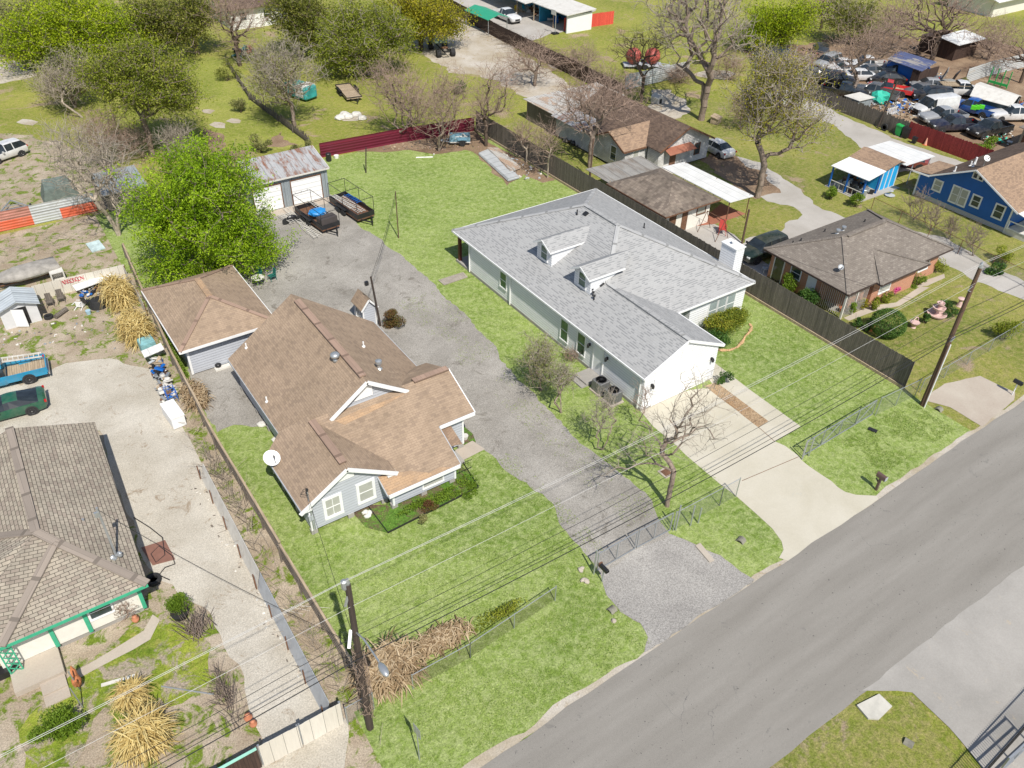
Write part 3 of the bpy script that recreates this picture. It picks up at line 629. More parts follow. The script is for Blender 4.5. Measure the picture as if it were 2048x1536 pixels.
# ===== grey house with tan shingles
ht = thing('grey_house', (14.5, 38, 0), 'pale grey clapboard house with several tan shingled gables beside the gravel drive', 'house')
mxr, mz, me_, mb_, mf = 14.75, 5.75, 2.35, 46.4, 35.3
w_ = MB()
for a, b in (((10.2, 36), (10.2, 45.9)), ((10.2, 45.9), (19.4, 45.9)), ((19.4, 45.9), (19.4, 39)), ((19.4, 39), (19.65, 39)), ((19.65, 39), (19.65, 33.0)), ((19.65, 33), (17.65, 33)), ((9.0, 31.4), (9.0, 36)), ((9, 36), (10.2, 36))):
    w_.face([(*b, .3), (*a, .3), (*a, 2.3), (*b, 2.3)])
w_.face([(9.0, 31.4, .3), (13.6, 31.4, .3), (13.6, 31.4, 2.35), (11.3, 31.4, 4.0), (9.0, 31.4, 2.35)])
w_.face([(13.6, 30.65, .3), (17.65, 30.65, .3), (17.65, 30.65, 1.72), (13.6, 30.65, 1.72)])
w_.face([(13.6, 33.5, .3), (13.6, 30.65, .3), (13.6, 30.65, 1.72), (13.6, 33.5, 2.9)])
w_.face([(17.65, 30.65, .3), (17.65, 33.1, .3), (17.65, 33.1, 2.75), (17.65, 30.65, 1.72)])
w_.face([(11.9, mf+.35, 3.4), (17.6, mf+.35, 3.4), (14.75, mf+.35, mz-.06)])
w_.face([(10.2, 45.9, 2.2), (14.75, 45.9, 5.6), (19.3, 45.9, 2.2)][::-1])
w_.face([(19.65, 33.0, 2.3), (19.65, 38.6, 2.3), (19.65, 35.8, 4.0)])
w_.build('wall', M['sid_grey'], ht)
pr = MB()
for q in ((9.1, 31.5), (11.3, 31.5), (13.4, 31.5), (9.1, 33.5), (9.1, 35.5), (13.7, 30.8), (15.6, 30.8), (17.5, 30.8), (19.5, 33.1), (10.3, 37.2), (10.3, 39), (10.3, 41), (10.3, 43), (10.3, 45.8), (19.5, 35), (19.3, 41), (19.3, 45)): pr.box(q[0]-.18, q[1]-.15, 0, q[0]+.18, q[1]+.15, .31)
pr.build('pier', M['concgrey'], ht)
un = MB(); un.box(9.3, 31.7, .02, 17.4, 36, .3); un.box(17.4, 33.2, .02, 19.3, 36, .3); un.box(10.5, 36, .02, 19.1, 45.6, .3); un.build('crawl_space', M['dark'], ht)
r = MB(); ms = (mz-me_)/(mxr-9.85)
r.slab([(9.85, mb_, me_), (9.85, 36.6, me_), (11.25, 36.6-.55, me_+1.4*ms), (12.35, mf, me_+2.5*ms), (mxr, mf, mz), (mxr, mb_, mz)], .08)
k2 = .62
r.slab([(19.9, 38.45, me_), (19.9, mb_-1.2, me_), (18.0, mb_, me_+.75), (mxr, mb_, mz), (mxr, mf, mz), (17.25, mf, 4.0), (17.45, 36.3, 3.85)], .08)
fs = (4.1-2.75)/(35.75-32.7)           # front slope of the cross wing
zf_ = lambda y: 4.1-fs*(35.75-y)
r.slab([(11.3, 35.75, 4.1), (13.15, 32.9, zf_(32.9)), (13.15, 30.25, zf_(30.25)), (17.85, 30.25, zf_(30.25)), (17.85, 32.7, zf_(32.7)), (20.35, 32.7, zf_(32.7)), (20.35, 35.75, 4.1)], .08)
r.slab([(20.35, 35.75, 4.1), (20.35, 38.6, 2.75), (19.5, 38.6, 2.75), (16.9, 36.6, 3.8), (16.5, 35.75, 4.1)], .08)
cs = (4.1-2.35)/(11.3-8.5)
r.slab([(8.5, 31.05, 2.35), (11.3, 31.05, 4.1), (11.3, 36.2, 4.1), (9.7, 36.9, 3.1), (8.5, 36.2, 2.35)], .08)
r.slab([(11.3, 31.05, 4.1), (14.15, 31.05, 2.35), (14.15, 31.95, 2.42), (11.3, 35.75, 4.13)], .08)
ro = r.build('roof', M['sh_tan'], ht)
pt = MB(); pt.slab([(13.16, 30.27, zf_(30.27)+.012), (17.3, 30.27, zf_(30.27)+.012), (16.6, 30.55, zf_(30.55)+.012), (15.9, 30.5, zf_(30.5)+.012), (15.0, 31.0, zf_(31)+.012), (14.2, 31.2, zf_(31.2)+.012), (13.6, 31.9, zf_(31.9)+.012), (13.16, 31.9, zf_(31.9)+.012)], .01)
pt.slab([(12.5, 35.2, zf_(35.2)+.012), (12.9, 34.8, zf_(34.8)+.012), (15.5, 35.0, zf_(35.0)+.012), (17.1, 35.25, zf_(35.25)+.012), (14.0, 35.28, zf_(35.28)+.012)], .01)
pt.build('new_shingles', M['sh_tanp'], ro)
rc = MB()
for p, q in (((mxr, mf+.5, mz+.05), (mxr, mb_-1, mz+.05)), ((11.3, 31.5, 4.15), (11.3, 35.6, 4.15)), ((17.9, 35.75, 4.15), (20.3, 35.75, 4.15))): rc.bar(p, q, .42, .1)
rc.build('ridge_cap', M['ridge_tan'], ro)
fascia([((9.85, mb_, me_), (9.85, 36.8, me_)), ((19.9, mb_-1.2, me_), (19.9, 38.5, me_)), ((13.15, 30.23, zf_(30.25)), (17.85, 30.23, zf_(30.25))), ((17.87, 30.25, zf_(30.25)), (17.87, 32.7, zf_(32.7))), ((17.9, 32.68, zf_(32.7)), (20.35, 32.68, zf_(32.7))), ((13.13, 30.25, zf_(30.25)), (13.13, 32.0, zf_(32.0))), ((8.48, 31.05, 2.35), (8.48, 36.2, 2.35))], 'fascia', M['greytrim'], ht, .05, .14)
fascia([((8.4, 31.02, 2.3), (11.3, 31.02, 4.1)), ((11.3, 31.02, 4.1), (14.2, 31.02, 2.3)), ((12.3, mf-.02, 4.02), (mxr, mf-.02, mz)), ((mxr, mf-.02, mz), (17.3, mf-.02, 3.98)), ((17.9, 32.65, zf_(32.7)), (20.35, 32.65, zf_(32.7))), ((13.2, 30.2, zf_(30.25)), (17.8, 30.2, zf_(30.25))), ((20.37, 32.7, 2.75), (20.37, 35.75, 4.1))], 'rake_board', M['white'], ht, .06, .24)
sf = MB(); sf.slab([(8.5, 31.05, 2.26), (9.1, 31.05, 2.26), (9.1, 31.6, 2.26), (8.5, 31.6, 2.26)], .12); sf.slab([(13.6, 31.05, 2.26), (14.2, 31.05, 2.26), (14.2, 31.5, 2.26), (13.6, 31.5, 2.26)], .12); sf.build('eave_return', M['white'], ht)
cb = MB()
for q in ((9.0, 31.38), (13.62, 30.62), (17.67, 30.62), (19.67, 32.98)): cb.box(q[0]-.06, q[1]-.03, .3, q[0]+.06, q[1]+.09, 2.3 if q[1] > 31 else 1.7)
cb.build('corner_board', M['white'], ht)
window(ht, (10.35, 31.4, 1.45), U_F, .8, 1.25, pane='glassl', trim=.17, vert=1); window(ht, (12.35, 31.4, 1.5), U_F, .8, 1.25, pane='glassl', trim=.17)
window(ht, (16.2, 30.65, 1.05), U_F, 1.25, .9, pane='glassl', trim=.1)
window(ht, (18.1, 33.0, 1.6), U_F, .5, .8, pane='glass', trim=.1)
for c_, s_ in (((11.3, 31.37, 3.35), 1.0), ((14.6, mf+.31, 4.75), 1.2)):
    f = MB(); c_ = Vector(c_); f.prism([c_+Vector((-.55*s_, 0, -.3*s_)), c_+Vector((.45*s_, 0, -.3*s_)), c_+Vector((.45*s_, 0, .25*s_)), c_+Vector((.1, 0, .42*s_))], (0, -.04, 0)); f.build('gable_vent', M['white'], ht)
f = MB(); f.slab([(17.7, 31.55, 2.1), (18.75, 31.55, 1.85), (18.75, 33.0, 2.35), (17.7, 33.0, 2.4)], .06); f.bar((18.6, 31.7, 1.85), (18.1, 32.95, 1.35), .07, .07); f.build('porch_hood', M['sh_ltbrown'], ht)
f = MB(); f.box(17.7, 31.6, 0, 18.7, 32.9, .35); f.box(18.7, 31.7, 0, 19.0, 32.8, .18); f.build('porch_step', M['concgrey'], ht)
f = MB()
for k in range(6): f.bar((18.0+k*.2, 31.0, .1), (18.0+k*.2, 31.0, .8), .012, .012)
f.bar((17.95, 31.0, .82), (19.1, 31.0, .82), .025, .025); f.bar((17.95, 31.0, .2), (19.1, 31.0, .2), .02, .02); f.build('handrail', M['black'], ht)
p = G(673, 735, 4.9); f = MB(); f.lathe((p.x, p.y, me_+ms*(p.x-9.85)-.05), [(.16, 0), (.16, .2), (.1, .24), (.1, .34), (.27, .36), (.3, .5), (.22, .6), (.05, .65)], 14); f.build('attic_fan', M['steel'], ht, smooth=True)
rsx = lambda x: mz-(mz-me_)/(19.9-mxr)*(x-mxr)
p = G(758, 735, 4.6); f = MB(); f.lathe((p.x, p.y, rsx(p.x)-.05), [(.2, 0), (.1, .1), (.1, .4), (.2, .42), (.2, .6), (.05, .66)], 12); f.build('flue_cap', M['steel'], ht)
for q in ((727, 691, 4.4), (531, 789, 3.2), (495, 705, 2.8)):
    p = G(*q); vent_pipe(ht, (p.x, p.y, rsx(p.x) if p.x > mxr else me_+ms*(p.x-9.85)), .35, .05, 'white')
# satellite dishes are their own things
def dish(p, r_, aim, label, mat='white', post=.9):
    p = Vector(p); t_ = thing('satellite_dish', p, label, 'satellite dish'); a = Vector(aim).normalized()
    f = MB(); f.tube([p, p+Vector((0, 0, post))], .03, 6); f.build('mast', M['steel'], t_)
    c = p+Vector((0, 0, post))+a*.1; s = a.cross(Vector((0, 0, 1))).normalized(); u = s.cross(a); f = MB(); rings = []
    for k in range(5):
        rr = r_*k/4+.001; rings.append(f.pts([c+a*(.22*r_*(k/4)**2)+(s*math.cos(2*math.pi*j/18)+u*math.sin(2*math.pi*j/18))*rr for j in range(18)]))
    for k in range(4):
        for j in range(18): f.f.append([rings[k][j], rings[k][(j+1) % 18], rings[k+1][(j+1) % 18], rings[k+1][j]]); f.m.append(0)
    f.build('reflector', M[mat], t_, smooth=True)
    f = MB(); f.bar(c-u*r_*.8, c+a*r_*.9-u*.1, .03, .03); f.obox(c+a*r_*.95-u*.08, (.08, .08, .12)); f.build('feed_arm', M['black'], t_)
dish((8.55, 35.3, 1.7), .48, (.15, -.5, .85), 'round white satellite dish at the left eave of the grey clapboard house', post=1.1)
# garage behind, hip roof
hg = thing('detached_garage', (10.7, 53, 0), 'grey sided garage with tan hip roof under the edge of the bright green tree', 'garage')
gl, gr, gf, gb, ge, gp = 7.45, 14.25, 48.75, 58.0, 2.4, 4.0
f = MB()
for a, b in (((7.95, 57.5), (7.95, 49.2)), ((7.95, 49.2), (13.8, 49.2)), ((13.8, 49.2), (13.8, 57.5)), ((13.8, 57.5), (7.95, 57.5))): f.face([(*a, .1), (*b, .1), (*b, ge), (*a, ge)])
f.build('wall', M['sid_grey'], hg)
r = MB(); A1 = (10.8, 51.9, gp); A2 = (10.8, 54.6, gp)
r.slab([(gl, gb, ge), (gl, gf, ge), A1, A2], .08); r.slab([(gl, gf, ge), (gr, gf, ge), A1], .08); r.slab([(gr, gf, ge), (gr, gb, ge), A2, A1], .08); r.slab([(gr, gb, ge), (gl, gb, ge), A2], .08)
ro = r.build('roof', M['sh_tan'], hg); f = MB()
for p, q in ((A1, A2),): f.bar(Vector(p)+Vector((0, 0, .03)), Vector(q)+Vector((0, 0, .03)), .4, .06)
f.build('ridge_cap', M['sh_tanp'], ro); f = MB()
for p, q in ((A1, (gl, gf, ge)), (A1, (gr, gf, ge)), (A2, (gl, gb, ge)), (A2, (gr, gb, ge))): f.bar(Vector(p)+Vector((0, 0, .02)), Vector(q)+Vector((0, 0, .02)), .28, .04)
f.build('hip_cap', M['ridge_tan'], ro)
fascia([((gl, gf-.02, ge), (gr, gf-.02, ge)), ((gl-.02, gf, ge), (gl-.02, gb, ge)), ((gr+.02, gf, ge), (gr+.02, gb, ge))], 'fascia', M['white'], hg, .05, .18)
f = MB(); f.box(7.9, 49.13, .1, 8.05, 49.25, ge-.1); f.box(12.2, 49.15, .1, 12.24, 49.2, ge-.1); f.build('corner_board', M['white'], hg)
f = MB(); f.box(9.4, 48.7, .02, 12.3, 49.1, .14); f.build('door_sill', M['offwhite'], hg)
# rusty metal garage
p1, p2 = G(523.4, 366, 3.0), G(657.6, 334.6, 3.0); b2 = G(627.6, 289.6, 3.9); yb = b2.y; xr = p2.x; yf = (p1.y+p2.y)/2
hm = thing('metal_garage', (24, 72, 0), 'grey metal garage with rusty streaked roof and two white roll-up doors', 'garage')
xl = 20.2; xr2 = xr-.15
f = MB(); f.face([(xl+.2, yf+.25, 0), (xr2, yf+.25, 0), (xr2, yf+.25, 2.95), (xl+.2, yf+.25, 2.95)]); f.face([(xr2, yf+.25, 0), (xr2, yb-.2, 0), (xr2, yb-.2, 3.85), (xr2, yf+.25, 2.95)]); f.face([(xl+.2, yb-.2, 0), (xl+.2, yf+.25, 0), (xl+.2, yf+.25, 2.95), (xl+.2, yb-.2, 3.85)]); f.face([(xr2, yb-.2, 0), (xl+.2, yb-.2, 0), (xl+.2, yb-.2, 3.85), (xr2, yb-.2, 3.85)]); f.build('wall', M['metalwall'], hm)
f = MB(); f.slab([(xl, yf, 3.0), (xr, yf, 3.0), (xr, yb, 3.9), (xl, yb, 3.9)], .07); f.build('roof', M['metalroof'], hm)
fascia([((xl, yf-.03, 2.98), (xr, yf-.03, 2.98)), ((xr+.03, yf, 2.98), (xr+.03, yb, 3.88))], 'eave_trim', M['offwhite'], hm, .05, .14)
panel(hm, 'roller_door', (25.35, yf+.25, 1.25), U_F, 2.9, 2.3, 'garagedoor', frame='rusty'); panel(hm, 'roller_door', (21.6, yf+.25, 1.25), U_F, 2.6, 2.3, 'garagedoor', frame='rusty')
f = MB(); f.box(xl, yf-1.0, 0, xr, yf+.2, .05); f.build('apron', M['pathc'], hm)
# playhouse
hp = thing('playhouse', (20.9, 48.9, 0), 'tiny white playhouse with steep brown roof beside the red-leaved bush', 'playhouse')
f = MB(); a0, a1, b0, b1 = 20.35, 21.4, 48.1, 49.65; am = (a0+a1)/2
f.face([(a0, b0, .05), (a1, b0, .05), (a1, b0, 1.65), (am, b0, 2.3), (a0, b0, 1.65)]); f.face([(a1, b1, .05), (a0, b1, .05), (a0, b1, 1.65), (am, b1, 2.3), (a1, b1, 1.65)])
f.face([(a0, b1, .05), (a0, b0, .05), (a0, b0, 1.65), (a0, b1, 1.65)]); f.face([(a1, b0, .05), (a1, b1, .05), (a1, b1, 1.65), (a1, b0, 1.65)]); f.build('wall', M['sid_grey'], hp)
f = MB(); f.slab([(a0-.15, b0-.15, 1.58), (am, b0-.15, 2.42), (am, b1+.1, 2.42), (a0-.15, b1+.1, 1.58)], .05); f.slab([(am, b0-.15, 2.42), (a1+.15, b0-.15, 1.58), (a1+.15, b1+.1, 1.58), (am, b1+.1, 2.42)], .05); f.build('roof', M['sh_tan'], hp)
fascia([((a0-.15, b0-.17, 1.6), (am, b0-.17, 2.42)), ((am, b0-.17, 2.42), (a1+.15, b0-.17, 1.6))], 'rake_board', M['white'], hp, .04, .13)
f = MB(); [f.box(x-.05, b0-.03, .05, x+.05, b0+.02, 1.6) for x in (a0+.03, a1-.03)]; f.build('corner_board', M['white'], hp)
window(hp, (a0, 48.9, .95), U_L, .55, .8, trim=.07, vert=1)
# ===== old house at the lower left (roof of worn diamond shingles)
ho = thing('old_house', (-3, 37.5, 0), 'old white house with green trim under a large worn shingle roof', 'house')
er, el, fy, by, oz, orz = .45, -6.9, 30.45, 44.15, 2.6, 4.05
f = MB()
for a, b in (((el+.5, 43.8), (el+.5, 31.2)), ((el+.5, 31.2), (0, 31.2)), ((0, 31.2), (.35, 43.8)), ((.35, 43.8), (el+.5, 43.8))): f.face([(*a, .35), (*b, .35), (*b, oz), (*a, oz)])
f.build('wall', M['wallwhite'], ho)
f = MB(); f.box(el+.6, 31.3, 0, -.1, 43.6, .36); f.build('foundation', M['concgrey'], ho)
r = MB(); T1 = (-2.95, by, orz); T2 = (-3.2, 35.2, orz); T3 = (-2.55, 34.2, 3.86)
r.slab([(1.15, by, oz), T1, T2, T3, (er, fy, oz)], .08)
r.slab([T1, (el, by, oz), (el, 38.4, oz), T2], .08)
r.slab([(er, fy, oz), T3, (-5.9, fy, oz)], .08)
r.slab([T3, T2, (el-1.2, 31.4, oz+.1), (-5.9, fy, oz)], .08)
r.slab([T2, (el, 38.4, oz), (el-5, 36, oz+.4), (el-5, 31.8, oz+.4), (el-1.2, 31.4, oz+.1)], .08)
ro = r.build('roof', M['sh_old'], ho); f = MB()
for p, q in ((T1, T2), (T2, T3), (T3, (er, fy, oz)), (T3, (-5.9, fy, oz)), (T2, (el, 38.4, oz))): f.bar(Vector(p)+Vector((0, 0, .04)), Vector(q)+Vector((0, 0, .04)), .42, .08)
f.build('ridge_cap', M['ridge_old'], ro)
fascia([((er, fy-.02, oz-.02), (-6.2, fy-.02, oz-.02))], 'fascia', M['green'], ho, .05, .16)
f = MB()
for x in (-.02, -2.55, -4.05): f.box(x-.09, 31.1, .35, x+.09, 31.22, 2.5)
f.box(-2.6, 31.1, 2.3, 0, 31.2, 2.5); f.build('trim_board', M['green'], ho)
window(ho, (-1.85, 31.2, 1.5), U_F, .95, .85, trim=.1, bars=1, pane='glass')
f = MB()
for k in range(5): f.bar((-6.1, 30.75, .35+k*.4), (-5.7, 30.75, .75+k*.4), .04, .04); f.bar((-5.7, 30.75, .35+k*.4), (-6.1, 30.75, .75+k*.4), .04, .04)
f.bar((-6.15, 30.75, .3), (-6.15, 30.75, 2.5), .06, .06); f.bar((-5.65, 30.75, .3), (-5.65, 30.75, 2.5), .06, .06); f.build('porch_trellis', M['green'], ho)
f = MB(); f.box(-6.2, 29.6, 0, -4.1, 31.2, .34); f.box(-5.2, 28.9, 0, -4.15, 29.6, .17); f.box(-5.2, 28.3, 0, -4.15, 28.9, .09); f.build('porch_slab', M['pathc'], ho)
vent_pipe(ho, (-1.15, 35.6, 3.15), .25, .06, 'steel')
# service mast on this roof
sp = thing('service_mast', (-.35, 32.6, 3.0), 'thin grey service mast with cable clamps on the worn roof of the old house', 'service mast')
f = MB(); f.tube([(-.35, 32.6, .5), (-.35, 32.6, 6.4)], .055, 8); f.build('pipe', M['steel'], sp)
f = MB(); f.obox((-.45, 32.6, 6.0), (.2, .12, .3)); f.ball((-.5, 32.55, 3.0), .17, 8, 6, .4, 3); f.ball((-.2, 32.55, 3.1), .14, 8, 6, .4, 5); f.build('fitting', M['steel'], sp)
# ===== brick house
hb = thing('brick_house', (58, 33.5, 0), 'low orange brick house with a wide taupe shingle hip roof', 'house')
ez2, rz2 = 2.5, 4.4
f = MB()
ring = [(51.9, 37.2), (51.9, 32.2), (53.1, 32.2), (53.1, 30.2), (55.0, 30.2), (55.0, 29.6), (60.6, 29.6), (60.6, 30.0), (64.3, 30.0), (64.3, 37.2)]
for i in range(len(ring)): 
    a, b = ring[i], ring[(i+1) % len(ring)]; f.face([(*a, 0), (*b, 0), (*b, ez2), (*a, ez2)])
f.build('wall', M['brick'], hb)
r = MB(); V1 = (55.3, 33.55, rz2); V2 = (60.6, 33.55, rz2); W1 = (57.2, 31.75, 3.55)
r.slab([(51.35, 37.75, ez2), (51.35, 29.35, ez2), V1], .08); r.slab([(64.8, 37.75, ez2), (51.35, 37.75, ez2), V1, V2], .08); r.slab([(64.8, 29.35, ez2), (64.8, 37.75, ez2), V2], .08)
r.slab([(51.35, 29.35, ez2), (54.7, 29.35, ez2), W1, (60.9, 29.35, ez2), (64.8, 29.35, ez2), V2, V1], .08)
r.slab([(54.7, 29.35, ez2), (54.7, 28.85, ez2), W1], .08); r.slab([(54.7, 28.85, ez2), (60.9, 28.85, ez2), W1], .08); r.slab([(60.9, 28.85, ez2), (60.9, 29.35, ez2), W1], .08)
ro = r.build('roof', M['sh_taupe'], hb); f = MB()
for p, q in ((V1, V2), (V1, (51.35, 37.75, ez2)), (V1, (51.35, 29.35, ez2)), (V2, (64.8, 29.35, ez2)), (V2, (64.8, 37.75, ez2)), (W1, (54.7, 28.85, ez2)), (W1, (60.9, 28.85, ez2))): f.bar(Vector(p)+Vector((0, 0, .02)), Vector(q)+Vector((0, 0, .02)), .28, .04)
f.build('hip_cap', M['sh_taupe'], ro); f = MB(); f.bar((55.6, 33.4, rz2+.02), (60.4, 33.4, rz2+.02), .3, .1); f.build('ridge_vent', M['sh_taupe'], ro)
fascia([((51.33, 29.35, ez2), (51.33, 37.75, ez2)), ((51.35, 29.33, ez2), (54.7, 29.33, ez2)), ((54.7, 28.83, ez2), (60.9, 28.83, ez2)), ((60.9, 29.33, ez2), (64.8, 29.33, ez2)), ((54.68, 28.85, ez2), (54.68, 29.35, ez2))], 'fascia', plain('dark_brown_fascia', (.06, .04, .035, 1)), hb, .05, .14)
f = MB(); f.box(51.7, 29.6, 0, 51.85, 29.75, 2.4); f.box(53.0, 29.55, 0, 53.1, 29.65, 2.4)
for k in range(14): f.bar((51.8, 29.8+k*.17, .1), (51.8, 29.8+k*.17, 2.3), .03, .03)
for k in range(16): f.bar((51.85+k*.17, 29.62, .1), (51.85+k*.17, 29.62, 2.3), .03, .03)
f.build('porch_grille', M['offwhite'], hb)
panel(hb, 'door', (51.9, 36.3, 1.1), U_L, .9, 2.1, 'glass', frame='white'); panel(hb, 'door', (51.9, 33.0, 1.1), U_L, .85, 2.05, 'white')
window(hb, (51.9, 34.6, 1.6), U_L, .9, .9); window(hb, (56.6, 29.6, 1.45), U_F, 1.3, 1.0, pane='glassl'); window(hb, (62.3, 30.0, 1.45), U_F, 1.2, 1.0, pane='glass')
def rbz(x, y): return ez2+(rz2-ez2)*min((x-51.35)/3.95, (37.75-y)/4.2, (64.8-x)/4.2, (y-29.35)/4.2)
for q in ((1652, 453), (1604, 472), (1728, 447), (1588, 476)): 
    p = G(*q, 3.6); vent_pipe(hb, (p.x, p.y, rbz(p.x, p.y)), .22, .05, 'black')
for q in ((1687, 459), (1675, 467)):
    p = G(*q, 3.9); f = MB(); f.lathe((p.x, p.y, rbz(p.x, p.y)-.05), [(.2, 0), (.12, .12), (.12, .3), (.2, .32), (.18, .42)], 10); f.build('roof_vent', M['steel'], hb)
dish((52.6, 31.4, 2.95), .22, (-.4, -.5, .6), 'small grey antenna dish on the taupe roof of the brick house', 'steel', .5)
# ===== hip-roof shack, its tin roofs and carport behind the wood fence
def posts(parent, ps, h, mat='steel', r=.05):
    for p in ps:
        f = MB(); f.tube([(p[0], p[1], 0), (p[0], p[1], h)], r, 6); f.build('post', M[mat], parent)
hs = thing('small_house', (52, 50.5, 0), 'small pale stucco cottage with a dirty brown pyramid roof behind the tall wood fence', 'house')
f = MB(); f.box(49.2, 46.9, 0, 54.6, 53.9, 2.4); f.build('wall', M['wallwhite'], hs)
r = MB(); Z = 3.75; a_, b_ = (51.9, 49.4, Z), (51.9, 51.4, Z); x0_, x1_, y0_, y1_ = 48.5, 55.2, 46.3, 54.4
r.slab([(x0_, y1_, 2.4), (x0_, y0_, 2.4), a_, b_], .08); r.slab([(x0_, y0_, 2.4), (x1_, y0_, 2.4), a_], .08); r.slab([(x1_, y0_, 2.4), (x1_, y1_, 2.4), b_, a_], .08); r.slab([(x1_, y1_, 2.4), (x0_, y1_, 2.4), b_], .08)
M['sh_dirty'] = shingle('dirty_grey_brown_shingle', (.25, .205, .165, 1), (.2, .165, .135, 1), (.15, .12, .1, 1), stain=.4, bh=.3, mortar=.6)
r.build('roof', M['sh_dirty'], hs); fascia([((x0_, y0_-.02, 2.38), (x1_, y0_-.02, 2.38)), ((x0_-.02, y0_, 2.38), (x0_-.02, y1_, 2.38)), ((x1_+.02, y0_, 2.38), (x1_+.02, y1_, 2.38))], 'fascia', M['rusty'], hs, .04, .12)
panel(hs, 'door', (50.0, 46.9, 1.05), U_F, .85, 2.05, 'rusty'); panel(hs, 'door', (51.5, 46.9, 1.05), U_F, .7, 2.05, 'rusty'); window(hs, (53.5, 46.9, 1.55), U_F, 1.0, .65, bars=0, pane='glassl', frame='rusty')
ct = thing('tin_roof_lean_to', (52, 56, 0), 'grey tin lean-to roof joining the small cottage to the white gabled house', 'lean-to')
f = MB(); f.slab([(48.6, 57.7, 2.55), (48.9, 54.3, 2.3), (55.4, 54.3, 2.3), (55.3, 57.4, 2.55)], .05); f.build('roof', M['greymetal'], ct); posts(ct, ((48.9, 57.4), (49.1, 54.6), (55.1, 57.2)), 2.4, 'woodl')
cp = thing('white_carport', (56.9, 49.8, 0), 'long white metal carport roof on thin rusty posts beside the small cottage', 'carport')
f = MB(); f.slab([(55.3, 54.3, 2.5), (55.3, 45.3, 2.5), (58.4, 45.3, 2.35), (58.3, 54.3, 2.35)], .07); f.build('roof', M['whitemetal'], cp); posts(cp, ((55.6, 45.6), (58.2, 45.6), (58.2, 49.8), (58.2, 54), (55.6, 50)), 2.4, 'rusty')
# ===== white gabled house with brown roof
hg2 = thing('gabled_house', (61, 62, 0), 'weathered white house with dark brown L-shaped roof, next to the white sedan', 'house')
f = MB(); bx0, bx1, by0, by1 = 58.0, 65.1, 57.5, 60.9
f.face([(bx0, 57.6, .2), (65.0, 57.6, .2), (65.0, 57.6, 2.55), (61.4, 57.6, 4.35), (bx0, 57.6, 2.55)])
f.face([(65.0, 57.6, .2), (65.0, 71, .2), (65.0, 71, 2.55), (65.0, 57.6, 2.55)]); f.face([(bx0, 59.3, .2), (bx0, 57.6, .2), (bx0, 57.6, 2.55), (bx0, 59.3, 2.55)])
f.face([(55.1, 59.4, .2), (58.0, 59.4, .2), (58.0, 59.4, 2.5), (55.1, 59.4, 2.5)]); f.face([(55.1, 63.9, .2), (55.1, 59.4, .2), (55.1, 59.4, 2.5), (55.1, 61.7, 3.6), (55.1, 63.9, 2.5)])
f.face([(55.1, 71, .2), (55.1, 63.9, .2), (55.1, 63.9, 2.5), (55.1, 71, 2.5)]); f.face([(65, 71, .2), (55.1, 71, .2), (55.1, 71, 2.6), (61.4, 71, 4.35), (65, 71, 2.6)])
f.build('wall', M['sid_old'], hg2)
r = MB(); s_ = (4.4-2.5)/3.85
r.slab([(57.6, 57.1, 2.5), (61.4, 57.1, 4.4), (61.4, 71.2, 4.4), (57.6, 71.2, 2.5)], .08); r.slab([(61.4, 57.1, 4.4), (65.3, 57.1, 2.45), (65.3, 71.2, 2.45), (61.4, 71.2, 4.4)], .08)
r.slab([(54.8, 64.2, 2.45), (54.8, 71.3, 2.2), (57.7, 71.3, 2.6), (57.7, 64.2, 2.6)], .08)
ro = r.build('roof', M['sh_brown'], hg2)
r = MB(); r.slab([(54.6, 59.1, 2.45), (57.6, 59.1, 2.45), (60.3, 61.7, 3.78), (54.6, 61.7, 3.72)], .08); r.slab([(54.6, 61.7, 3.72), (60.3, 61.7, 3.8), (57.7, 64.4, 2.45), (54.6, 64.4, 2.45)], .08); r.build('tan_roof', M['sh_ltbrown'], ro)
fascia([((57.6, 57.08, 2.45), (61.4, 57.08, 4.35)), ((61.4, 57.08, 4.35), (65.3, 57.08, 2.4)), ((54.58, 59.1, 2.4), (54.58, 61.7, 3.7)), ((54.6, 59.08, 2.4), (57.6, 59.08, 2.4)), ((54.58, 61.7, 3.7), (54.58, 64.4, 2.4))], 'rake_board', M['rusty'], hg2, .05, .16)
window(hg2, (63.4, 57.6, 1.5), U_F, .65, 1.1, frame='rusty', trim=.08); window(hg2, (56.5, 59.4, 1.4), U_F, .7, 1.3, pane='glassl'); window(hg2, (55.1, 61.2, 1.5), U_L, .8, 1.4, pane='glass')
f = MB(); f.slab([(58.6, 56.6, 2.1), (62.3, 56.6, 2.1), (62.3, 57.6, 2.45), (58.6, 57.6, 2.45)], .05); f.build('porch_hood', M['brickpave'], hg2); panel(hg2, 'door', (60.0, 57.6, 1.2), U_F, .85, 1.95, 'rusty')
f = MB(); f.box(58.8, 56.6, 0, 61.8, 57.55, .2); f.build('porch_slab', M['offwhite'], hg2)
# long tin shed
ls = thing('long_shed', (59, 72, 0), 'long low shed with a patchwork of rusty tin sheets on its roof', 'shed')
f = MB(); f.slab([(54.9, 71.5, 2.35), (65.3, 71.5, 2.6), (65.3, 76.8, 2.6), (54.9, 77.2, 2.35)], .05); f.build('roof', M['patchmetal'], ls)
f = MB(); f.slab([(54.6, 66, 2.3), (57.3, 66, 2.8), (57.3, 71.4, 2.8), (54.6, 71.4, 2.3)], .05); f.build('side_roof', M['metalroof'], ls)
f = MB(); f.face([(55.2, 76.8, 0), (55.2, 64.5, 0), (55.2, 64.5, 2.2), (55.2, 76.8, 2.2)]); f.box(55.3, 71.6, 0, 65, 76.6, 2.25); f.build('wall', M['wood'], ls)
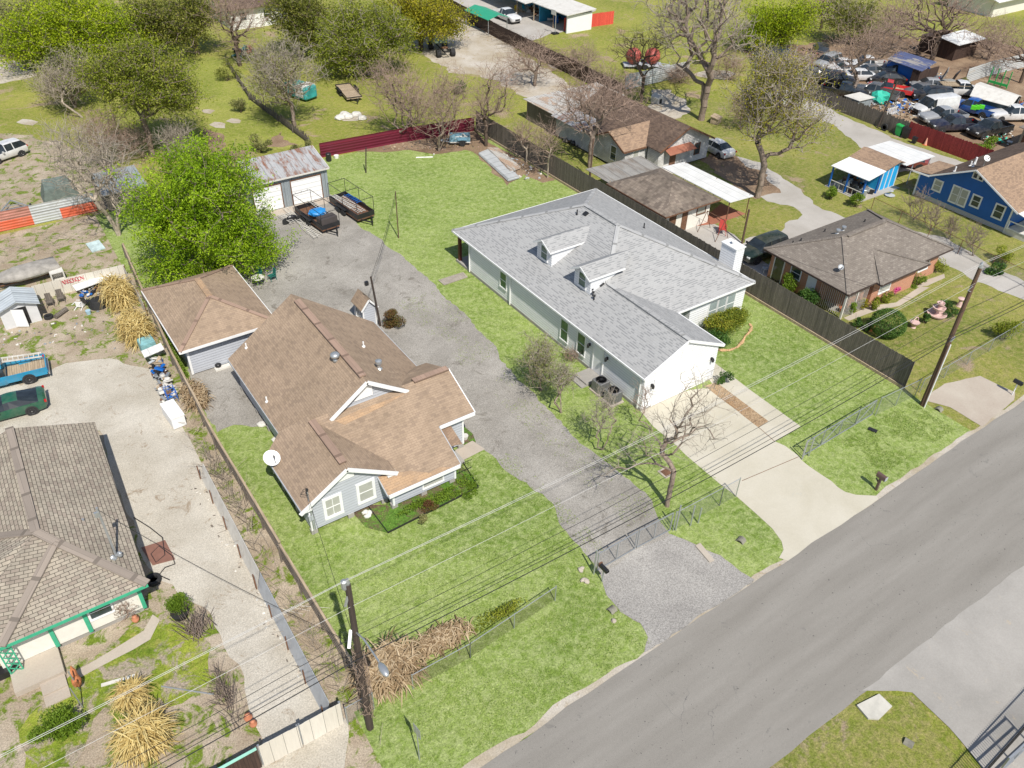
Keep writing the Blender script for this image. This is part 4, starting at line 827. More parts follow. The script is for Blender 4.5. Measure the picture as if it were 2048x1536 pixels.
# ===== blue house
hB = thing('blue_house', (79, 35.5, 0), 'bright blue house with white window trim and a brown roof, at the right edge', 'house')
f = MB(); wx = 76.5
f.face([(wx, 40.4, .45), (wx, 30.9, .45), (wx, 30.9, 2.7), (wx, 34.9, 4.75), (wx, 38.9, 2.75), (wx, 40.4, 2.75)]); f.face([(wx, 30.9, .45), (90, 30.9, .45), (90, 30.9, 2.7), (wx, 30.9, 2.7)]); f.face([(79.4, 40.4, .45), (wx, 40.4, .45), (wx, 40.4, 2.7), (79.4, 40.4, 2.7)]); f.face([(90, 38.8, .45), (wx, 38.8, .45), (wx, 38.8, 2.75), (90, 38.8, 2.75)]); f.face([(79.4, 38.8, .45), (79.4, 40.4, .45), (79.4, 40.4, 2.7), (79.4, 38.8, 2.7)])
f.build('wall', M['blue'], hB)
f = MB(); f.face([(wx+.03, 40.4, 0), (wx+.03, 30.9, 0), (wx+.03, 30.9, .45), (wx+.03, 40.4, .45)]); f.build('lattice_skirt', siding('lattice_skirt', (.5, .5, .5, 1), .12, line=.2), hB)
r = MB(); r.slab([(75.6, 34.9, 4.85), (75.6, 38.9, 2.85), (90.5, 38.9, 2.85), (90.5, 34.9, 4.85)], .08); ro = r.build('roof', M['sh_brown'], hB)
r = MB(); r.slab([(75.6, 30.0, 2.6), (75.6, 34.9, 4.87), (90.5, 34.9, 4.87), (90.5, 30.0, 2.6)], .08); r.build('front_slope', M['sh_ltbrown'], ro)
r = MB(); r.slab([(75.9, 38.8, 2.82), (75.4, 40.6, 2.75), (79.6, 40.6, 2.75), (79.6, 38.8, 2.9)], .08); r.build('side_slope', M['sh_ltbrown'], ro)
fascia([((75.58, 30.0, 2.55), (75.58, 34.9, 4.82)), ((75.58, 34.9, 4.82), (75.58, 38.9, 2.8)), ((75.5, 38.9, 2.75), (75.4, 40.6, 2.7))], 'rake_board', M['white'], hB, .05, .14)
for yy, ww, hh, zc in ((38.3, .7, .9, 1.75), (36.4, .62, 1.45, 1.6), (35.55, .62, 1.45, 1.6), (34.3, .7, .95, 1.75), (32.0, .75, 1.15, 1.65)): window(hB, (wx, yy, zc), U_L, ww, hh, trim=.14, pane='glassl' if yy > 35 else 'glass')
window(hB, (wx, 35.2, 3.95), U_L, .35, .42, trim=.1, bars=0); window(hB, (wx, 34.65, 3.95), U_L, .35, .42, trim=.1, bars=0)
f = MB(); f.box(wx-.03, 40.3, 0, wx+.05, 40.45, 2.75); f.box(wx-.03, 30.85, 0, wx+.05, 30.98, 2.7); f.build('corner_board', M['white'], hB)
f = MB(); f.box(76.4, 28.8, 0, 80, 30.8, .5); f.build('porch_floor', M['offwhite'], hB)
f = MB(); [f.bar((76.4, y, .5), (76.4, y, 1.3), .09, .09) for y in (28.9, 30.7)]; f.bar((76.4, 28.8, 1.3), (76.4, 30.8, 1.3), .08, .08); f.bar((76.4, 28.8, .6), (76.4, 30.8, .6), .08, .08); f.build('porch_rail', M['white'], hB)
f = MB(); f.slab([(75.7, 28.4, 2.2), (82, 28.4, 2.2), (82, 30.4, 2.6), (75.7, 30.4, 2.6)], .06); f.build('porch_roof', M['white'], hB)
for q in ((1941, 331), (1944, 339), (1910, 341)): 
    p = G(*q, 3.9); vent_pipe(hB, (p.x, p.y, 4.85-.5*abs(p.y-34.9)), .45, .07, 'white')
vent_pipe(hB, (78.9, 36.8, 3.9), .7, .1, 'white')
dish((77.2, 35.2, 4.7), .3, (-.3, -.6, .7), 'white satellite dish on the ridge of the blue house', post=.7)
# blue shed with canopy and carport
bs = thing('blue_shed', (74, 44.5, 0), 'small blue shed with brown roof and a white canopy over a cluttered open porch', 'shed')
f = MB(); f.face([(74.0, 42.7, 0), (76.5, 42.7, 0), (76.5, 42.7, 2.5), (74.0, 42.7, 2.05)][:3]+[(76.0, 42.7, 2.75), (74.0, 42.7, 2.1)])
f.face([(74.0, 46.3, 0), (74.0, 42.7, 0), (74.0, 42.7, 2.1), (74.0, 46.3, 2.1)]); f.face([(76.5, 42.7, 0), (76.5, 46.3, 0), (76.5, 46.3, 2.5), (76.5, 42.7, 2.5)]); f.build('wall', M['bluel'], bs)
f = MB(); [f.box(x-.04, 42.64, 0, x+.04, 42.7, 2.2+(x-74)*.25) for x in (74.05, 74.85, 75.55, 76.45)]; f.bar((73.9, 42.62, 2.15), (76.0, 42.62, 2.8), .05, .1); f.build('trim_board', M['white'], bs)
f = MB(); f.slab([(73.3, 46.5, 2.32), (73.3, 42.3, 2.32), (75.9, 42.3, 2.85), (75.9, 46.7, 2.85)], .06); f.slab([(75.9, 46.7, 2.85), (75.9, 42.3, 2.85), (76.7, 42.3, 2.6), (76.7, 46.7, 2.6)], .06); f.build('roof', M['sh_ltbrown'], bs)
f = MB(); f.slab([(70.4, 46.2, 2.25), (70.6, 41.9, 2.25), (73.6, 42.2, 2.42), (73.4, 46.4, 2.42)], .06); f.build('canopy', M['white'], bs)
for p in ((70.8, 42.3), (70.6, 46.0), (70.7, 44.2), (73.3, 42.5)):
    f = MB(); f.box(p[0]-.07, p[1]-.07, 0, p[0]+.07, p[1]+.07, 2.2); f.build('post', M['blue'], bs)
f = MB()
for z_ in (.15, .8): f.bar((70.75, 42.3, z_), (70.6, 46, z_), .06, .06)
for k in range(8): f.bar((70.75-k*.02, 42.4+k*.5, .15), (70.75-k*.02, 42.4+k*.5, .8), .03, .03)
f.build('railing', M['offwhite'], bs)
f = MB(); f.box(70.5, 42.0, 0, 76.6, 46.4, .06); f.build('floor_slab', M['lane'], bs)
cB = thing('flat_carport', (79, 44.6, 0), 'flat white ribbed carport beside the blue shed with a red car under it', 'carport')
f = MB(); f.slab([(76.3, 46.9, 2.55), (76.3, 41.9, 2.5), (81.2, 41.9, 2.4), (80.6, 46.9, 2.45)], .06); f.build('roof', M['whitemetal'], cB); posts(cB, ((80.9, 42.2), (80.4, 46.6), (78.0, 42.2)), 2.4, 'greytrim')
# ===== far buildings along the top
tb = thing('open_front_workshop', (84, 108, 0), 'open-fronted blue and white workshop with a pale flat roof near the bright red fence', 'workshop')
f = MB(); f.box(80.6, 102.6, 0, 85.3, 102.8, 2.5); f.box(85.2, 102.8, 0, 85.4, 114, 2.7); f.build('end_wall', M['white'], tb)
f = MB(); f.box(84.9, 102.9, 0, 85.1, 126, 2.6); f.box(80.8, 109.8, 0, 85, 110, 2.6); f.build('inner_wall', plain('teal_blue_wall', (.02, .2, .33, 1)), tb)
f = MB(); f.slab([(80.2, 111, 2.7), (80.2, 102.2, 2.7), (85.7, 102.2, 3.0), (85.7, 111, 3.0)], .12); f.slab([(79.6, 126, 2.6), (79.0, 111.3, 2.6), (85.7, 111.1, 3.1), (85.7, 126, 3.1)], .12); f.build('roof', M['offwhite'], tb)
posts(tb, ((80.6, 106), (80.4, 110.8), (79.4, 114)), 2.6, 'woodl', .08)
gc = thing('green_canopy', (71.5, 111, 0), 'small green gabled canopy beside the dark back fence', 'canopy')
f = MB(); f.slab([(69.7, 107.4, 2.2), (71.6, 107.4, 2.75), (71.6, 114.0, 2.75), (69.7, 114.0, 2.2)], .06); f.slab([(71.6, 107.4, 2.75), (73.4, 107.4, 2.2), (73.4, 114, 2.2), (71.6, 114, 2.75)], .06); f.build('roof', plain('green_metal_roof', (.03, .3, .17, 1), .5), gc); posts(gc, ((69.9, 107.6), (73.2, 107.6), (69.9, 113.8), (73.2, 113.8)), 2.2)
tl = thing('distant_white_house', (44, 134, 0), 'white house with brown hip roof seen between the trees at the top', 'house')
f = MB(); f.box(38.6, 128.3, 0, 48.5, 138, 3.0); f.build('wall', M['white'], tl); r = MB(); 
r.slab([(38, 127.5, 3.0), (49.2, 127.5, 3.0), (43.6, 133, 5)], .1); r.slab([(49.2, 127.5, 3), (49.2, 138.6, 3), (43.6, 133, 5)], .1); r.slab([(38, 138.6, 3), (38, 127.5, 3), (43.6, 133, 5)], .1); r.slab([(49.2, 138.6, 3), (38, 138.6, 3), (43.6, 133, 5)], .1); r.build('roof', M['sh_brown'], tl)
for x in (40.5, 44.2): window(tl, (x, 128.3, 1.7), U_F, 1.0, 1.1)
p = G(2000, 20); fb = thing('distant_pale_building', (p.x, p.y, 0), 'long pale roofed building at the top right corner', 'building')
f = MB(); f.box(p.x-6, p.y-2, 0, p.x+10, p.y+6, 2.6); f.build('wall', M['wallwhite'], fb); f = MB(); f.slab([(p.x-7, p.y-3, 2.6), (p.x+11, p.y-3, 2.6), (p.x+11, p.y+2, 3.8), (p.x-7, p.y+2, 3.8)], .1); f.slab([(p.x-7, p.y+2, 3.8), (p.x+11, p.y+2, 3.8), (p.x+11, p.y+7, 2.6), (p.x-7, p.y+7, 2.6)], .1); f.build('roof', M['whitemetal'], fb)
p = G(1940, 108); lf = thing('loafing_shed', (p.x, p.y, 0), 'small brown board shed with a white tin roof behind the big bare tree', 'shed')
f = MB(); f.box(p.x-5.5, p.y-.6, 0, p.x, p.y+5, 2.3); f.build('wall', M['woodd'], lf); q0 = p
f = MB(); f.slab([(p.x-6, p.y-1.2, 2.35), (p.x+.8, p.y-1.2, 2.35), (p.x+.8, p.y+2.4, 2.75), (p.x-6, p.y+2.4, 2.75)], .06); f.build('roof', M['whitemetal'], lf)
# junk yard shelters
jb = thing('tarp_roofed_shed', (107, 62.5, 0), 'blue shed with a patched blue and grey roof at the back of the junk yard', 'shed')
f = MB(); f.slab([(105, 65, 2.4), (104.8, 59.6, 2.3), (109.4, 60.6, 2.5), (109.2, 66, 2.6)], .08); f.build('roof', M['bluetarp'], jb)
f = MB(); f.box(105.4, 61, 0, 108.8, 65, 2.2); f.build('wall', M['blue'], jb); f = MB(); f.box(104.9, 59.8, 0, 105, 60.9, 2.2); f.box(105, 59.8, 0, 109, 59.95, 2.2); f.build('side_wall', M['woodd'], jb)
tn = thing('tarpaulin_shelter', (106.10, 50.60, 0.00), 'open shelter with pale grey gabled sheet roof and dark sheet sides in the junk yard', 'shelter')
f = MB(); f.slab([(103.40, 51.80, 1.70), (104.20, 47.00, 1.70), (106.50, 47.60, 2.40), (106.00, 52.90, 2.40)], .05); f.slab([(106.00, 52.90, 2.40), (106.50, 47.60, 2.40), (108.70, 48.20, 1.80), (109.20, 54.00, 1.80)], .05); f.build('roof', M['offwhite'], tn)
f = MB(); f.face([(108.70, 48.30, 0.00), (109.10, 53.90, 0.00), (109.10, 53.90, 1.80), (108.70, 48.30, 1.80)]); f.face([(103.60, 51.80, 0.20), (104.30, 47.30, 0.20), (104.30, 47.30, 1.70), (103.60, 51.80, 1.70)]); f.build('side_sheet', glass('dark_tarp', (.03, .05, .06, 1), .5), tn); posts(tn, ((104.2, 47.2), (108.6, 48.4)), 1.8)
rb_ = thing('tan_shed_house', (99, 39, 0), 'tan sided shed with grey roof at the far right beside the junk yard', 'shed')
f = MB(); f.box(96.2, 36.5, 0, 103, 41.2, 2.4); f.build('wall', siding('tan_siding', (.42, .38, .28, 1)), rb_); f = MB(); f.slab([(95.8, 36.2, 2.45), (103.4, 36.2, 2.45), (103.4, 41.6, 2.7), (95.8, 41.6, 2.7)], .08); f.build('roof', M['sh_taupe'], rb_)
f = MB(); f.box(96.05, 38.6, 0, 96.2, 40.9, 2.2); f.build('door', M['rusty'], rb_)
jx = thing('box_shed', (90.6, 59, 0), 'small box shed with pale plywood roof and blue-grey side just inside the junk yard fence', 'shed')
f = MB(); f.box(89.8, 57.6, 0, 92.4, 59.4, 1.7); f.build('wall', M['metalwall'], jx); f = MB(); f.slab([(89.6, 57.4, 1.85), (92.6, 57.4, 1.75), (92.6, 59.6, 1.75), (89.6, 59.6, 1.85)], .05); f.build('roof', M['offwhite'], jx)
# white tin garden shed at the left edge
ws = thing('garden_shed', (-.5, 63, 0), 'small white tin garden shed with its door hanging open', 'shed')
f = MB(); f.face([(-1.7, 61.8, 0), (.75, 61.8, 0), (.75, 61.8, 1.6), (-.45, 61.8, 2.05), (-1.7, 61.8, 1.6)]); f.face([(.75, 61.8, 0), (.75, 63.9, 0), (.75, 63.9, 1.6), (.75, 61.8, 1.6)]); f.face([(-1.7, 63.9, 0), (-1.7, 61.8, 0), (-1.7, 61.8, 1.6), (-1.7, 63.9, 1.6)]); f.face([(.75, 63.9, 0), (-1.7, 63.9, 0), (-1.7, 63.9, 1.6), (-.45, 63.9, 2.05), (.75, 63.9, 1.6)]); f.build('wall', plain('pale_tin', (.6, .6, .6, 1), .5, var=.08), ws)
f = MB(); f.slab([(-1.9, 61.5, 1.55), (-.45, 61.5, 2.12), (-.45, 64.1, 2.12), (-1.9, 64.1, 1.55)], .04); f.slab([(-.45, 61.5, 2.12), (1.0, 61.5, 1.55), (1.0, 64.1, 1.55), (-.45, 64.1, 2.12)], .04); f.build('roof', corr('ribbed_tin', (.5, .54, .56, 1), None, pitch=.35, seam=.5, metal=.1), ws)
f = MB(); f.box(-.9, 61.78, .05, .05, 61.82, 1.5); f.build('doorway', M['black'], ws); f = MB(); f.bar((-.95, 61.76, .8), (-.2, 61.3, .8), .03, 1.45); f.build('door', M['white'], ws)
# ---------------------------------------------------------------- fences, gates
def seg_pts(a, b, step):
    a = Vector((a[0], a[1], 0)); b = Vector((b[0], b[1], 0)); n = max(1, round((b-a).length/step)); return [a.lerp(b, i/n) for i in range(n+1)]
def board_fence(name, path, h, mat, label, pm='wood', ps=2.4, side=1, jit=.03, bw=.14, group=None, cat='fence', rails=True, mats=None, lean=0, seed=1):
    c = Vector((path[0][0]+path[-1][0], path[0][1]+path[-1][1], 0))/2; t_ = thing(name, c, label, cat, group); rnd = random.Random(seed)
    for a, b in zip(path, path[1:]):
        L = (Vector(b[:2])-Vector(a[:2])).length; n = max(1, round(L/bw)); pts = seg_pts(a, b, bw); d = (pts[-1]-pts[0]).normalized(); nrm = Vector((-d.y, d.x, 0))*side
        f = MB()
        for i in range(len(pts)-1):
            hh = h+rnd.uniform(-jit, jit); p, q = pts[i], pts[i+1]; o_ = nrm*rnd.uniform(0, .012)
            f.hexa([p+o_, q+o_, q+o_+nrm*.02, p+o_+nrm*.02, p+o_+Vector((0, 0, hh))+nrm*lean, q+o_+Vector((0, 0, hh))+nrm*lean, q+o_+nrm*(.02+lean)+Vector((0, 0, hh)), p+o_+nrm*(.02+lean)+Vector((0, 0, hh))])
        f.build('boards', M[mat], t_)
        if rails:
            for z in (.35, h*.52, h-.3):
                f = MB(); f.bar(pts[0]-nrm*.03+Vector((0, 0, z)), pts[-1]-nrm*.03+Vector((0, 0, z)), .04, .09); f.build('rail', M[pm], t_)
        for p in seg_pts(a, b, ps):
            f = MB(); w = p-nrm*.09; f.box(w.x-.045, w.y-.045, 0, w.x+.045, w.y+.045, h-.06); f.build('post', M[pm], t_)
    return t_
def link_fence(name, path, h, label, mat='chain', pm='steel', ps=3.0, rail=True, cat='fence', r=.03, group=None, posts_=True):
    c = Vector((path[0][0]+path[-1][0], path[0][1]+path[-1][1], 0))/2; t_ = thing(name, c, label, cat, group)
    for a, b in zip(path, path[1:]):
        a = Vector((a[0], a[1], 0)); b = Vector((b[0], b[1], 0)); z = Vector((0, 0, h))
        f = MB(); f.face([a+Vector((0, 0, .04)), b+Vector((0, 0, .04)), b+z*.97, a+z*.97]); f.build('wire_mesh', M[mat], t_)
        if rail: f = MB(); f.tube([a+z, b+z], .022, 6); f.build('top_rail', M[pm], t_)
        if posts_:
            for p in seg_pts(a, b, ps): f = MB(); f.tube([p, p+z*1.04], r, 6); f.build('post', M[pm], t_)
    return t_
fw = board_fence('board_fence', [(48.35, 21.6), (48.35, 76.9)], 2.3, 'wood', 'tall weathered grey board fence running from the street past the white house', side=1)
f = MB(); f.box(48.22, 21.6, 0, 48.3, 76.9, .22); f.build('kick_board', M['woodl'], fw)
board_fence('board_fence', [(7.0, 20.2), (6.9, 30.5)], 1.3, 'woodl', 'low tan board fence beside the front lawn of the grey house', side=-1, ps=2.4)
board_fence('board_fence', [(6.95, 30.6), (6.9, 41), (7.25, 51), (8.0, 63), (8.4, 68)], 1.35, 'woodl', 'low tan board fence running back past the grey house to the bright green tree', side=-1, seed=3)
for c_ in list(C.objects):
    if c_.name.startswith('board_fence') and 'low tan board' in c_.get('label', ''):
        pt_ = [(7.0, 20.2), (6.9, 30.5)] if 'front lawn' in c_['label'] else [(6.95, 30.6), (6.9, 41), (7.25, 51), (8.0, 63), (8.4, 68)]
        for a_, b_ in zip(pt_, pt_[1:]):
            f = MB(); f.bar((*a_, 1.37), (*b_, 1.37), .13, .035); f.build('added_cap', M['woodl'], c_)  # cap board added so the shaded fence gets a sunlit top edge
def sheet_fence(name, path, h, mat, label, lean=0, tiers=None, ps=2.4, pm='rusty', cat='fence', group=None, post_side=1):
    c = Vector((path[0][0]+path[-1][0], path[0][1]+path[-1][1], 0))/2; t_ = thing(name, c, label, cat, group)
    for a, b in zip(path, path[1:]):
        a = Vector((a[0], a[1], 0)); b = Vector((b[0], b[1], 0)); L = (b-a).length; d = (b-a).normalized(); n = Vector((-d.y, d.x, 0))*post_side
        for (u0, u1, z0, z1, mm) in (tiers or [(0, 1, 0, 1, mat)]):
            f = MB(); p = a.lerp(b, u0); q = a.lerp(b, u1); f.prism([p+Vector((0, 0, z0*h)), q+Vector((0, 0, z0*h)), q+Vector((lean, 0, z1*h)), p+Vector((lean, 0, z1*h))], -n*.02); f.build('sheet', M[mm], t_)
        for p in seg_pts(a, b, ps): f = MB(); f.bar(p+n*.05, p+n*.05+Vector((0, 0, h*.97)), .06, .06); f.build('post', M[pm], t_)
    return t_
sheet_fence('metal_fence', [(5.0, 20.9), (5.1, 29.5)], 1.1, 'greytrim', 'low blue-grey sheet metal fence beside the limestone drive', lean=.3)
sheet_fence('metal_fence', [(5.1, 29.6), (5.25, 39)], 1.1, 'offwhite', 'low white sheet fence along the limestone drive, with cut branches behind it', lean=.3)
sheet_fence('metal_fence', [(30.6, 78.9), (39.5, 78.2), (48.2, 77.0)], 1.55, 'maroon', 'dark maroon corrugated metal fence across the back of the long lawn')
M['orangem'] = corr('orange_metal', (.62, .12, .055, 1), (.5, .2, .13, 1), rs=.4, pitch=.25, horiz=True, metal=0, rough=.6)
M['salmonm'] = corr('faded_salmon_metal', (.5, .22, .17, 1), (.3, .14, .1, 1), rs=.5, pitch=.25, horiz=True, metal=0, rough=.6)
M['greyh'] = corr('pale_metal_sheet', (.5, .52, .52, 1), (.5, .42, .33, 1), rs=.5, pitch=.25, horiz=True, metal=.1, rough=.5, amt=(.58, .66))
sheet_fence('metal_fence', [(-8, 78.6), (8.4, 78.2)], 1.8, 'orangem', 'patchwork fence of orange, salmon and pale grey metal sheets on the left',
    tiers=[(0, .68, .5, 1, 'salmonm'), (0, .68, 0, .5, 'orangem'), (.68, .82, 0, 1, 'greyh'), (.82, 1, .55, 1, 'greyh'), (.82, 1, 0, .55, 'orangem')])
M['panelw'] = planks('aged_white_panels', (.58, .54, .46, 1), (.66, .62, .54, 1), .6, gap=.03, k=.12)
wp = sheet_fence('panel_fence', [(.9, 65.0), (7.6, 64.7)], 1.25, 'panelw', 'leaning white panel fence with red spray-painted lettering', lean=0)
f = MB(); rnd = random.Random(5)
xx = 3.1
for ch in range(9):
    c0 = Vector((xx, 64.82, .95)); k = rnd.random(); pts_ = []
    for a in range(9): pts_.append(c0+Vector((.11*math.cos(a*.8+k*6), 0, .17*math.sin(a*.8+k*3)+.04*math.sin(a*2.2))))
    for p, q in zip(pts_, pts_[1:]): f.bar(p, q, .01, .035)
    xx += .19
f.bar((2.95, 64.82, .55), (2.95, 64.82, 1.1), .01, .04); f.build('red_lettering', plain('red_spray', (.5, .02, .05, 1)), wp)
sheet_fence('panel_fence', [(7.5, 64.5), (7.35, 58.2)], 1.25, 'panelw', 'narrow white panel fence behind the dry yellow cane')
sheet_fence('metal_fence', [G(1249, 180)[:2], G(1376, 151)[:2]], 1.9, 'greyh', 'grey sheet metal fence with red frame beside the trailer of red tanks')
board_fence('board_fence', [(69.0, 76.4), (69.5, 90), (70.1, 104.6), (71.4, 118), (73, 135)], 2.0, 'woodd', 'dark brown fence along the pale gravel lot at the back', pm='woodd', side=1, ps=3)
board_fence('board_fence', [(81.2, 103.9), (90.2, 103.3)], 1.9, 'woodo', 'bright red board fence in front of the open workshop', pm='woodo', side=-1)
board_fence('board_fence', [(89.2, 39.5), (89.0, 50.0)], 1.9, 'woodr', 'dark red board fence of the junk yard', pm='woodr', side=1, jit=.06)
board_fence('board_fence', [(89.0, 50.1), (89.3, 61), (90, 66.5), (93, 76)], 1.8, 'wood', 'ragged grey picket fence of the junk yard behind the old concrete lane', side=1, jit=.14)
sheet_fence('metal_fence', [G(1928, 168)[:2], G(1975, 152)[:2], G(2075, 128)[:2]], 2.0, 'greyh', 'pale sheet metal fence behind the green frames at the far right')
board_fence('picket_gate', [(1.95, 20.35), (3.65, 20.3)], 1.65, 'panelw', 'left leaf of the white plank gate', side=-1, bw=.2, cat='gate', pm='steel', ps=1.7, rails=True, jit=.01, group='white plank gate leaves')
board_fence('picket_gate', [(3.72, 20.3), (5.6, 20.3)], 1.65, 'panelw', 'right leaf of the white plank gate', side=-1, bw=.2, cat='gate', pm='steel', ps=1.8, rails=True, jit=.01, group='white plank gate leaves')
f4 = board_fence('board_fence', [(-4.5, 20.4), (1.85, 20.4)], 1.5, 'woodd', 'brown board fence with a mint green top board beside the white plank gate', side=-1)
f = MB(); f.bar((-4.5, 20.38, 1.52), (1.85, 20.38, 1.52), .12, .04); f.build('top_board', plain('mint_paint', (.3, .6, .48, 1)), f4)
link_fence('chain_link_fence', [(5.75, 20.15), (7.05, 20.15)], 1.3, 'short chain link panel beside the white plank gate', ps=1.2)
link_fence('chain_link_fence', [(9.0, 20.05), (12.1, 20.0), (17.5, 20.45)], 1.15, 'rusty chain link fence beside the dried banana plants at the front', mat='chainr', pm='steel')
def link_gate(path, h, label, group=None, diag=False):
    t_ = thing('chain_link_gate', ((path[0][0]+path[1][0])/2, path[0][1], 0), label, 'gate', group); a = Vector((*path[0], 0)); b = Vector((*path[1], 0)); f = MB(); z = Vector((0, 0, 1))
    f.face([a+z*.08, b+z*.08, b+z*h, a+z*h]); f.build('wire_mesh', M['chain'], t_)
    n = max(2, round((b-a).length/1.6)); fr = MB()
    fr.bar(a+z*.08, b+z*.08, .05, .05); fr.bar(a+z*h, b+z*h, .05, .05)
    for p in seg_pts(a, b, (b-a).length/n): fr.bar(p+z*.06, p+z*(h+.02), .05, .05)
    if diag:
        q = seg_pts(a, b, (b-a).length/n)
        for i in range(len(q)-1): fr.bar(q[i]+z*(.1 if i % 2 else h), q[i+1]+z*(h if i % 2 else .1), .035, .035)
    fr.build('frame', M['steel'], t_); return t_
link_gate([(20.5, 20.75), (23.2, 20.8)], 1.45, 'left leaf of the chain link gate across the gravel driveway', 'gravel driveway gate leaves')
link_gate([(23.35, 20.8), (25.75, 20.75)], 1.45, 'right leaf of the chain link gate across the gravel driveway', 'gravel driveway gate leaves')
gp_ = link_fence('chain_link_fence', [(25.9, 20.65), (29.5, 20.6), (30.85, 20.6)], 1.5, 'short chain link fence by the bare front tree, between the two driveways', ps=3.6)
for i, (x, y, h, lb) in enumerate(((20.25, 20.7, 1.9, 'left steel post of the gravel driveway gate'), (26.05, 20.6, 2.0, 'right steel post of the gravel driveway gate'), (27.0, 20.4, 1.6, 'plain leaning steel post just right of the gravel driveway gate'), (27.5, 20.3, 1.2, 'shortest steel stub post between the driveways'))):
    o = MB().tube([(x, y, 0), (x+.02, y, h)], .045, 8).build('gate_post', M['steel']); tag(o, lb, 'post')
sg = link_gate([(36.9, 20.75), (44.0, 20.95)], 1.3, 'long sliding chain link gate standing open beside the concrete driveway', diag=True)
for x, lb in ((36.7, 'first steel gate post beside the concrete driveway'), (37.3, 'second steel gate post beside the concrete driveway')):
    o = MB().tube([(x, 20.6, 0), (x, 20.6, 1.6)], .045, 8).build('gate_post', M['steel']); tag(o, lb, 'post')
link_fence('chain_link_fence', [(44.2, 20.8), (48.2, 20.6)], 1.5, 'chain link fence between the sliding gate and the tall board fence', ps=2)
link_fence('chain_link_fence', [(48.9, 20.7), (75, 21.2)], 1.15, 'long chain link fence in front of the brick house garden', ps=3)
link_fence('chain_link_fence', [(69.7, 40.3), (68.8, 24.5), (68.4, 21.2)], 1.35, 'chain link fence between the brick house and the blue house', mat='chain', pm='rusty')
# ---------------------------------------------------------------- poles and wires
def upole(name, base, top_z, label, lean=(0, 0), mat='pole', r0=.17, r1=.12):
    t_ = thing(name, (*base, 0), label, 'utility pole'); tp = (base[0]+lean[0], base[1]+lean[1], top_z)
    f = MB(); f.tube([(*base, 0), ((base[0]+tp[0])/2, (base[1]+tp[1])/2, top_z/2), tp], [r0, (r0+r1)/2, r1], 12); f.build('shaft', M[mat], t_); return t_
pl = upole('utility_pole', (6.49, 19.45), 10.0, 'dark utility pole with a street light and dead vines, by the white plank gate', mat='poled')
f = MB(); f.tube([(6.5, 19.35, 7.15), (6.5, 18.6, 7.6), (6.5, 17.3, 7.75)], .04, 8); f.build('lamp_arm', M['steel'], pl)
f = MB(); f.ball((6.5, 16.95, 7.7), (.16, .36, .12), 10, 7); f.build('lamp_head', M['steel'], pl, smooth=True)
f = MB(); f.bar((6.25, 19.4, 8.9), (6.45, 19.42, 9.5), .08, .08); f.build('insulator', M['steel'], pl)
f = MB(); f.lathe((6.38, 19.5, 9.75), [(.09, 0), (.13, .1), (.13, .45), (.05, .5)], 8); f.build('insulator', M['steel'], pl)
f = MB(); f.lathe((6.5, 19.42, 10.0), [(.06, 0), (.09, .12), (.04, .35)], 8); f.build('insulator', M['steel'], pl)
f = MB(); f.bar((6.0, 19.0, 6.9), (6.35, 19.5, 7.25), .12, .1); f.build('junction_box', M['white'], pl)
f = MB(); rnd = random.Random(8)
for k in range(70):
    a = rnd.uniform(0, 6.28); z = rnd.uniform(.3, 5.4); pts_ = []
    for j in range(7): a += rnd.uniform(-.5, .9); z += rnd.uniform(.0, .3); rr = rnd.uniform(.17, .34); pts_.append((6.49+rr*math.cos(a), 19.45+rr*math.sin(a), z))
    f.tube(pts_, .014, 3, cap=False)
o = f.build('dead_vine', plain('vine_stem', (.22, .16, .12, 1), .9), pl)
pr_ = upole('utility_pole', (47.85, 19.75), 10.6, 'tall brown utility pole at the street end of the tall board fence', r0=.18, r1=.12)
f = MB(); f.lathe((47.85, 19.75, 10.6), [(.1, -.1), (.13, .05), (.1, .25), (.03, .4)], 8); f.build('insulator', M['steel'], pr_)
f = MB(); f.bar((47.1, 19.6, 9.35), (47.85, 19.7, 8.95), .05, .05); f.bar((47.1, 19.6, 9.35), (47.85, 19.7, 9.4), .04, .04); f.build('bracket', M['steel'], pr_)
f = MB(); f.tube([(47.7, 19.5, 0), (47.66, 19.5, 5.2)], .04, 6); f.build('conduit', M['white'], pr_)
f = MB(); f.obox((47.7, 19.55, 5.6), (.6, .12, .12), .2); f.build('bracket', M['steel'], pr_)
M['wirew'] = plain('bare_aluminium_wire', (.5, .49, .47, 1), .5, .0); M['wireb'] = plain('black_cable', (.015, .015, .016, 1), .6)
def wire(pts, sag, r, mat, label, cat='wire', group=None, wob=0):
    ps_ = []; rnd = random.Random(len(label))
    for (a, b), s in zip(zip(pts, pts[1:]), sag):
        a = Vector(a); b = Vector(b); n = 18
        for i in range(n+(b is Vector(pts[-1]))): 
            u = i/n; p = a.lerp(b, u); p.z -= 4*s*u*(1-u); p.z += rnd.uniform(-wob, wob); ps_.append(p)
    ps_.append(Vector(pts[-1])); f = MB(); f.tube(ps_, r, 5, cap=False); o = f.build('overhead_wire', M[mat], loc=pts[0]); return tag(o, label, cat, group)
X0, X1 = -36, 92
wire([(X0, 19.3, 10.3), (6.38, 19.35, 10.35), (47.8, 19.65, 10.95), (X1, 19.9, 10.9)], (.55, .5, .55), .009, 'wirew', 'highest pale wire strung between the two utility poles', group='overhead wires along the street')
wire([(X0, 19.45, 10.2), (6.5, 19.5, 10.22), (47.9, 19.85, 10.85), (X1, 20.1, 10.8)], (.52, .47, .52), .009, 'wirew', 'second highest pale wire, running close beside the highest one', group='overhead wires along the street')
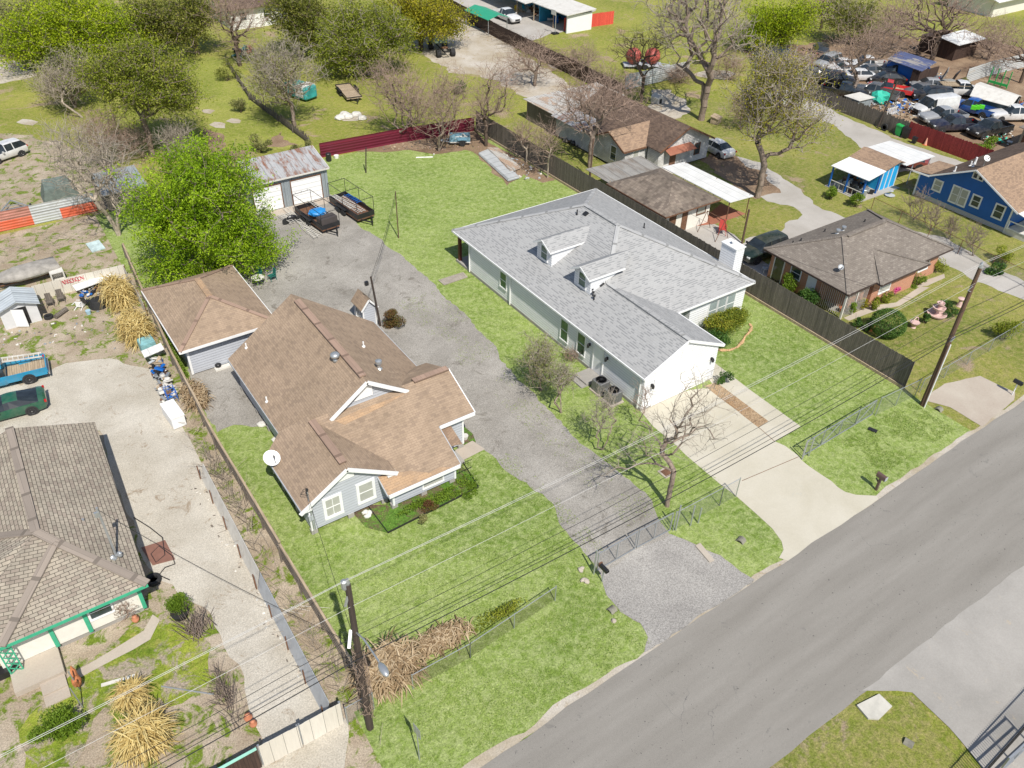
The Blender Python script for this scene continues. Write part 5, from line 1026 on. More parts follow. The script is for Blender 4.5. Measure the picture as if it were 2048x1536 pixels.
wire([(X0, 19.3, 8.8), (6.4, 19.35, 8.8), (47.8, 19.65, 9.6), (X1, 19.9, 9.5)], (.5, .45, .5), .008, 'wirew', 'single pale wire below the top pair between the poles', group='overhead wires along the street')
wire([(X0, 19.3, 7.0), (6.35, 19.3, 7.0), (47.75, 19.6, 7.7), (X1, 19.8, 7.6)], (.6, .55, .6), .012, 'wireb', 'thin twisted black cable midway up the poles', group='overhead wires along the street', wob=.03)
wire([(X0, 19.2, 5.95), (6.35, 19.25, 5.95), (47.7, 19.55, 5.95), (X1, 19.8, 5.9)], (.6, .55, .6), .014, 'wireb', 'upper of the two low black cables between the poles', group='overhead wires along the street', wob=.012)
wire([(X0, 19.2, 5.6), (6.35, 19.2, 5.65), (47.7, 19.5, 5.7), (X1, 19.75, 5.6)], (.65, .6, .65), .022, 'wireb', 'lowest and thickest black cable between the poles', group='overhead wires along the street')
wire([(6.2, 19.1, 7.0), (-.35, 32.6, 6.3)], (.35,), .011, 'wireb', 'black service cable from the vine-covered pole to the old house mast')
wire([(6.4, 19.6, 7.1), (9.0, 31.3, 3.7)], (.3,), .011, 'wireb', 'black service cable from the vine-covered pole to the grey house mast')
wire([(47.8, 19.8, 7.6), (52.0, 29.4, 3.2)], (.2,), .01, 'wireb', 'black service cable from the tall brown pole to the brick house')
wire([(47.8, 19.9, 7.5), (49.5, 46, 3.2)], (.8,), .01, 'wireb', 'black cable running back over the tall board fence to the small cottage')
gm_ = thing('service_mast', (8.95, 31.3, 0), 'bent service mast and conduits at the front corner of the grey house', 'service mast')
f = MB(); f.tube([(9.05, 31.28, .5), (9.05, 31.25, 3.5)], .035, 6); f.tube([(9.15, 31.3, .4), (9.15, 31.28, 2.5)], .025, 6); f.build('conduit', M['steel'], gm_)
f = MB(); f.tube([(8.95+.22*math.cos(a), 31.45+.22*math.sin(a), 3.2+.1*math.sin(a*2)) for a in [k*.7 for k in range(9)]], .015, 5); f.lathe((9.05, 31.25, 3.45), [(.06, 0), (.08, .1), (.03, .2)], 8); f.build('cable_loop', M['black'], gm_)
f = MB(); f.obox((9.0, 31.3, 1.4), (.25, .15, .35)); f.build('meter_box', M['greytrim'], gm_)
sp2 = upole('service_pole', (21.5, 47.75), 4.3, 'short dark pole leaning at the corner of the playhouse', lean=(-.35, .1), mat='poled', r0=.09, r1=.07)
f = MB(); f.obox((20.75, 47.8, 3.9), (.25, .2, .3)); f.build('fitting', M['black'], sp2)
tp2 = upole('service_pole', (29.15, 59.2), 4.4, 'thin pale pole standing alone on the back lawn', mat='pole', r0=.05, r1=.04)
wire([(21.15, 47.85, 4.25), (29.15, 59.2, 4.3)], (.35,), .014, 'wireb', 'thin black cable from the short playhouse pole to the thin lawn pole')
wire([(21.15, 47.85, 4.1), (29.15, 59.2, 4.0)], (.5,), .012, 'wireb', 'lower, slacker black cable reaching the thin lawn pole')
o = MB().tube([G(732, 346), G(732, 346)+Vector((.1, 0, 1.2)), G(732, 346)+Vector((.25, 0, 2.6))], .06, 7).build('clothes_post', M['poled']); tag(o, 'dark bent post standing on the lawn near the maroon fence', 'post')
o = MB().tube([G(1180, 358), G(1180, 358)+Vector((0, 0, 4.2))], .08, 7).build('wooden_post', M['pole']); tag(o, 'tall thin wooden post poking up behind the grey tin lean-to roof', 'post')
o = MB().tube([(54.3, 42.3, 0), (54.3, 42.3, 3.3)], .09, 7).build('wooden_post', M['pole']); tag(o, 'wooden post beside the red chair behind the chimney', 'post')
o = MB().tube([(88.7, 53.6, 0), (89.9, 53.6, 5.2)], .1, 7).build('wooden_post', M['poled']); tag(o, 'dark leaning pole at the junk yard fence', 'post')
# ---------------------------------------------------------------- roadside things
mb = thing('mailbox', G(1752, 980), 'brown plastic mailbox on a post on the verge beside the concrete driveway', 'mailbox')
p = G(1752, 980); br_ = plain('brown_plastic', (.12, .075, .065, 1), .4)
f = MB(); f.box(p.x-.07, p.y-.07, 0, p.x+.07, p.y+.07, 1.05); f.bar((p.x, p.y+.25, .8), (p.x, p.y, .55), .07, .07); f.build('post', br_, mb)
f = MB(); f.box(p.x-.12, p.y-.32, 1.0, p.x+.12, p.y+.28, 1.2); f.tube([(p.x, p.y-.32, 1.2), (p.x, p.y+.28, 1.2)], .12, 12); f.build('box', br_, mb); f = MB(); f.box(p.x-.13, p.y-.335, 1.0, p.x+.13, p.y-.32, 1.28); f.build('door', M['greytrim'], mb)
p = G(1207, 1162); mb = thing('mailbox', p, 'black and rust coloured mailbox beside the left post of the gravel driveway gate', 'mailbox')
f = MB(); f.tube([(p.x-.1, p.y, 0), (p.x-.1, p.y, 1.0)], .035, 6); f.build('post', M['steel'], mb); f = MB(); f.box(p.x-.2, p.y-.3, 1.0, p.x+.02, p.y+.25, 1.12); f.tube([(p.x-.09, p.y-.3, 1.12), (p.x-.09, p.y+.25, 1.12)], .11, 10); f.build('box', M['black'], mb); f = MB(); f.box(p.x-.2, p.y+.25, 1.0, p.x+.02, p.y+.34, 1.23); f.build('door', M['rusty'], mb)
p = G(2024, 790); mb = thing('mailbox', p, 'black mailbox beside the brick house driveway at the right edge', 'mailbox')
f = MB(); f.tube([(p.x, p.y, 0), (p.x, p.y, 1.0)], .04, 6); f.build('post', M['white'], mb); f = MB(); f.box(p.x-.12, p.y-.3, 1.0, p.x+.12, p.y+.3, 1.15); f.tube([(p.x, p.y-.3, 1.15), (p.x, p.y+.3, 1.15)], .12, 10); f.build('box', M['black'], mb)
p = G(839, 1520); sgn = thing('road_sign', p, 'thin road sign seen edge-on on the front verge', 'sign')
f = MB(); f.tube([(p.x, p.y, 0), (p.x, p.y, 2.6)], .03, 6); f.build('post', M['steel'], sgn); f = MB(); f.obox((p.x, p.y, 2.35), (.02, .5, .62), .1); f.build('sign_face', M['steel'], sgn)
def culvert(p, d, L, r, label, z=-.04):
    L = .4; r *= .95
    p = Vector(p); d = Vector(d).normalized(); f = MB(); n = 14; s = d.cross(Vector((0, 0, 1))); rings = []
    for (k, rr) in ((0, r), (L, r), (L, r*.8), (0, r*.8)): rings.append(f.pts([p+d*k+Vector((0, 0, z))+(s*math.cos(2*math.pi*j/n)+Vector((0, 0, 1))*math.sin(2*math.pi*j/n))*rr for j in range(n)]))
    for a, b in ((0, 1), (1, 2), (3, 0)):
        for j in range(n): f.f.append([rings[a][j], rings[a][(j+1) % n], rings[b][(j+1) % n], rings[b][j]]); f.m.append(0)
    t_ = thing('culvert_pipe', p, label, 'culvert'); f.build('pipe', M.setdefault('oldconc', plain('mossy_concrete', (.2, .19, .15, 1), .9, var=.4)), t_)
    f = MB(); f.f.append(f.pts([p+d*.03+Vector((0, 0, z))+(s*math.cos(2*math.pi*j/n)+Vector((0, 0, 1))*math.sin(2*math.pi*j/n))*r*.79 for j in range(n)])); f.m.append(0); f.build('opening', M['black'], t_)
culvert(G(1478, 1086), (1, .25, 0), 1.1, .26, 'concrete drain pipe mouth in the grass between the two driveways')
culvert(G(1218, 1225), (1, .1, 0), 1.0, .24, 'broken concrete drain pipe at the left side of the gravel apron')
culvert(G(1874, 822), (1, .05, 0), .8, .26, 'drain pipe mouth under the brick house driveway, beside the tall brown pole')
culvert(G(1826, 1492), (-.3, .9, 0), .6, .22, 'dark pipe mouth in the grass at the bottom right')
o = MB().slab([G(1712, 1413)+Vector((0, 0, .14)), G(1757, 1390)+Vector((0, 0, .12)), G(1783, 1415)+Vector((0, 0, .12)), G(1756, 1442)+Vector((0, 0, .16)), G(1735, 1440)+Vector((0, 0, .14))], .1).build('concrete_slab', plain('weathered_slab', (.5, .48, .42, 1), .9, var=.12)); tag(o, 'broken pale concrete slab lying in the grass south of the road', 'slab')
o = MB().slab([G(1390, 1093)+Vector((0, 0, .1)), G(1400, 1088)+Vector((0, 0, .1)), G(1428, 1122)+Vector((0, 0, .1)), G(1418, 1126)+Vector((0, 0, .1))], .08).build('concrete_slab', M['pathc']); tag(o, 'long narrow concrete piece edging the gravel apron', 'slab')
for q, lb in (((1745, 861), 'black plastic lid lying on the verge near the sliding gate'),):
    p = G(*q); o = MB().obox((p.x, p.y, .05), (.3, .55, .07), .3).build('valve_cover', M['black']); tag(o, lb, 'cover')
p = G(1332, 946); mc = thing('meter_cover', p, 'square concrete meter box with a rusty lid by the bare front tree', 'cover'); f = MB(); f.obox((p.x, p.y, .03), (.75, .75, .06)); f.build('collar', M['pathc'], mc); f = MB(); f.obox((p.x, p.y, .065), (.5, .5, .02)); f.build('lid', M['rusty'], mc)
# iron railing and gate frame at the lower right corner
rg = thing('iron_railing', G(2000, 1500), 'black iron railing in the bottom right corner', 'railing')
a, b = G(1905, 1620), G(2110, 1390)
f = MB(); f.bar(a+Vector((0, 0, 1.4)), b+Vector((0, 0, 1.4)), .04, .04); f.bar(a+Vector((0, 0, .2)), b+Vector((0, 0, .2)), .04, .04)
for p in seg_pts(a, b, .13): f.bar(p+Vector((0, 0, .05)), p+Vector((0, 0, 1.55)), .025, .025)
f.build('bars', M['black'], rg)
rl = thing('steel_gate', G(2030, 1530), 'grey steel gate frame in the bottom right corner', 'gate')
f = MB(); a = G(1985, 1560); b = G(2060, 1490); 
for z in (.3, 1.2, 1.8): f.bar(a+Vector((0, 0, z)), b+Vector((0, 0, z)), .07, .07)
for p in (a, (a+b)/2, b): f.bar(p, p+Vector((0, 0, 1.9)), .07, .07)
f.build('frame', M['steel'], rl)
# ---------------------------------------------------------------- vehicles
def paint(name, c, rough=.28, metal=.15):
    t = NT(name); n = t.noise(t.coord('Object'), 1.6, 5)
    dust = t.math('MULTIPLY', t.ramp(t.noise(t.coord('World'), 1.3, 7, .7), [(.4, BLK), (.8, WHT)]), .35)
    o = t.out(t.mix(dust, t.ramp(n, [(.3, sc(c, .88)), (.7, sc(c, 1.1))]), (.3, .26, .21, 1)), t.ramp(n, [(.3, (rough*.8,)*3), (.75, (rough*1.7,)*3)]), metal)
    t.b.inputs['Coat Weight'].default_value = .5; return o
P_ = {k: paint(k+'_car_paint', c) for k, c in dict(white=(.72, .72, .71, 1), silver=(.36, .37, .38, 1), black=(.012, .013, .015, 1), navy=(.016, .018, .04, 1), blue=(.008, .09, .36, 1),
      lightblue=(.01, .29, .5, 1), green=(.004, .1, .055, 1), dgreen=(.015, .03, .024, 1), red=(.62, .012, .018, 1), maroon=(.25, .04, .035, 1), grey=(.12, .125, .13, 1), tan=(.35, .32, .26, 1)).items()}
M['tyre'] = plain('tyre_rubber', (.02, .02, .021, 1), .8); M['rim'] = plain('alloy_rim', (.42, .42, .42, 1), .3, .6); M['rimd'] = plain('steel_rim', (.25, .2, .15, 1), .6, .3)
M['lampw'] = plain('headlight_lens', (.6, .62, .62, 1), .15); M['lampr'] = plain('tail_light_lens', (.45, .01, .01, 1), .2); M['plastic'] = plain('black_plastic', (.03, .03, .032, 1), .6); M['chrome'] = plain('chrome', (.55, .55, .55, 1), .2, .8)
# stations: x, z_bottom, z_belt, z_top, half width belt, half width top, side flag, top flag (for the stretch to the next station)
KINDS = {
 'sedan': dict(L=4.6, W=.88, wb=(-1.4, 1.42), r=.33, st=[(-2.3, .42, .72, .8, .66, .6, 0, 0), (-2.2, .25, .86, .96, .8, .72, 0, 0), (-1.75, .22, .93, 1.05, .87, .72, 0, 1), (-1.0, .22, .95, 1.4, .88, .58, 1, 0), (-.12, .22, .94, 1.46, .88, .6, 0, 0), (-.04, .22, .94, 1.46, .88, .6, 1, 0), (.45, .22, .93, 1.4, .88, .6, 1, 1), (1.2, .22, .92, 1.0, .88, .74, 0, 0), (2.0, .24, .74, .83, .82, .68, 0, 0), (2.22, .3, .62, .7, .72, .6, 0, 0), (2.3, .42, .55, .6, .62, .5, 0, 0)]),
 'coupe': dict(L=4.55, W=.9, wb=(-1.3, 1.4), r=.33, st=[(-2.28, .45, .78, .9, .66, .58, 0, 0), (-2.15, .25, .9, 1.0, .82, .7, 0, 0), (-1.85, .2, .92, 1.02, .88, .66, 0, 1), (-.75, .2, .92, 1.25, .9, .55, 1, 0), (-.2, .2, .9, 1.28, .9, .55, 1, 0), (.1, .2, .88, 1.24, .9, .55, 1, 1), (.95, .2, .85, .93, .9, .7, 0, 0), (1.9, .2, .68, .76, .86, .66, 0, 0), (2.27, .35, .5, .55, .7, .5, 0, 0)]),
 'suv': dict(L=4.8, W=.94, wb=(-1.4, 1.45), r=.38, st=[(-2.4, .45, 1.0, 1.1, .82, .74, 0, 0), (-2.3, .32, 1.08, 1.2, .9, .78, 1, 1), (-2.05, .3, 1.08, 1.74, .93, .68, 1, 0), (-1.2, .3, 1.08, 1.78, .94, .7, 0, 0), (-1.1, .3, 1.08, 1.78, .94, .7, 1, 0), (-.1, .3, 1.06, 1.78, .94, .7, 0, 0), (0, .3, 1.06, 1.78, .94, .7, 1, 0), (.6, .3, 1.05, 1.7, .94, .7, 1, 1), (1.15, .3, 1.04, 1.16, .94, .8, 0, 0), (2.15, .32, .95, 1.03, .9, .76, 0, 0), (2.36, .36, .8, .88, .82, .68, 0, 0), (2.42, .5, .66, .7, .7, .5, 0, 0)]),
 'crossover': dict(L=4.3, W=.9, wb=(-1.25, 1.3), r=.35, st=[(-2.12, .45, .95, 1.05, .78, .7, 0, 0), (-2.05, .3, 1.0, 1.15, .86, .72, 1, 1), (-1.65, .28, 1.0, 1.56, .9, .62, 1, 0), (-.75, .28, .98, 1.62, .9, .63, 0, 0), (-.66, .28, .98, 1.62, .9, .63, 1, 0), (.1, .28, .96, 1.62, .9, .63, 0, 0), (.18, .28, .96, 1.62, .9, .63, 1, 1), (.95, .28, .93, 1.06, .9, .76, 0, 0), (1.85, .3, .82, .92, .85, .7, 0, 0), (2.08, .36, .68, .76, .74, .6, 0, 0), (2.15, .5, .6, .64, .6, .45, 0, 0)]),
 'van': dict(L=5.6, W=.98, wb=(-1.6, 1.9), r=.37, st=[(-2.75, .4, 1.2, 2.0, .9, .8, 0, 0), (-2.7, .35, 1.2, 2.06, .97, .84, 0, 0), (0.75, .35, 1.15, 2.1, .98, .84, 0, 0), (.8, .35, 1.15, 2.1, .98, .82, 1, 0), (1.2, .35, 1.12, 2.0, .98, .78, 1, 1), (1.95, .35, 1.08, 1.2, .97, .84, 0, 0), (2.6, .38, .85, .95, .9, .76, 0, 0), (2.8, .5, .65, .7, .75, .6, 0, 0)]),
 'pickup': dict(L=5.7, W=.97, wb=(-1.65, 1.85), r=.39, bed=(-2.8, -.75), st=[(-.78, .4, 1.12, 1.2, .96, .9, 0, 1), (-.66, .35, 1.12, 1.78, .97, .72, 1, 0), (-.2, .35, 1.12, 1.84, .97, .72, 0, 0), (-.1, .35, 1.12, 1.84, .97, .72, 1, 0), (.55, .35, 1.1, 1.78, .97, .72, 1, 1), (1.2, .35, 1.1, 1.22, .97, .84, 0, 0), (2.45, .38, 1.0, 1.1, .95, .8, 0, 0), (2.75, .42, .86, .95, .86, .7, 0, 0), (2.85, .55, .72, .76, .76, .6, 0, 0)]),
 'oldpickup': dict(L=5.6, W=.92, wb=(-1.6, 1.75), r=.37, bed=(-2.75, -.35), st=[(-.38, .4, 1.05, 1.12, .9, .86, 0, 1), (-.28, .35, 1.05, 1.62, .92, .7, 1, 0), (.45, .35, 1.05, 1.66, .92, .7, 1, 1), (1.05, .35, 1.02, 1.14, .92, .8, 0, 0), (2.4, .38, .94, 1.0, .9, .76, 0, 0), (2.68, .42, .8, .86, .84, .7, 0, 0), (2.76, .55, .66, .7, .76, .6, 0, 0)]),
}
def car(kind, color, label, pf, pr, cat=None, name=None, group=None, rim='rim', glass_='carglass', hood=False, load=None, mid=None, white_top=None):
    K = KINDS[kind]; a = G(*pf); b = G(*pr); d = (a-b); hd = math.atan2(d.y, d.x); c = (a+b)/2 if mid is None else G(*mid)
    catn = cat or {'sedan': 'car', 'coupe': 'car', 'suv': 'SUV', 'crossover': 'car', 'van': 'van', 'pickup': 'pickup truck', 'oldpickup': 'pickup truck'}[kind]
    t_ = local_thing(name or {'sedan': 'parked_car', 'coupe': 'sports_car', 'suv': 'parked_suv', 'crossover': 'parked_car', 'van': 'cargo_van'}.get(kind, 'pickup_truck'), (c.x, c.y, 0.0), hd, label, catn, group)
    body, ws, rw, sl_, sr = MB(), MB(), MB(), MB(), MB(); pm = P_[color]
    rings = []
    for (x, zb, zl, zt, wb_, wt, sf_, tf) in K['st']:
        half = [(wb_*.9, zb), (wb_, zb+.22*(zl-zb)), (wb_+.01, zl-.12*(zl-zb)), (wb_-.015, zl), (wt, zt-.05), (wt-.1, zt), (wt*.45, zt+.025)]
        rings.append([Vector((x, y, z)) for y, z in half]+[Vector((x, -y, z)) for y, z in half[::-1]])
    n = 14
    for i in range(len(rings)-1):
        A, B = rings[i], rings[i+1]; sf_, tf = K['st'][i][6], K['st'][i][7]
        for k in range(n):
            j = (k+1) % n; q = [A[k], B[k], B[j], A[j]]
            if k in (3, 9) and sf_: (sl_ if k == 3 else sr).face(q)
            elif k in (4, 5, 6, 7, 8) and tf: (ws if K['st'][i][0] > -.05 and K['st'][i+1][0] > .4 else rw).face(q)
            elif k in (3, 9) and tf: (sl_ if k == 3 else sr).face(q)
            else: body.face(q)
    body.face(rings[0]); body.face(rings[-1][::-1])
    w = K['W']
    if 'bed' in K:
        x0_, x1_ = K['bed']; zz = 1.12 if kind == 'pickup' else 1.0
        body.box(x0_, -w, .48, x1_, -w+.08, zz); body.box(x0_, w-.08, .48, x1_, w, zz); body.box(x0_+.02, -w+.08, .55, x1_, w-.08, .66)
        body.box(x1_-.03, -w+.08, .66, x1_+.02, w-.08, zz); body.box(x0_+.9, -w+.08, .66, x0_+1.6, -w+.24, .86); body.box(x0_+.9, w-.24, .66, x0_+1.6, w-.08, .86)
    if 'bed' in K: fl_ = MB(); fl_.box(K['bed'][0]+.05, -w+.09, .66, K['bed'][1]-.05, w-.09, .69); fl_.build('bed_floor', M['woodl' if kind == 'oldpickup' else 'black'], t_)
    o = body.build('body', pm, t_)
    bm = bmesh.new(); bm.from_mesh(o.data); bmesh.ops.remove_doubles(bm, verts=bm.verts, dist=.002); bmesh.ops.recalc_face_normals(bm, faces=bm.faces); bm.to_mesh(o.data); bm.free()
    for p in o.data.polygons: p.use_smooth = True
    o.data.set_sharp_from_angle(angle=rad(32))
    for mbb, nm in ((ws, 'windshield'), (rw, 'rear_window'), (sl_, 'side_window'), (sr, 'side_window')):
        if mbb.f: mbb.build(nm, M[glass_], t_)
    if 'bed' in K:
        x0_ = K['bed'][0]; zz = 1.12 if kind == 'pickup' else 1.0; f = MB(); f.box(x0_-.06, -w+.04, .6, x0_, w-.04, zz-.02); f.build('tailgate', pm, t_)
        f = MB(); f.box(x0_-.14, -w+.02, .42, x0_-.06, w-.02, .6); f.build('rear_bumper', M['chrome'], t_)
    else:
        x0_ = K['st'][0][0]
    xe = K['st'][0][0] if 'bed' not in K else K['bed'][0]; xf = K['st'][-1][0]
    for sgn_ in (-1, 1):
        f = MB(); zz = K['st'][-2][2]; f.obox((xf-.1, sgn_*w*.66, zz-.02), (.22, .34, .16)); f.build('headlight', M['lampw'], t_, bevel=.03)
        f = MB(); zz = .88 if 'bed' in K else K['st'][1][2]-.08; f.obox((xe+.05, sgn_*(w-.1), zz), (.12 if 'bed' not in K else .1, .14, .15), 0); f.build('tail_light', M['lampr'], t_)
        f = MB(); xm = [s for s in K['st'] if s[7] and s[0] > 0][0]; f.obox((xm[0]+.35, sgn_*(w+.09), xm[2]+.08), (.14, .2, .15)); f.build('mirror', M['plastic'] if color != 'white' else P_['white'], t_)
    f = MB(); f.box(xf-.06, -w*.45, K['st'][-2][1]+.12, xf+.015, w*.45, K['st'][-2][2]-.06); f.build('grille', M['plastic'], t_)
    r_ = K['r']
    for xw in K['wb']:
        for sgn_ in (-1, 1):
            y0_, y1_ = sgn_*(w-.2), sgn_*(w+.012); f = MB()
            f.lathe((xw, 0, r_), [(r_*.6, y1_), (r_*.93, y1_), (r_, y1_-sgn_*.04), (r_, y0_), (r_*.5, y0_)], 18, 'y'); wo = f.build('wheel', M['tyre'], t_)
            f = MB(); f.lathe((xw, 0, r_), [(r_*.62, y1_-sgn_*.02), (r_*.6, y1_+sgn_*.004), (r_*.52, y1_-sgn_*.03), (r_*.2, y1_-sgn_*.01), (.02, y1_+sgn_*.005)], 10, 'y'); f.build('rim', M[rim], wo)
            f = MB(); f.lathe((xw, 0, r_+.03), [(r_*1.16, y1_-sgn_*.018), (r_*1.14, y1_-sgn_*.01), (.02, y1_-sgn_*.01)], 18, 'y'); f.build('wheel_well_shade', M['plastic'], t_)  # black disc standing in for the shade inside the wheel opening
    return t_
car('oldpickup', 'lightblue', 'battered bright blue pickup with an aluminium ladder across its bed, at the left edge', (-90, 790), (103, 743), rim='rim')
# ladder lying over its bed
def ladder(a, b, w, label, n=None, mat='steel', group=None, rung=.028, rail=.06, cat='ladder'):
    a = Vector(a); b = Vector(b); d = (b-a).normalized(); s = d.cross(Vector((0, 0, 1))).normalized()*w/2; f = MB(); L = (b-a).length; n = n or int(L/.3)
    f.bar(a-s, b-s, .03, rail); f.bar(a+s, b+s, .03, rail)
    for k in range(n): p = a+d*L*(k+.5)/n; f.bar(p-s, p+s, rung, rung)
    o = f.build('ladder', M[mat]); return tag(o, label, cat, group)
ladder((-5.0, 55.9, 1.75), (-.15, 55.45, 1.1), .5, 'aluminium extension ladder lying across the bed of the bright blue pickup', mat='offwhite', rung=.05, rail=.1)
car('coupe', 'green', 'dark green two-door sports car beside the old house roof', (-60, 848), (98, 806))
car('crossover', 'white', 'white compact crossover parked on the gravel at the far left', (-14, 326), (58, 301), mid=(12, 317))
car('sedan', 'white', 'white sedan parked beside the weathered white gabled house', (1406, 290), (1448, 312), mid=(1430, 305))
car('suv', 'dgreen', 'dark green SUV parked beside the brick house', (1492, 524), (1560, 500), mid=(1522, 512))
car('pickup', 'white', 'white crew cab pickup beside the green canopy', (1036, 50), (992, 32))
car('sedan', 'maroon', 'faded red car parked under the flat white carport', (1782, 326), (1836, 334), mid=(1808, 331))
# junk yard
car('pickup', 'silver', 'silver crew cab pickup nearest the red part of the junk yard fence', (1834, 248), (1927, 241))
car('pickup', 'navy', 'dark navy pickup against the red junk yard fence', (1862, 262), (1945, 260))
car('van', 'white', 'white cargo van between the silver pickup and the blue pickup', (1822, 232), (1908, 221))
car('pickup', 'blue', 'royal blue pickup with green crates in its bed, beside the white cargo van', (1903, 217), (1978, 237))
car('pickup', 'white', 'white pickup at the right edge of the junk yard', (1982, 241), (2058, 240))
car('pickup', 'black', 'stripped black truck with its hood off beside the bright green weeds', (1944, 276), (2004, 264))
car('suv', 'black', 'black SUV behind the white cargo van', (1832, 200), (1890, 203))
car('sedan', 'grey', 'grey car with its front hidden behind the black SUV', (1814, 193), (1862, 187))
car('sedan', 'silver', 'silver sedan between the red pickup and the tarpaulin shelter', (1830, 178), (1880, 180))
car('sedan', 'grey', 'dark grey sedan behind the silver sedan', (1812, 165), (1860, 164))
car('oldpickup', 'red', 'bright red pickup in the middle of the junk yard', (1740, 182), (1812, 193))
car('sedan', 'black', 'black sedan behind the bright red pickup', (1748, 165), (1794, 167))
car('van', 'black', 'dark van in the junk yard near the patched blue roof', (1776, 157), (1818, 155))
car('pickup', 'white', 'white pickup parked behind the bare leaning tree in the junk yard', (1706, 139), (1752, 140))
car('sedan', 'white', 'first white car in the row left of the white junk yard pickup', (1660, 139), (1698, 138))
car('sedan', 'white', 'second white car in the row, nearer the fence', (1668, 148), (1712, 147))
car('sedan', 'white', 'white car half hidden by branches behind the dark SUV', (1688, 160), (1735, 160))
car('suv', 'black', 'dark blue-black SUV near the grey part of the junk yard fence', (1708, 173), (1640, 167))
car('suv', 'black', 'lone black SUV seen from behind on the grass beyond the brush pile', (1636, 102), (1643, 122))
car('suv', 'dgreen', 'dark SUV half hidden behind the brush pile', (1516, 122), (1564, 121))
car('sedan', 'grey', 'dusty grey car between the brush pile and the black SUV', (1596, 156), (1636, 158))
car('pickup', 'black', 'black truck under the leaning tree against the grey junk yard fence', (1712, 198), (1664, 190))
car('sedan', 'white', 'small white car seen through the brown tree by the lane', (1512, 205), (1558, 210))
car('sedan', 'grey', 'grey sedan in the back row behind the bright red pickup', (1762, 150), (1722, 152))
car('sedan', 'blue', 'small blue car wedged between the dark van and the patched blue roof', (1800, 146), (1842, 148))
car('suv', 'silver', 'silver SUV in the back row left of the white junk yard pickup', (1632, 142), (1672, 128))
car('pickup', 'grey', 'grey pickup behind the box shed and teal green tarp', (1722, 190), (1770, 200))
car('sedan', 'tan', 'tan car between the silver sedan and the white flatbed truck', (1868, 186), (1908, 180))
fl = car('pickup', 'white', 'white flatbed truck loaded with old timber in the junk yard', (1945, 192), (1892, 190))
f = MB(); 
for k in range(7): f.bar((-2.8, -.8+k*.25, 1.4+.05*(k % 3)), (.6, -.75+k*.25, 1.45+.05*(k % 2)), .2, .05)
o = f.build('timber_stack', M['woodl'], loc=(0, 0, 0)); o.matrix_world = fl.matrix_basis.copy(); tag(o, 'old timber boards piled on the white flatbed truck', 'timber')
f = MB(); p = G(1948, 214, 1.3)
for k in range(3): f.obox((p.x+k*.5, p.y-.2*k, 1.25), (.5, .6, .4), .5)
tag(f.build('crates', plain('lime_green', (.1, .55, .02, 1))), 'lime green crates in the bed of the royal blue pickup', 'crates')
# ---------------------------------------------------------------- trailers
def trailer(name, c, hd, L, W, label, rack=None, mat='black', side=.4, deck='rusty', axle=2, cat='trailer', floor=.45, tongue=True):
    t_ = local_thing(name, (c[0], c[1], 0), hd, label, cat); m = M[mat]; l, w = L/2, W/2
    f = MB(); f.box(-l, -w, floor-.12, l, w, floor); f.build('deck', M[deck], t_)
    if side:
        for q in ((-l, -w, l, -w+.05), (-l, w-.05, l, w), (l-.05, -w+.05, l, w-.05), (-l, -w+.05, -l+.05, w-.05)): f = MB(); f.box(q[0], q[1], floor, q[2], q[3], floor+side); f.build('side_panel', m, t_)
    if tongue: f = MB(); f.bar((l, -w*.6, floor-.08), (l+1.1, 0, floor-.08), .09, .1); f.bar((l, w*.6, floor-.08), (l+1.1, 0, floor-.08), .09, .1); f.bar((l+1.05, 0, 0), (l+1.05, 0, .75), .07, .07, up=(1, 0, 0)); f.build('tongue', M['black' if mat == 'black' else mat], t_)
    for k in range(axle):
        for sgn_ in (-1, 1):
            f = MB(); xw = (-.42+.84*k if axle == 2 else 0)-.25; y1_, y0_ = sgn_*(w+.24), sgn_*(w+.03); r_ = .34
            f.lathe((xw, 0, r_), [(r_*.55, y1_), (r_*.93, y1_), (r_, y1_-sgn_*.04), (r_, y0_), (r_*.5, y0_)], 16, 'y'); wo = f.build('wheel', M['tyre'], t_); f = MB(); f.lathe((xw, 0, r_), [(r_*.55, y1_-sgn_*.02), (.02, y1_-sgn_*.01)], 10, 'y'); f.build('rim', M['rimd'], wo)
    for sgn_ in (-1, 1): f = MB(); f.box(-.25-.42*axle-.1, min(sgn_*w, sgn_*(w+.26)), .7, -.25+.42*axle+.1, max(sgn_*w, sgn_*(w+.26)), .74); f.build('fender', m, t_)
    if rack:
        f = MB(); z = rack
        for x in (-l, 0, l):
            for y in (-w, w): f.bar((x, y, floor), (x, y, z), .035, .035, up=(1, 0, 0))
            f.bar((x, -w, z), (x, w, z), .035, .035)
            for y in (-w*.7, 0, w*.7): f.bar((x, y, z), (x, y, z+.15), .025, .025, up=(1, 0, 0))
        for y in (-w, w): f.bar((-l, y, z), (l, y, z), .035, .035)
        f.build('ladder_rack', m, t_)
    return t_
ha = math.atan2(63.45-68.3, 28.1-27.6)
ta = trailer('utility_trailer', (27.9, 65.9), ha, 4.9, 1.75, 'black rack trailer full of ladders, parked on the lawn edge by the rusty metal garage', rack=2.2, side=.45)
tb_ = trailer('utility_trailer', (24.4, 65.7), ha, 4.9, 1.75, 'rusty black rack trailer with a blue tarp, parked on the gravel', rack=2.0, side=.4)
def T(t_, x, y, z): return Matrix.Rotation(t_.rotation_euler.z, 4, 'Z') @ Vector((x, y, z))+t_.location
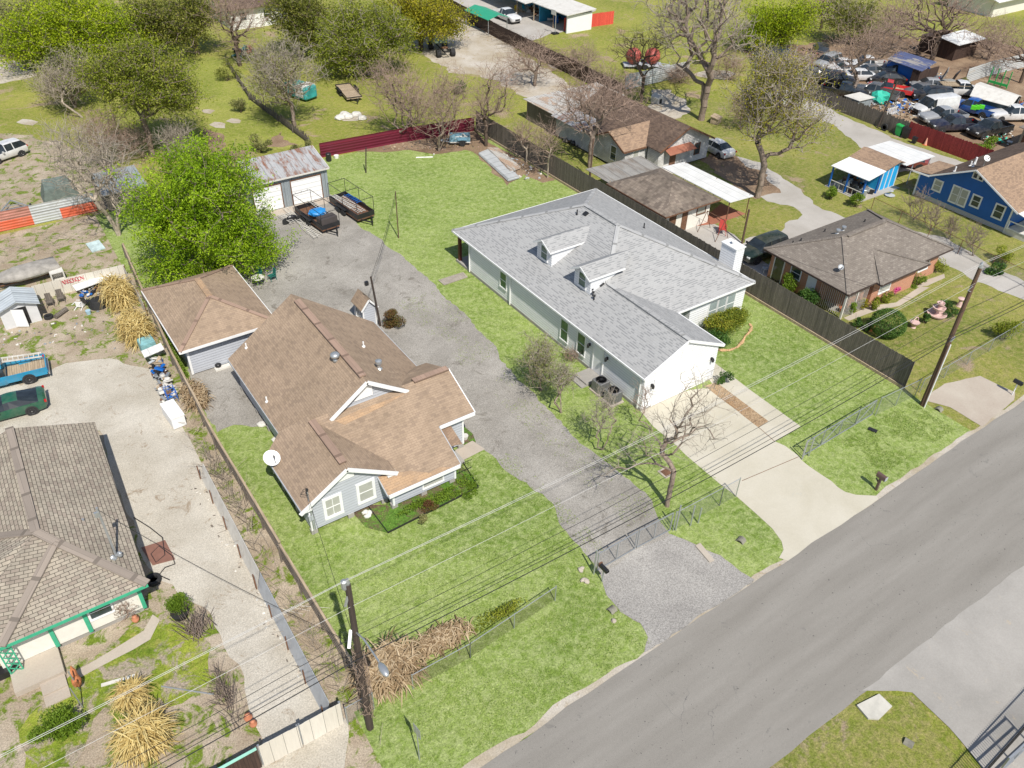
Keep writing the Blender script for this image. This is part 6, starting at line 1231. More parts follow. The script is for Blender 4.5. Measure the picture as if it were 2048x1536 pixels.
for k, (x0_, x1_, y, z) in enumerate(((-2.2, 2.2, -.45, .95), (-1.6, 2.3, -.1, 1.0), (-2.2, 1.2, -.62, 1.05))):
    ladder(T(ta, x0_, y, z), T(ta, x1_, y, z), .36, ('pale ladder along the near side of the ladder-filled rack trailer', 'pale ladder down the middle of the ladder-filled rack trailer', 'short pale ladder on top of the others in the ladder-filled rack trailer')[k], group='ladders on the trailers', mat='offwhite')
ladder(T(ta, -1.6, .45, 1.05), T(ta, .6, .5, 1.05), .45, 'blue ladder on the ladder-filled rack trailer', mat='blue', rung=.05)
ladder(T(tb_, -2.2, .55, 1.15), T(tb_, 2.0, .62, 1.0), .36, 'pale ladder on the rusty trailer with the blue tarp', group='ladders on the trailers', mat='offwhite')
f = MB(); f.ball(T(tb_, .1, .1, 1.05), (.85, .7, .25), 10, 6, .3, 2); tag(f.build('blue_tarp', plain('bright_blue_tarp', (.02, .22, .55, 1), .5)), 'bright blue tarp heaped on the rusty rack trailer', 'tarp')
f = MB(); c_ = T(tb_, 1.85, 0, .95); f.obox(c_, (.9, 1.6, .7), ha); tag(f.build('tool_box', plain('charred_steel', (.06, .05, .048, 1), .8)), 'dark steel tool box at the front of the rusty rack trailer', 'tool box')
for k, (p, q, z, lb) in enumerate((((575, 425), (640, 470), .15, 'long pale ladder lying on the gravel beside the rusty trailer'), ((570, 415), (632, 474), .3, 'second long ladder stacked on the gravel beside the rusty trailer'), ((605, 452), (622, 468), .12, 'short ladder piece lying on the gravel'), ((560, 428), (585, 444), .45, 'ladder leaning on the dark motorbike by the green tree'))):
    a, b = G(*p, z), G(*q, z); ladder(a, b, .4, lb, mat='offwhite')
mo = thing('motorbike', G(588, 445), 'dark motorbike under ladders at the edge of the bright green tree', 'motorbike')
p = G(585, 446); f = MB(); f.lathe((p.x-.6, p.y, .3), [(.15, -.06), (.3, -.06), (.3, .06), (.15, .06)], 14, 'y'); f.build('wheel', M['tyre'], mo); f = MB(); f.lathe((p.x+.65, p.y-.1, .3), [(.15, -.06), (.3, -.06), (.3, .06), (.15, .06)], 14, 'y'); f.build('wheel', M['tyre'], mo)
f = MB(); f.ball((p.x, p.y, .55), (.5, .18, .25), 10, 6); f.bar((p.x+.65, p.y-.1, .3), (p.x+.4, p.y-.05, .95), .07, .07); f.bar((p.x+.4, p.y-.35, .95), (p.x+.4, p.y+.3, .95), .04, .04); f.build('frame', M['black'], mo)
trailer('flatbed_trailer', (41.3, 94.8), math.atan2(-5, -.8), 5.2, 1.9, 'low black flatbed trailer with a leafy brown deck on the grass', side=.12, deck='woodl')
tS = trailer('box_trailer', (44.9, 74.7), rad(150), 2.2, 1.4, 'small light blue trailer filled with debris beside the maroon fence', side=.5, axle=1, mat='greytrim', deck='offwhite')
for ch in tS.children:
    if ch.name.startswith('side_panel') or ch.name.startswith('fender'): ch.data.materials[0] = M.setdefault('powder', plain('powder_blue_paint', (.16, .3, .38, 1)))
f = MB(); rnd = random.Random(4); c_ = Vector((44.9, 74.7, .6))
for k in range(14): f.obox(c_+Vector((rnd.uniform(-.7, .7), rnd.uniform(-.4, .4), rnd.uniform(0, .25))), (rnd.uniform(.2, .6), .12, .08), rnd.uniform(0, 3), rnd.uniform(-.4, .4))
tag(f.build('debris', M['offwhite']), 'pale broken debris heaped in the small light blue trailer', 'debris', kind='stuff')
tt = trailer('tank_trailer', (79.8, 84.6), rad(-32), 5.2, 1.9, 'trailer carrying two round red tanks on the grass', side=0, deck='greytrim', mat='greytrim')
for x in (-1.35, 1.2):
    f = MB(); f.ball((x, 0, 1.5), (1.05, 1.05, 1.05), 18, 12); o = f.build('tank', plain('faded_red_tank', (.42, .09, .07, 1), .6, var=.3), tt, smooth=True)
ts2 = local_thing('yard_tractor', G(882, 104), math.atan2(1, .25), 'green and black single-axle truck chassis on the pale gravel lot', 'truck')
f = MB(); [f.box(-3.2, y-.06, .8, 2.2, y+.06, 1.0) for y in (-.42, .42)]; f.box(-3.2, -.5, .82, -3.0, .5, 1.0); f.box(-1, -.48, .8, -.8, .48, .98); f.build('chassis', M['black'], ts2)
f = MB(); f.box(.4, -1.15, 1.0, 2.3, 1.1, 3.0); f.box(2.3, -.9, .9, 3.2, .9, 1.9); f.build('cab', plain('faded_green_cab', (.2, .3, .24, 1), .6), ts2, bevel=.12); f = MB(); f.box(.36, -.8, 1.9, .4, .8, 2.7); f.build('rear_window', M['glassl'], ts2)
for x in (-2.3, 1.6):
    for sgn_ in (-1, 1):
        f = MB(); f.lathe((x, 0, .52), [(.3, sgn_*1.3), (.48, sgn_*1.3), (.52, sgn_*1.25), (.52, sgn_*.7), (.3, sgn_*.7)], 16, 'y'); f.build('wheel', M['tyre'], ts2)
f = MB(); f.tube([(.25, 1.0, .9), (.25, 1.0, 3.3)], .07, 8); f.build('exhaust_stack', M['steel'], ts2)
f = MB(); f.ball((-1.9, 0, 1.12), (.5, .5, .1), 10, 5); f.build('fifth_wheel', M['rusty'], ts2)
bt = thing('boat_trailer', G(30, 425), 'small galvanised boat trailer frame behind the orange and grey metal fence', 'trailer')
p = G(30, 422); f = MB(); f.bar((p.x, p.y+1.6, .4), (p.x-1.2, p.y-.6, .4), .08, .08); f.bar((p.x, p.y+1.6, .4), (p.x+1.2, p.y-.6, .4), .08, .08); f.bar((p.x-1.3, p.y-.4, .4), (p.x+1.3, p.y-.4, .4), .08, .08); f.bar((p.x-.8, p.y+.4, .4), (p.x+.8, p.y+.4, .4), .06, .06); f.build('frame', M['steel'], bt)
for sgn_ in (-1, 1): f = MB(); f.lathe((p.x+sgn_*1.35, p.y-.4, .28), [(.1, 0), (.1, .15)], 12, 'x'); f.v = []; f.f = []; f.m = []; f.lathe((p.x+sgn_*1.35, p.y-.4, .28), [(.14, -.08), (.28, -.08), (.28, .08), (.14, .08)], 12, 'x'); f.build('wheel', M['tyre'], bt)
bo = local_thing('covered_boat', (.9, 68.2, 0), rad(185), 'small boat under a dirty grey tarpaulin on a trailer behind the white garden shed', 'boat')
f = MB(); hull = []
for x, w, zb in ((-2.3, .85, .5), (-1, .95, .45), (.6, .9, .45), (1.7, .55, .55), (2.4, .05, .8)): hull.append(f.pts([(x, -w, 1.05), (x, -w*.8, zb+.15), (x, 0, zb), (x, w*.8, zb+.15), (x, w, 1.05)]))
for a, b in zip(hull, hull[1:]):
    for k in range(4): f.f.append([a[k], a[k+1], b[k+1], b[k]]); f.m.append(0)
f.build('hull', M['offwhite'], bo)
f = MB(); top = []
for x, w, zc in ((-2.4, .9, 1.1), (-1, 1.02, 1.35), (.6, .98, 1.4), (1.7, .62, 1.25), (2.4, .12, 1.05)): top.append(f.pts([(x, -w, .85), (x, -w, 1.08), (x, -w*.4, zc), (x, w*.4, zc-.06), (x, w, 1.08), (x, w, .85)]))
for a, b in zip(top, top[1:]):
    for k in range(5): f.f.append([a[k], a[k+1], b[k+1], b[k]]); f.m.append(0)
f.build('tarpaulin', plain('dirty_grey_tarp', (.3, .28, .25, 1), .8, var=.35, scale=1.5), bo, smooth=True)
f = MB(); f.bar((-2.6, -.5, .4), (3.2, -.1, .4), .08, .08); f.bar((-2.6, .5, .4), (3.2, .1, .4), .08, .08); f.build('trailer_frame', M['rusty'], bo)
p = G(603, 195); sh = local_thing('camper_shell', (p.x, p.y, 0), rad(-70), 'faded teal and white camper shell standing under the bare tree', 'camper shell')
f = MB(); f.box(-1.9, -1.0, .2, 1.9, 1.0, 1.7); f.build('body', plain('faded_teal', (.03, .27, .26, 1), .6, var=.5, scale=1), sh, bevel=.2); f = MB(); f.box(.2, -1.03, .5, 1.5, 1.03, 1.72); f.build('side_panel', M['offwhite'], sh)
# ---------------------------------------------------------------- vegetation
LF = {}
LF['bright'] = leafmat('bright_spring_leaf', (.11, .21, .006, 1), (.25, .4, .012, 1), (.44, .6, .03, 1), 0.42)
LF['lime'] = leafmat('lime_leaf', (.15, .23, .007, 1), (.31, .41, .012, 1), (.52, .58, .03, 1), 0.42)
LF['olive'] = leafmat('olive_leaf', (.1, .14, .012, 1), (.22, .265, .024, 1), (.4, .42, .06, 1), 0.38)
LF['oak'] = leafmat('dark_oak_leaf', (.07, .095, .014, 1), (.165, .185, .028, 1), (.34, .33, .065, 1), 0.35)
LF['yellow'] = leafmat('yellow_green_leaf', (.13, .15, .01, 1), (.3, .29, .015, 1), (.5, .42, .03, 1), 0.35)
LF['greygreen'] = leafmat('grey_green_leaf', (.11, .125, .045, 1), (.22, .225, .08, 1), (.36, .34, .14, 1), 0.3)
LF['bush'] = leafmat('dark_bush_leaf', (.02, .055, .01, 1), (.05, .12, .02, 1), (.12, .21, .035, 1), .2)
LF['hedge'] = leafmat('hedge_leaf', (.09, .13, .015, 1), (.22, .27, .03, 1), (.45, .4, .05, 1), 0.35)
LF['redbush'] = leafmat('red_bush_leaf', (.07, .03, .015, 1), (.15, .07, .025, 1), (.1, .14, .03, 1), .2)
LF['weed'] = leafmat('weed_leaf', (.08, .14, .01, 1), (.16, .26, .02, 1), (.26, .36, .05, 1), .4)
LF['dry'] = leafmat('dry_leaf', (.22, .145, .08, 1), (.42, .31, .19, 1), (.6, .48, .32, 1), .25)
LF['straw'] = leafmat('straw_leaf', (.4, .28, .1, 1), (.6, .46, .18, 1), (.75, .62, .3, 1), 0.25)
LF['pink'] = leafmat('pink_bloom', (.5, .02, .18, 1), (.65, .06, .3, 1), (.8, .3, .5, 1), .3)
M['bark'] = bark('grey_brown_bark', (.26, .205, .165, 1)); M['barkd'] = bark('dark_bark', (.12, .09, .07, 1)); M['barkp'] = bark('pale_bark', (.4, .34, .27, 1)); M['twig'] = bark('mauve_twig', (.36, .265, .21, 1)); M['twigg'] = bark('grey_twig', (.38, .33, .27, 1))
def scale_at(p): return (Vector(p)-Vector((0, 0, CAM_H))).dot(_f)/F_PX
def above(base, px, py):
    """point on the sight line nearest to the vertical over base -> crown centre"""
    best = None
    for k in range(0, 340):
        z = k*.05; q = G(px, py, z); d = (q.to_2d()-Vector((base[0], base[1]))).length
        if best is None or d < best[0]: best = (d, q)
    return best[1]
def seg_mesh(name, P0, P1, R0, R1, mat, parent, k=4):
    n = len(P0); d = P1-P0; L = np.linalg.norm(d, axis=1, keepdims=True)+1e-9; d = d/L
    ref = np.where(np.abs(d[:, 2:3]) < .9, np.array([[0, 0, 1.]]), np.array([[1., 0, 0]])); a = np.cross(d, ref); a /= np.linalg.norm(a, axis=1, keepdims=True); b = np.cross(d, a)
    ang = np.arange(k)*2*math.pi/k; V = np.zeros((n, 2*k, 3))
    for j, t_ in enumerate(ang):
        o = a*math.cos(t_)+b*math.sin(t_); V[:, j] = P0+o*R0[:, None]; V[:, k+j] = P1+o*R1[:, None]
    base = (np.arange(n)*2*k)[:, None]; F = []
    for j in range(k): jn = (j+1) % k; F.append(np.concatenate([base+j, base+k+j, base+k+jn, base+jn], 1))
    F = np.stack(F, 1).reshape(-1, 4); return np_mesh(name, V.reshape(-1, 3), F, mat, parent, smooth=k > 4)
def leaf_arrays(C_, size, rng, tint, aspect=.5, droop=0.0, up=.35):
    n = len(C_); nrm = rng.normal(size=(n, 3)); nrm[:, 2] = np.abs(nrm[:, 2])+up; nrm /= np.linalg.norm(nrm, axis=1, keepdims=True)
    d = rng.normal(size=(n, 3)); d[:, 2] -= droop*3; d -= nrm*(d*nrm).sum(1, keepdims=True); d /= np.linalg.norm(d, axis=1, keepdims=True)+1e-9
    s = np.cross(nrm, d); L = size*rng.uniform(.6, 1.35, (n, 1)); Wd = L*aspect
    V = np.stack([C_-d*L/2, C_+s*Wd/2, C_+d*L/2, C_-s*Wd/2], 1).reshape(-1, 3); F = np.arange(n*4).reshape(-1, 4)
    col = np.repeat(np.clip(tint, 0, 1), 4)[:, None]*np.ones((1, 3)); return V, F, col
def skeleton(base, crowns, tips, fork, rng, step=.5, rt=.012, r0=.25, twigs=2, twl=.5, lean=(0, 0), up=.25, jitter=.12, kpath=.25, multi=1):
    """grow branches from the trunk towards points scattered through the crown volume"""
    pos = []; par = []; pl_ = []
    def add(p, pa):
        pos.append(np.array(p, float)); par.append(pa); pl_.append(0 if pa < 0 else pl_[pa]+np.linalg.norm(pos[-1]-pos[pa])); return len(pos)-1
    b = np.array([0, 0, 0.]); i = add(b, -1); nst = max(3, int(fork/step)); cc = crowns[0][0]; tgt = np.array([lean[0], lean[1], fork]); starts = []
    for m_ in range(multi):
        cur = i; off = rng.normal(size=3)*(.25 if multi > 1 else 0); off[2] = 0
        for k in range(1, nst+1): cur = add(tgt*k/nst+off*(1+k/nst*1.5)*(k/nst)+rng.normal(size=3)*np.array([.04, .04, 0])*step*2, cur)
        starts.append(cur)
    first = starts[0]-1
    T_ = []
    for (c, r, w) in crowns:
        m = int(tips*w); u = rng.normal(size=(m, 3)); u /= np.linalg.norm(u, axis=1, keepdims=True); rr = rng.uniform(.12, 1, (m, 1))**.55; ph = rng.uniform(0, 6.28, 4); rr *= 1+.3*np.sin(3*u[:, :1]*2+ph[0])*np.sin(5*u[:, 1:2]+ph[1])+.25*np.sin(7*u[:, 2:3]+3*u[:, :1]+ph[2]); T_.append(np.array(c)+u*rr*np.array(r))
    T_ = np.concatenate(T_); T_ = T_[T_[:, 2] > fork*.55]; T_ = T_[np.argsort(np.linalg.norm(T_-tgt, axis=1)*rng.uniform(.75, 1.25, len(T_)))]
    cap = 200000; PA = np.zeros((cap, 3)); PLn = np.zeros(cap); cnt = len(pos); PA[:cnt] = pos; PLn[:cnt] = pl_; isb = np.zeros(cap, bool); isb[[s for s in starts]] = True; isb[first] = True
    tipi = []
    for t_ in T_:
        cnt = len(pos); d = np.linalg.norm(PA[:cnt]-t_, axis=1); below = np.maximum(0, PA[:cnt, 2]-t_[2])*.5
        cost = d+kpath*PLn[:cnt]+below; cost[:first+1] += 5; j = int(np.argmin(cost)); a = PA[j]; L = d[j]; n = max(1, int(L/step)); cur = j
        for k in range(1, n+1):
            u = k/n; p = a+(t_-a)*u+np.array([0, 0, up*L*.5*u*(1-u)])+rng.normal(size=3)*jitter*min(1, L)*(u < 1); cur = add(p, cur); PA[cur] = p; PLn[cur] = pl_[cur]
        tipi.append(cur)
    tipi = np.array(tipi)
    for ti in list(tipi):
        dr = pos[ti]-pos[par[ti]]; dr /= np.linalg.norm(dr)+1e-9
        for k in range(twigs):
            q = dr+rng.normal(size=3)*.55+np.array([0, 0, up*.6]); q /= np.linalg.norm(q); c = add(pos[ti]+q*twl*rng.uniform(.5, 1.1), ti)
            if twigs > 1: q2 = q+rng.normal(size=3)*.6; q2 /= np.linalg.norm(q2); add(pos[c]+q2*twl*rng.uniform(.3, .8), c)
    pos = np.array(pos); par = np.array(par); n = len(pos); w = np.zeros(n)
    kids = np.bincount(par[par >= 0], minlength=n); w[kids == 0] = 1
    for i_ in range(n-1, 0, -1): w[par[i_]] += w[i_]
    w = np.maximum(w, 1); e = math.log(r0/rt)/math.log(w.max()); R = rt*w**e
    return pos, par, R, tipi
def tree(name, label, base, H=None, crowns_px=(), tips=260, fork=2.5, r0=.25, rt=.014, leaf=None, nleaf=0, lsize=.22, spread=.45, bark_='bark', twig_=None, seed=1, cat='tree', group=None, twigs=2, twl=.5, step=.5, up=.25, droop=0, lean=(0, 0), jitter=.12, thr=.035, aspect=.5, multi=1, kpath=.25, wz=1.0):
    rng = np.random.default_rng(seed); b = Vector(base) if len(base) == 3 else G(*base); t_ = thing(name, b, label, cat, group); crowns = []; tot = 0
    for q in crowns_px:
        c = above(b, q[0], q[1]) if len(q) < 5 else G(q[0], q[1], q[4]); s = scale_at(c); r = (q[2]*s, q[2]*s*.95, q[3]*s*wz); crowns.append([np.array(c-b), r, r[0]*r[1]*r[2]]); tot += crowns[-1][2]
    for c in crowns: c[2] /= tot
    pos, par, R, tips_ = skeleton(None, crowns, tips, fork, rng, step, rt, r0, twigs, twl, lean, up, jitter, kpath, multi)
    i = np.arange(1, len(pos)); R0 = np.minimum(R[par[i]], R[i]*1.6); thick = R[i] > thr
    k = i[thick]; 
    if len(k): seg_mesh('trunk', pos[par[k]], pos[k], R0[thick], R[k], M[bark_], t_, 7)
    k = i[~thick]
    if len(k): seg_mesh('branches', pos[par[k]], pos[k], R0[~thick], R[k], M[twig_ or bark_], t_, 3)
    if leaf:
        tp_ = pos[tips_]; idx = rng.integers(0, len(tp_), nleaf); clump = rng.uniform(.2, .8, len(tp_)); C_ = tp_[idx]+rng.normal(size=(nleaf, 3))*spread*np.array([1, 1, .75])
        if droop: C_[:, 2] -= np.abs(rng.normal(size=nleaf))*droop*1.2
        C_[:, 2] = np.maximum(C_[:, 2], .1)
        V, F, col = leaf_arrays(C_, lsize, rng, clump[idx]+rng.normal(size=nleaf)*.17, aspect, droop); np_mesh('crown', V, F, LF[leaf], t_, cols=col)
    return t_
def bush(name, label, c, r, n=900, leaf='bush', lsize=.12, seed=1, cat='bush', group=None, lumps=5, stems=True, aspect=.5, shell=.5):
    rng = np.random.default_rng(seed); c = Vector(c); t_ = thing(name, (c[0], c[1], 0), label, cat, group); r = np.array(r, float); o = np.array([0, 0, max(c[2], r[2]*.9)])
    cs = [np.zeros(3)]+[rng.normal(size=3)*r*.42 for _ in range(lumps)]; rs = [1.0]+[rng.uniform(.45, .7) for _ in range(lumps)]; Cs = []; tn_ = []
    for i in range(len(cs)):
        m = n//len(cs); u = rng.normal(size=(m, 3)); u /= np.linalg.norm(u, axis=1, keepdims=True); rr = rng.uniform(shell, 1.03, (m, 1)); Cs.append(o+cs[i]+u*rr*r*rs[i]*(.8 if lumps else 1)); tn_.append(np.full(m, rng.uniform(.3, .7)))
    C_ = np.concatenate(Cs); C_[:, 2] = np.maximum(C_[:, 2], .04); tn_ = np.concatenate(tn_)+rng.normal(size=len(C_))*.2
    if stems:
        m = 9; P0 = np.zeros((m, 3)); P0[:, :2] = rng.normal(size=(m, 2))*r[:2]*.12; P1 = o+rng.normal(size=(m, 3))*r*.45; seg_mesh('stem', P0, P1, np.full(m, .025), np.full(m, .01), M['barkd'], t_, 4)
    V, F, col = leaf_arrays(C_, lsize, rng, tn_, aspect); np_mesh('foliage', V, F, LF[leaf], t_, cols=col); return t_
def blades(name, label, c, r, n, mat, L=1.0, w=.06, seed=1, cat='plant', arch=.5, z0=.1, z1=.8, parent=None, group=None, kind=None, spreadz=1):
    """arching strap leaves, each a bent ribbon"""
    rng = np.random.default_rng(seed); P = rng.normal(size=(n, 2))*.45; P = P/np.maximum(1, np.linalg.norm(P, axis=1, keepdims=True)); root = np.zeros((n, 3)); root[:, :2] = P*np.array(r[:2])*.8; root[:, 2] = rng.uniform(z0, z1, n)
    az = rng.uniform(0, 2*math.pi, n); d = np.stack([np.cos(az), np.sin(az), np.zeros(n)], 1); Ln = L*rng.uniform(.5, 1.3, n)[:, None]; up = rng.uniform(-.1, .9, n)[:, None]*spreadz; s = np.cross(d, [0, 0, 1]); pts = []
    for k in range(4):
        u = k/3; pts.append(root+d*Ln*u*(1-.25*u)+np.array([0, 0, 1])*(Ln*up*u-arch*Ln*u*u*1.3))
    V = np.zeros((n, 8, 3))
    for k, p in enumerate(pts): p[:, 2] = np.maximum(p[:, 2], .03); ww = w*(1, 1.1, .8, .15)[k]; V[:, 2*k] = p-s*ww/2; V[:, 2*k+1] = p+s*ww/2
    base = (np.arange(n)*8)[:, None]; F = np.stack([np.concatenate([base+2*k, base+2*k+1, base+2*k+3, base+2*k+2], 1) for k in range(3)], 1).reshape(-1, 4)
    col = np.repeat(rng.uniform(.0, 1, n), 8)[:, None]*np.ones((1, 3)); o = np_mesh(name, V.reshape(-1, 3), F, LF[mat], None, loc=(c[0], c[1], c[2] if len(c) > 2 else 0), cols=col); return tag(o, label, cat, group, kind)
# --- leafy trees
tree('leafy_tree', 'large bright green tree spreading over the gravel beside the tan-roofed garage', (13.9, 61.5, 0), crowns_px=[(415, 440, 135, 120), (330, 430, 80, 90), (500, 500, 75, 85), (400, 345, 95, 60), (350, 540, 70, 45)], tips=1250, fork=1.6, r0=.32, leaf='bright', nleaf=85000, lsize=.2, spread=.34, seed=3, twigs=1, droop=.18, multi=3, step=.6, aspect=.42)
tree('leafy_tree', 'olive green tree with a forked grey trunk standing in the back yard', (306, 312), crowns_px=[(290, 160, 95, 55), (210, 150, 60, 45), (355, 195, 48, 40), (260, 115, 50, 35)], tips=800, fork=4.0, r0=.3, leaf='olive', nleaf=38000, lsize=.2, spread=.42, seed=5, step=.7)
tree('leafy_tree', 'wide lime green tree in the top left corner', (G(150, 135)), crowns_px=[(150, 60, 120, 50), (60, 80, 70, 45), (235, 70, 70, 40), (130, 25, 90, 30), (300, 95, 40, 28)], tips=1100, fork=2.0, r0=.4, leaf='lime', nleaf=50000, lsize=.27, spread=.6, seed=6, step=.9, multi=2)
tree('leafy_tree', 'dark olive oak behind the grassy strip, right of the lime green tree', (395, 108), crowns_px=[(345, 45, 78, 50), (400, 20, 50, 35), (300, 30, 45, 30)], tips=700, fork=2.8, r0=.35, leaf='oak', nleaf=26000, lsize=.27, spread=.6, seed=7, step=.8)
tree('leafy_tree', 'dark green oak right of the distant white house', (G(600, 112)), crowns_px=[(610, 40, 62, 55), (570, 10, 40, 30), (640, 75, 40, 40)], tips=600, fork=2.0, r0=.35, leaf='oak', nleaf=25000, lsize=.27, spread=.6, seed=8, step=.8)
tree('leafy_tree', 'broad dusty olive tree above the black flatbed trailer', (735, 150), crowns_px=[(725, 85, 92, 62), (660, 110, 45, 42), (790, 60, 50, 45), (710, 35, 60, 35)], tips=1000, fork=2.0, r0=.4, leaf='olive', nleaf=36000, lsize=.23, spread=.55, seed=9, step=.7, twig_='twigg')
tree('leafy_tree', 'yellow-green tree overhanging the pale gravel lot', (842, 100), crowns_px=[(850, 35, 80, 42), (905, 45, 35, 25), (800, 20, 45, 30)], tips=650, fork=3.4, r0=.35, leaf='yellow', nleaf=28000, lsize=.25, spread=.6, seed=10, step=.8, bark_='barkd')
tree('leafy_tree', 'bright lime tree with dark trunk left of the bamboo clump', (1560, 106), crowns_px=[(1540, 55, 62, 45), (1600, 30, 42, 30), (1500, 80, 40, 38)], tips=500, fork=2.8, r0=.35, leaf='lime', nleaf=22000, lsize=.26, spread=.7, seed=11, step=.8, bark_='barkd')
tree('leafy_tree', 'grey-green bushy tree in the top left corner behind the lime tree', (G(40, 105)), crowns_px=[(30, 55, 60, 45), (-10, 90, 40, 35), (80, 20, 60, 25)], tips=500, fork=1.6, r0=.3, leaf='greygreen', nleaf=18000, lsize=.28, spread=.6, seed=12, step=.8)
tree('leafy_tree', 'grey-green leafing thicket left of the olive back yard tree', (G(150, 215)), crowns_px=[(145, 150, 58, 50), (105, 175, 40, 35)], tips=500, fork=1.0, r0=.2, leaf='greygreen', nleaf=7000, lsize=.2, spread=.45, seed=13, multi=4, twig_='twigg')
tree('leafy_tree', 'half bare tree with fresh green tips over the teal camper shell', (590, 252), crowns_px=[(560, 135, 72, 48), (560, 175, 60, 30), (520, 120, 30, 35)], tips=700, fork=2.4, r0=.22, leaf='greygreen', nleaf=5500, lsize=.17, spread=.5, seed=14, twig_='twigg', twl=.8, up=.5)
tree('bamboo_clump', 'tall dense bamboo clump behind the lone black SUV', (G(1700, 88)), crowns_px=[(1680, 30, 52, 40), (1720, 40, 45, 38)], tips=420, fork=.8, r0=.09, rt=.02, leaf='oak', nleaf=6500, lsize=.42, spread=.5, seed=15, multi=14, bark_='barkp', up=.6, aspect=.25, cat='bamboo', droop=.2)
tree('leafy_tree', 'yellow budding tree with brown branches beside the gravel lane', (1515, 395), crowns_px=[(1555, 190, 90, 75), (1505, 200, 45, 60), (1615, 245, 48, 50), (1560, 130, 70, 30)], tips=1100, fork=3.2, r0=.3, leaf='yellow', nleaf=15000, lsize=.16, spread=.5, seed=16, twig_='twigg', up=.5, twl=.7, step=.6)
# --- bare trees
def bare(label, base, crowns, tips=420, **k):
    tips = int(tips*.95); a = dict(twigs=2, twl=.75, rt=.0095, r0=.22, fork=2.0, bark_='bark', twig_='twig', step=.45, thr=.05, group=None, up=.35); a.update(k); return tree('bare_tree', label, base, crowns_px=crowns, tips=tips, **a)
bare('bare grey tree rising from the fence line left of the bright green tree', (238, 470), [(185, 330, 85, 85), (120, 280, 50, 40), (240, 380, 45, 50)], 700, fork=2.0, seed=21, multi=5, bark_='barkp', twig_='twigg')
bare('tangled bare pinkish tree growing over the maroon fence', (810, 278), [(800, 180, 80, 45), (830, 220, 60, 40), (770, 150, 50, 35)], 900, fork=1.2, seed=22, multi=4)
bare('bare multi-stemmed tree right of the tangled pinkish one at the maroon fence', (878, 303), [(885, 210, 58, 55), (900, 180, 40, 40)], 600, fork=1.8, seed=23, multi=4, r0=.14)
bare('gnarled dark bare tree beside the small light blue trailer', (972, 292), [(985, 195, 52, 50), (1000, 150, 40, 30), (960, 220, 35, 35)], 420, fork=2.4, seed=24, bark_='barkd', r0=.2)
bare('bare tree in front of the dark brown back fence', (1070, 172), [(1065, 115, 62, 38), (1030, 130, 30, 25)], 480, fork=1.6, seed=25)
bare('bare bush-like tree against the middle of the dark brown back fence', (G(1165, 150)), [(1160, 115, 50, 28)], 300, fork=1.0, seed=26, multi=3, r0=.12)
bare('tall bare tree between the long tin shed and the board fence', (1180, 335), [(1190, 195, 80, 62), (1150, 210, 45, 40), (1240, 190, 50, 40)], 900, fork=3.4, seed=27, bark_='bark', r0=.26)
bare('slim bare sapling inside the tall board fence near the tin sheets', (1053, 325), [(1050, 270, 26, 30)], 130, fork=1.4, seed=28, r0=.08, bark_='barkp')
bare('slim bare sapling inside the tall board fence nearer the white house', (1095, 356), [(1090, 285, 30, 38)], 150, fork=1.6, seed=29, r0=.08, bark_='barkp')
bare('dark bare tree in front of the red tanks', (1282, 205), [(1285, 100, 52, 36), (1250, 95, 35, 30), (1320, 90, 35, 30)], 330, fork=3.0, seed=30, bark_='barkd', twig_='barkd', r0=.2)
bare('huge forked bare tree behind the white gabled house', (1402, 240), [(1400, 20, 120, 85), (1340, 40, 70, 50), (1460, 60, 70, 60), (1400, -60, 120, 60)], 1300, fork=4.2, seed=31, bark_='bark', twig_='twigg', r0=.42, rt=.014, step=.8, thr=.05, multi=2)
bare('big dark bare tree behind the junk yard, left of the tin-roofed board shed', (1862, 122), [(1860, 20, 95, 62), (1800, 30, 60, 40), (1930, 30, 60, 40)], 800, fork=3.6, seed=32, bark_='barkd', r0=.36, rt=.014, step=.8)
bare('leaning bare tree inside the junk yard beside the bright red pickup', (1697, 200), [(1760, 80, 62, 45), (1700, 100, 50, 40), (1810, 60, 45, 35)], 700, fork=2.2, seed=33, bark_='bark', r0=.22, lean=(1.2, .3))
bare('bare tree at the right edge beyond the pale sheet metal fence', (2040, 166), [(2040, 90, 45, 45), (2000, 110, 35, 30)], 350, fork=2.0, seed=34, bark_='barkd')
bare('low bare tree right of the tin-roofed board shed', (G(1975, 120)), [(1975, 85, 42, 28)], 300, fork=1.2, seed=35, bark_='barkd')
bare('bare tree with spiky pruned limbs beside the concrete driveway and front gate', (1334, 1012), [(1385, 850, 72, 66), (1300, 880, 60, 50), (1400, 790, 50, 45), (1240, 935, 45, 28)], 230, fork=2.8, seed=36, bark_='bark', twig_='twigg', r0=.15, rt=.008, step=.4, twl=.5, thr=.03, kpath=.3, jitter=.06, up=.5)
bare('pale bare shrub beneath the olive back yard tree', (355, 322), [(352, 280, 32, 30)], 330, fork=.4, seed=37, multi=6, r0=.05, rt=.012, bark_='barkp', twig_='twigg', thr=.03, up=.6)
bare('brown bare thicket left of the olive back yard tree trunk', (G(215, 330)), [(205, 270, 60, 48), (260, 285, 40, 30)], 900, fork=.5, seed=38, multi=6, r0=.08, twig_='twig')
bare('tall bare grey tree before the distant white house', (480, 132), [(480, 45, 55, 55), (450, 20, 45, 40), (470, 100, 28, 35)], 600, fork=3.5, seed=39, twig_='twig', bark_='barkd', r0=.28)
bare('leaning bare tree over the left thicket', (G(165, 235)), [(110, 165, 45, 35)], 260, fork=1.8, seed=40, twig_='barkp', bark_='barkp', r0=.12, lean=(-1.5, .5))
bare('brown bare tree in front of the yellow budding tree, near the small white car', (G(1480, 260)), [(1490, 215, 40, 35)], 350, fork=1.0, seed=41, multi=3, r0=.1)
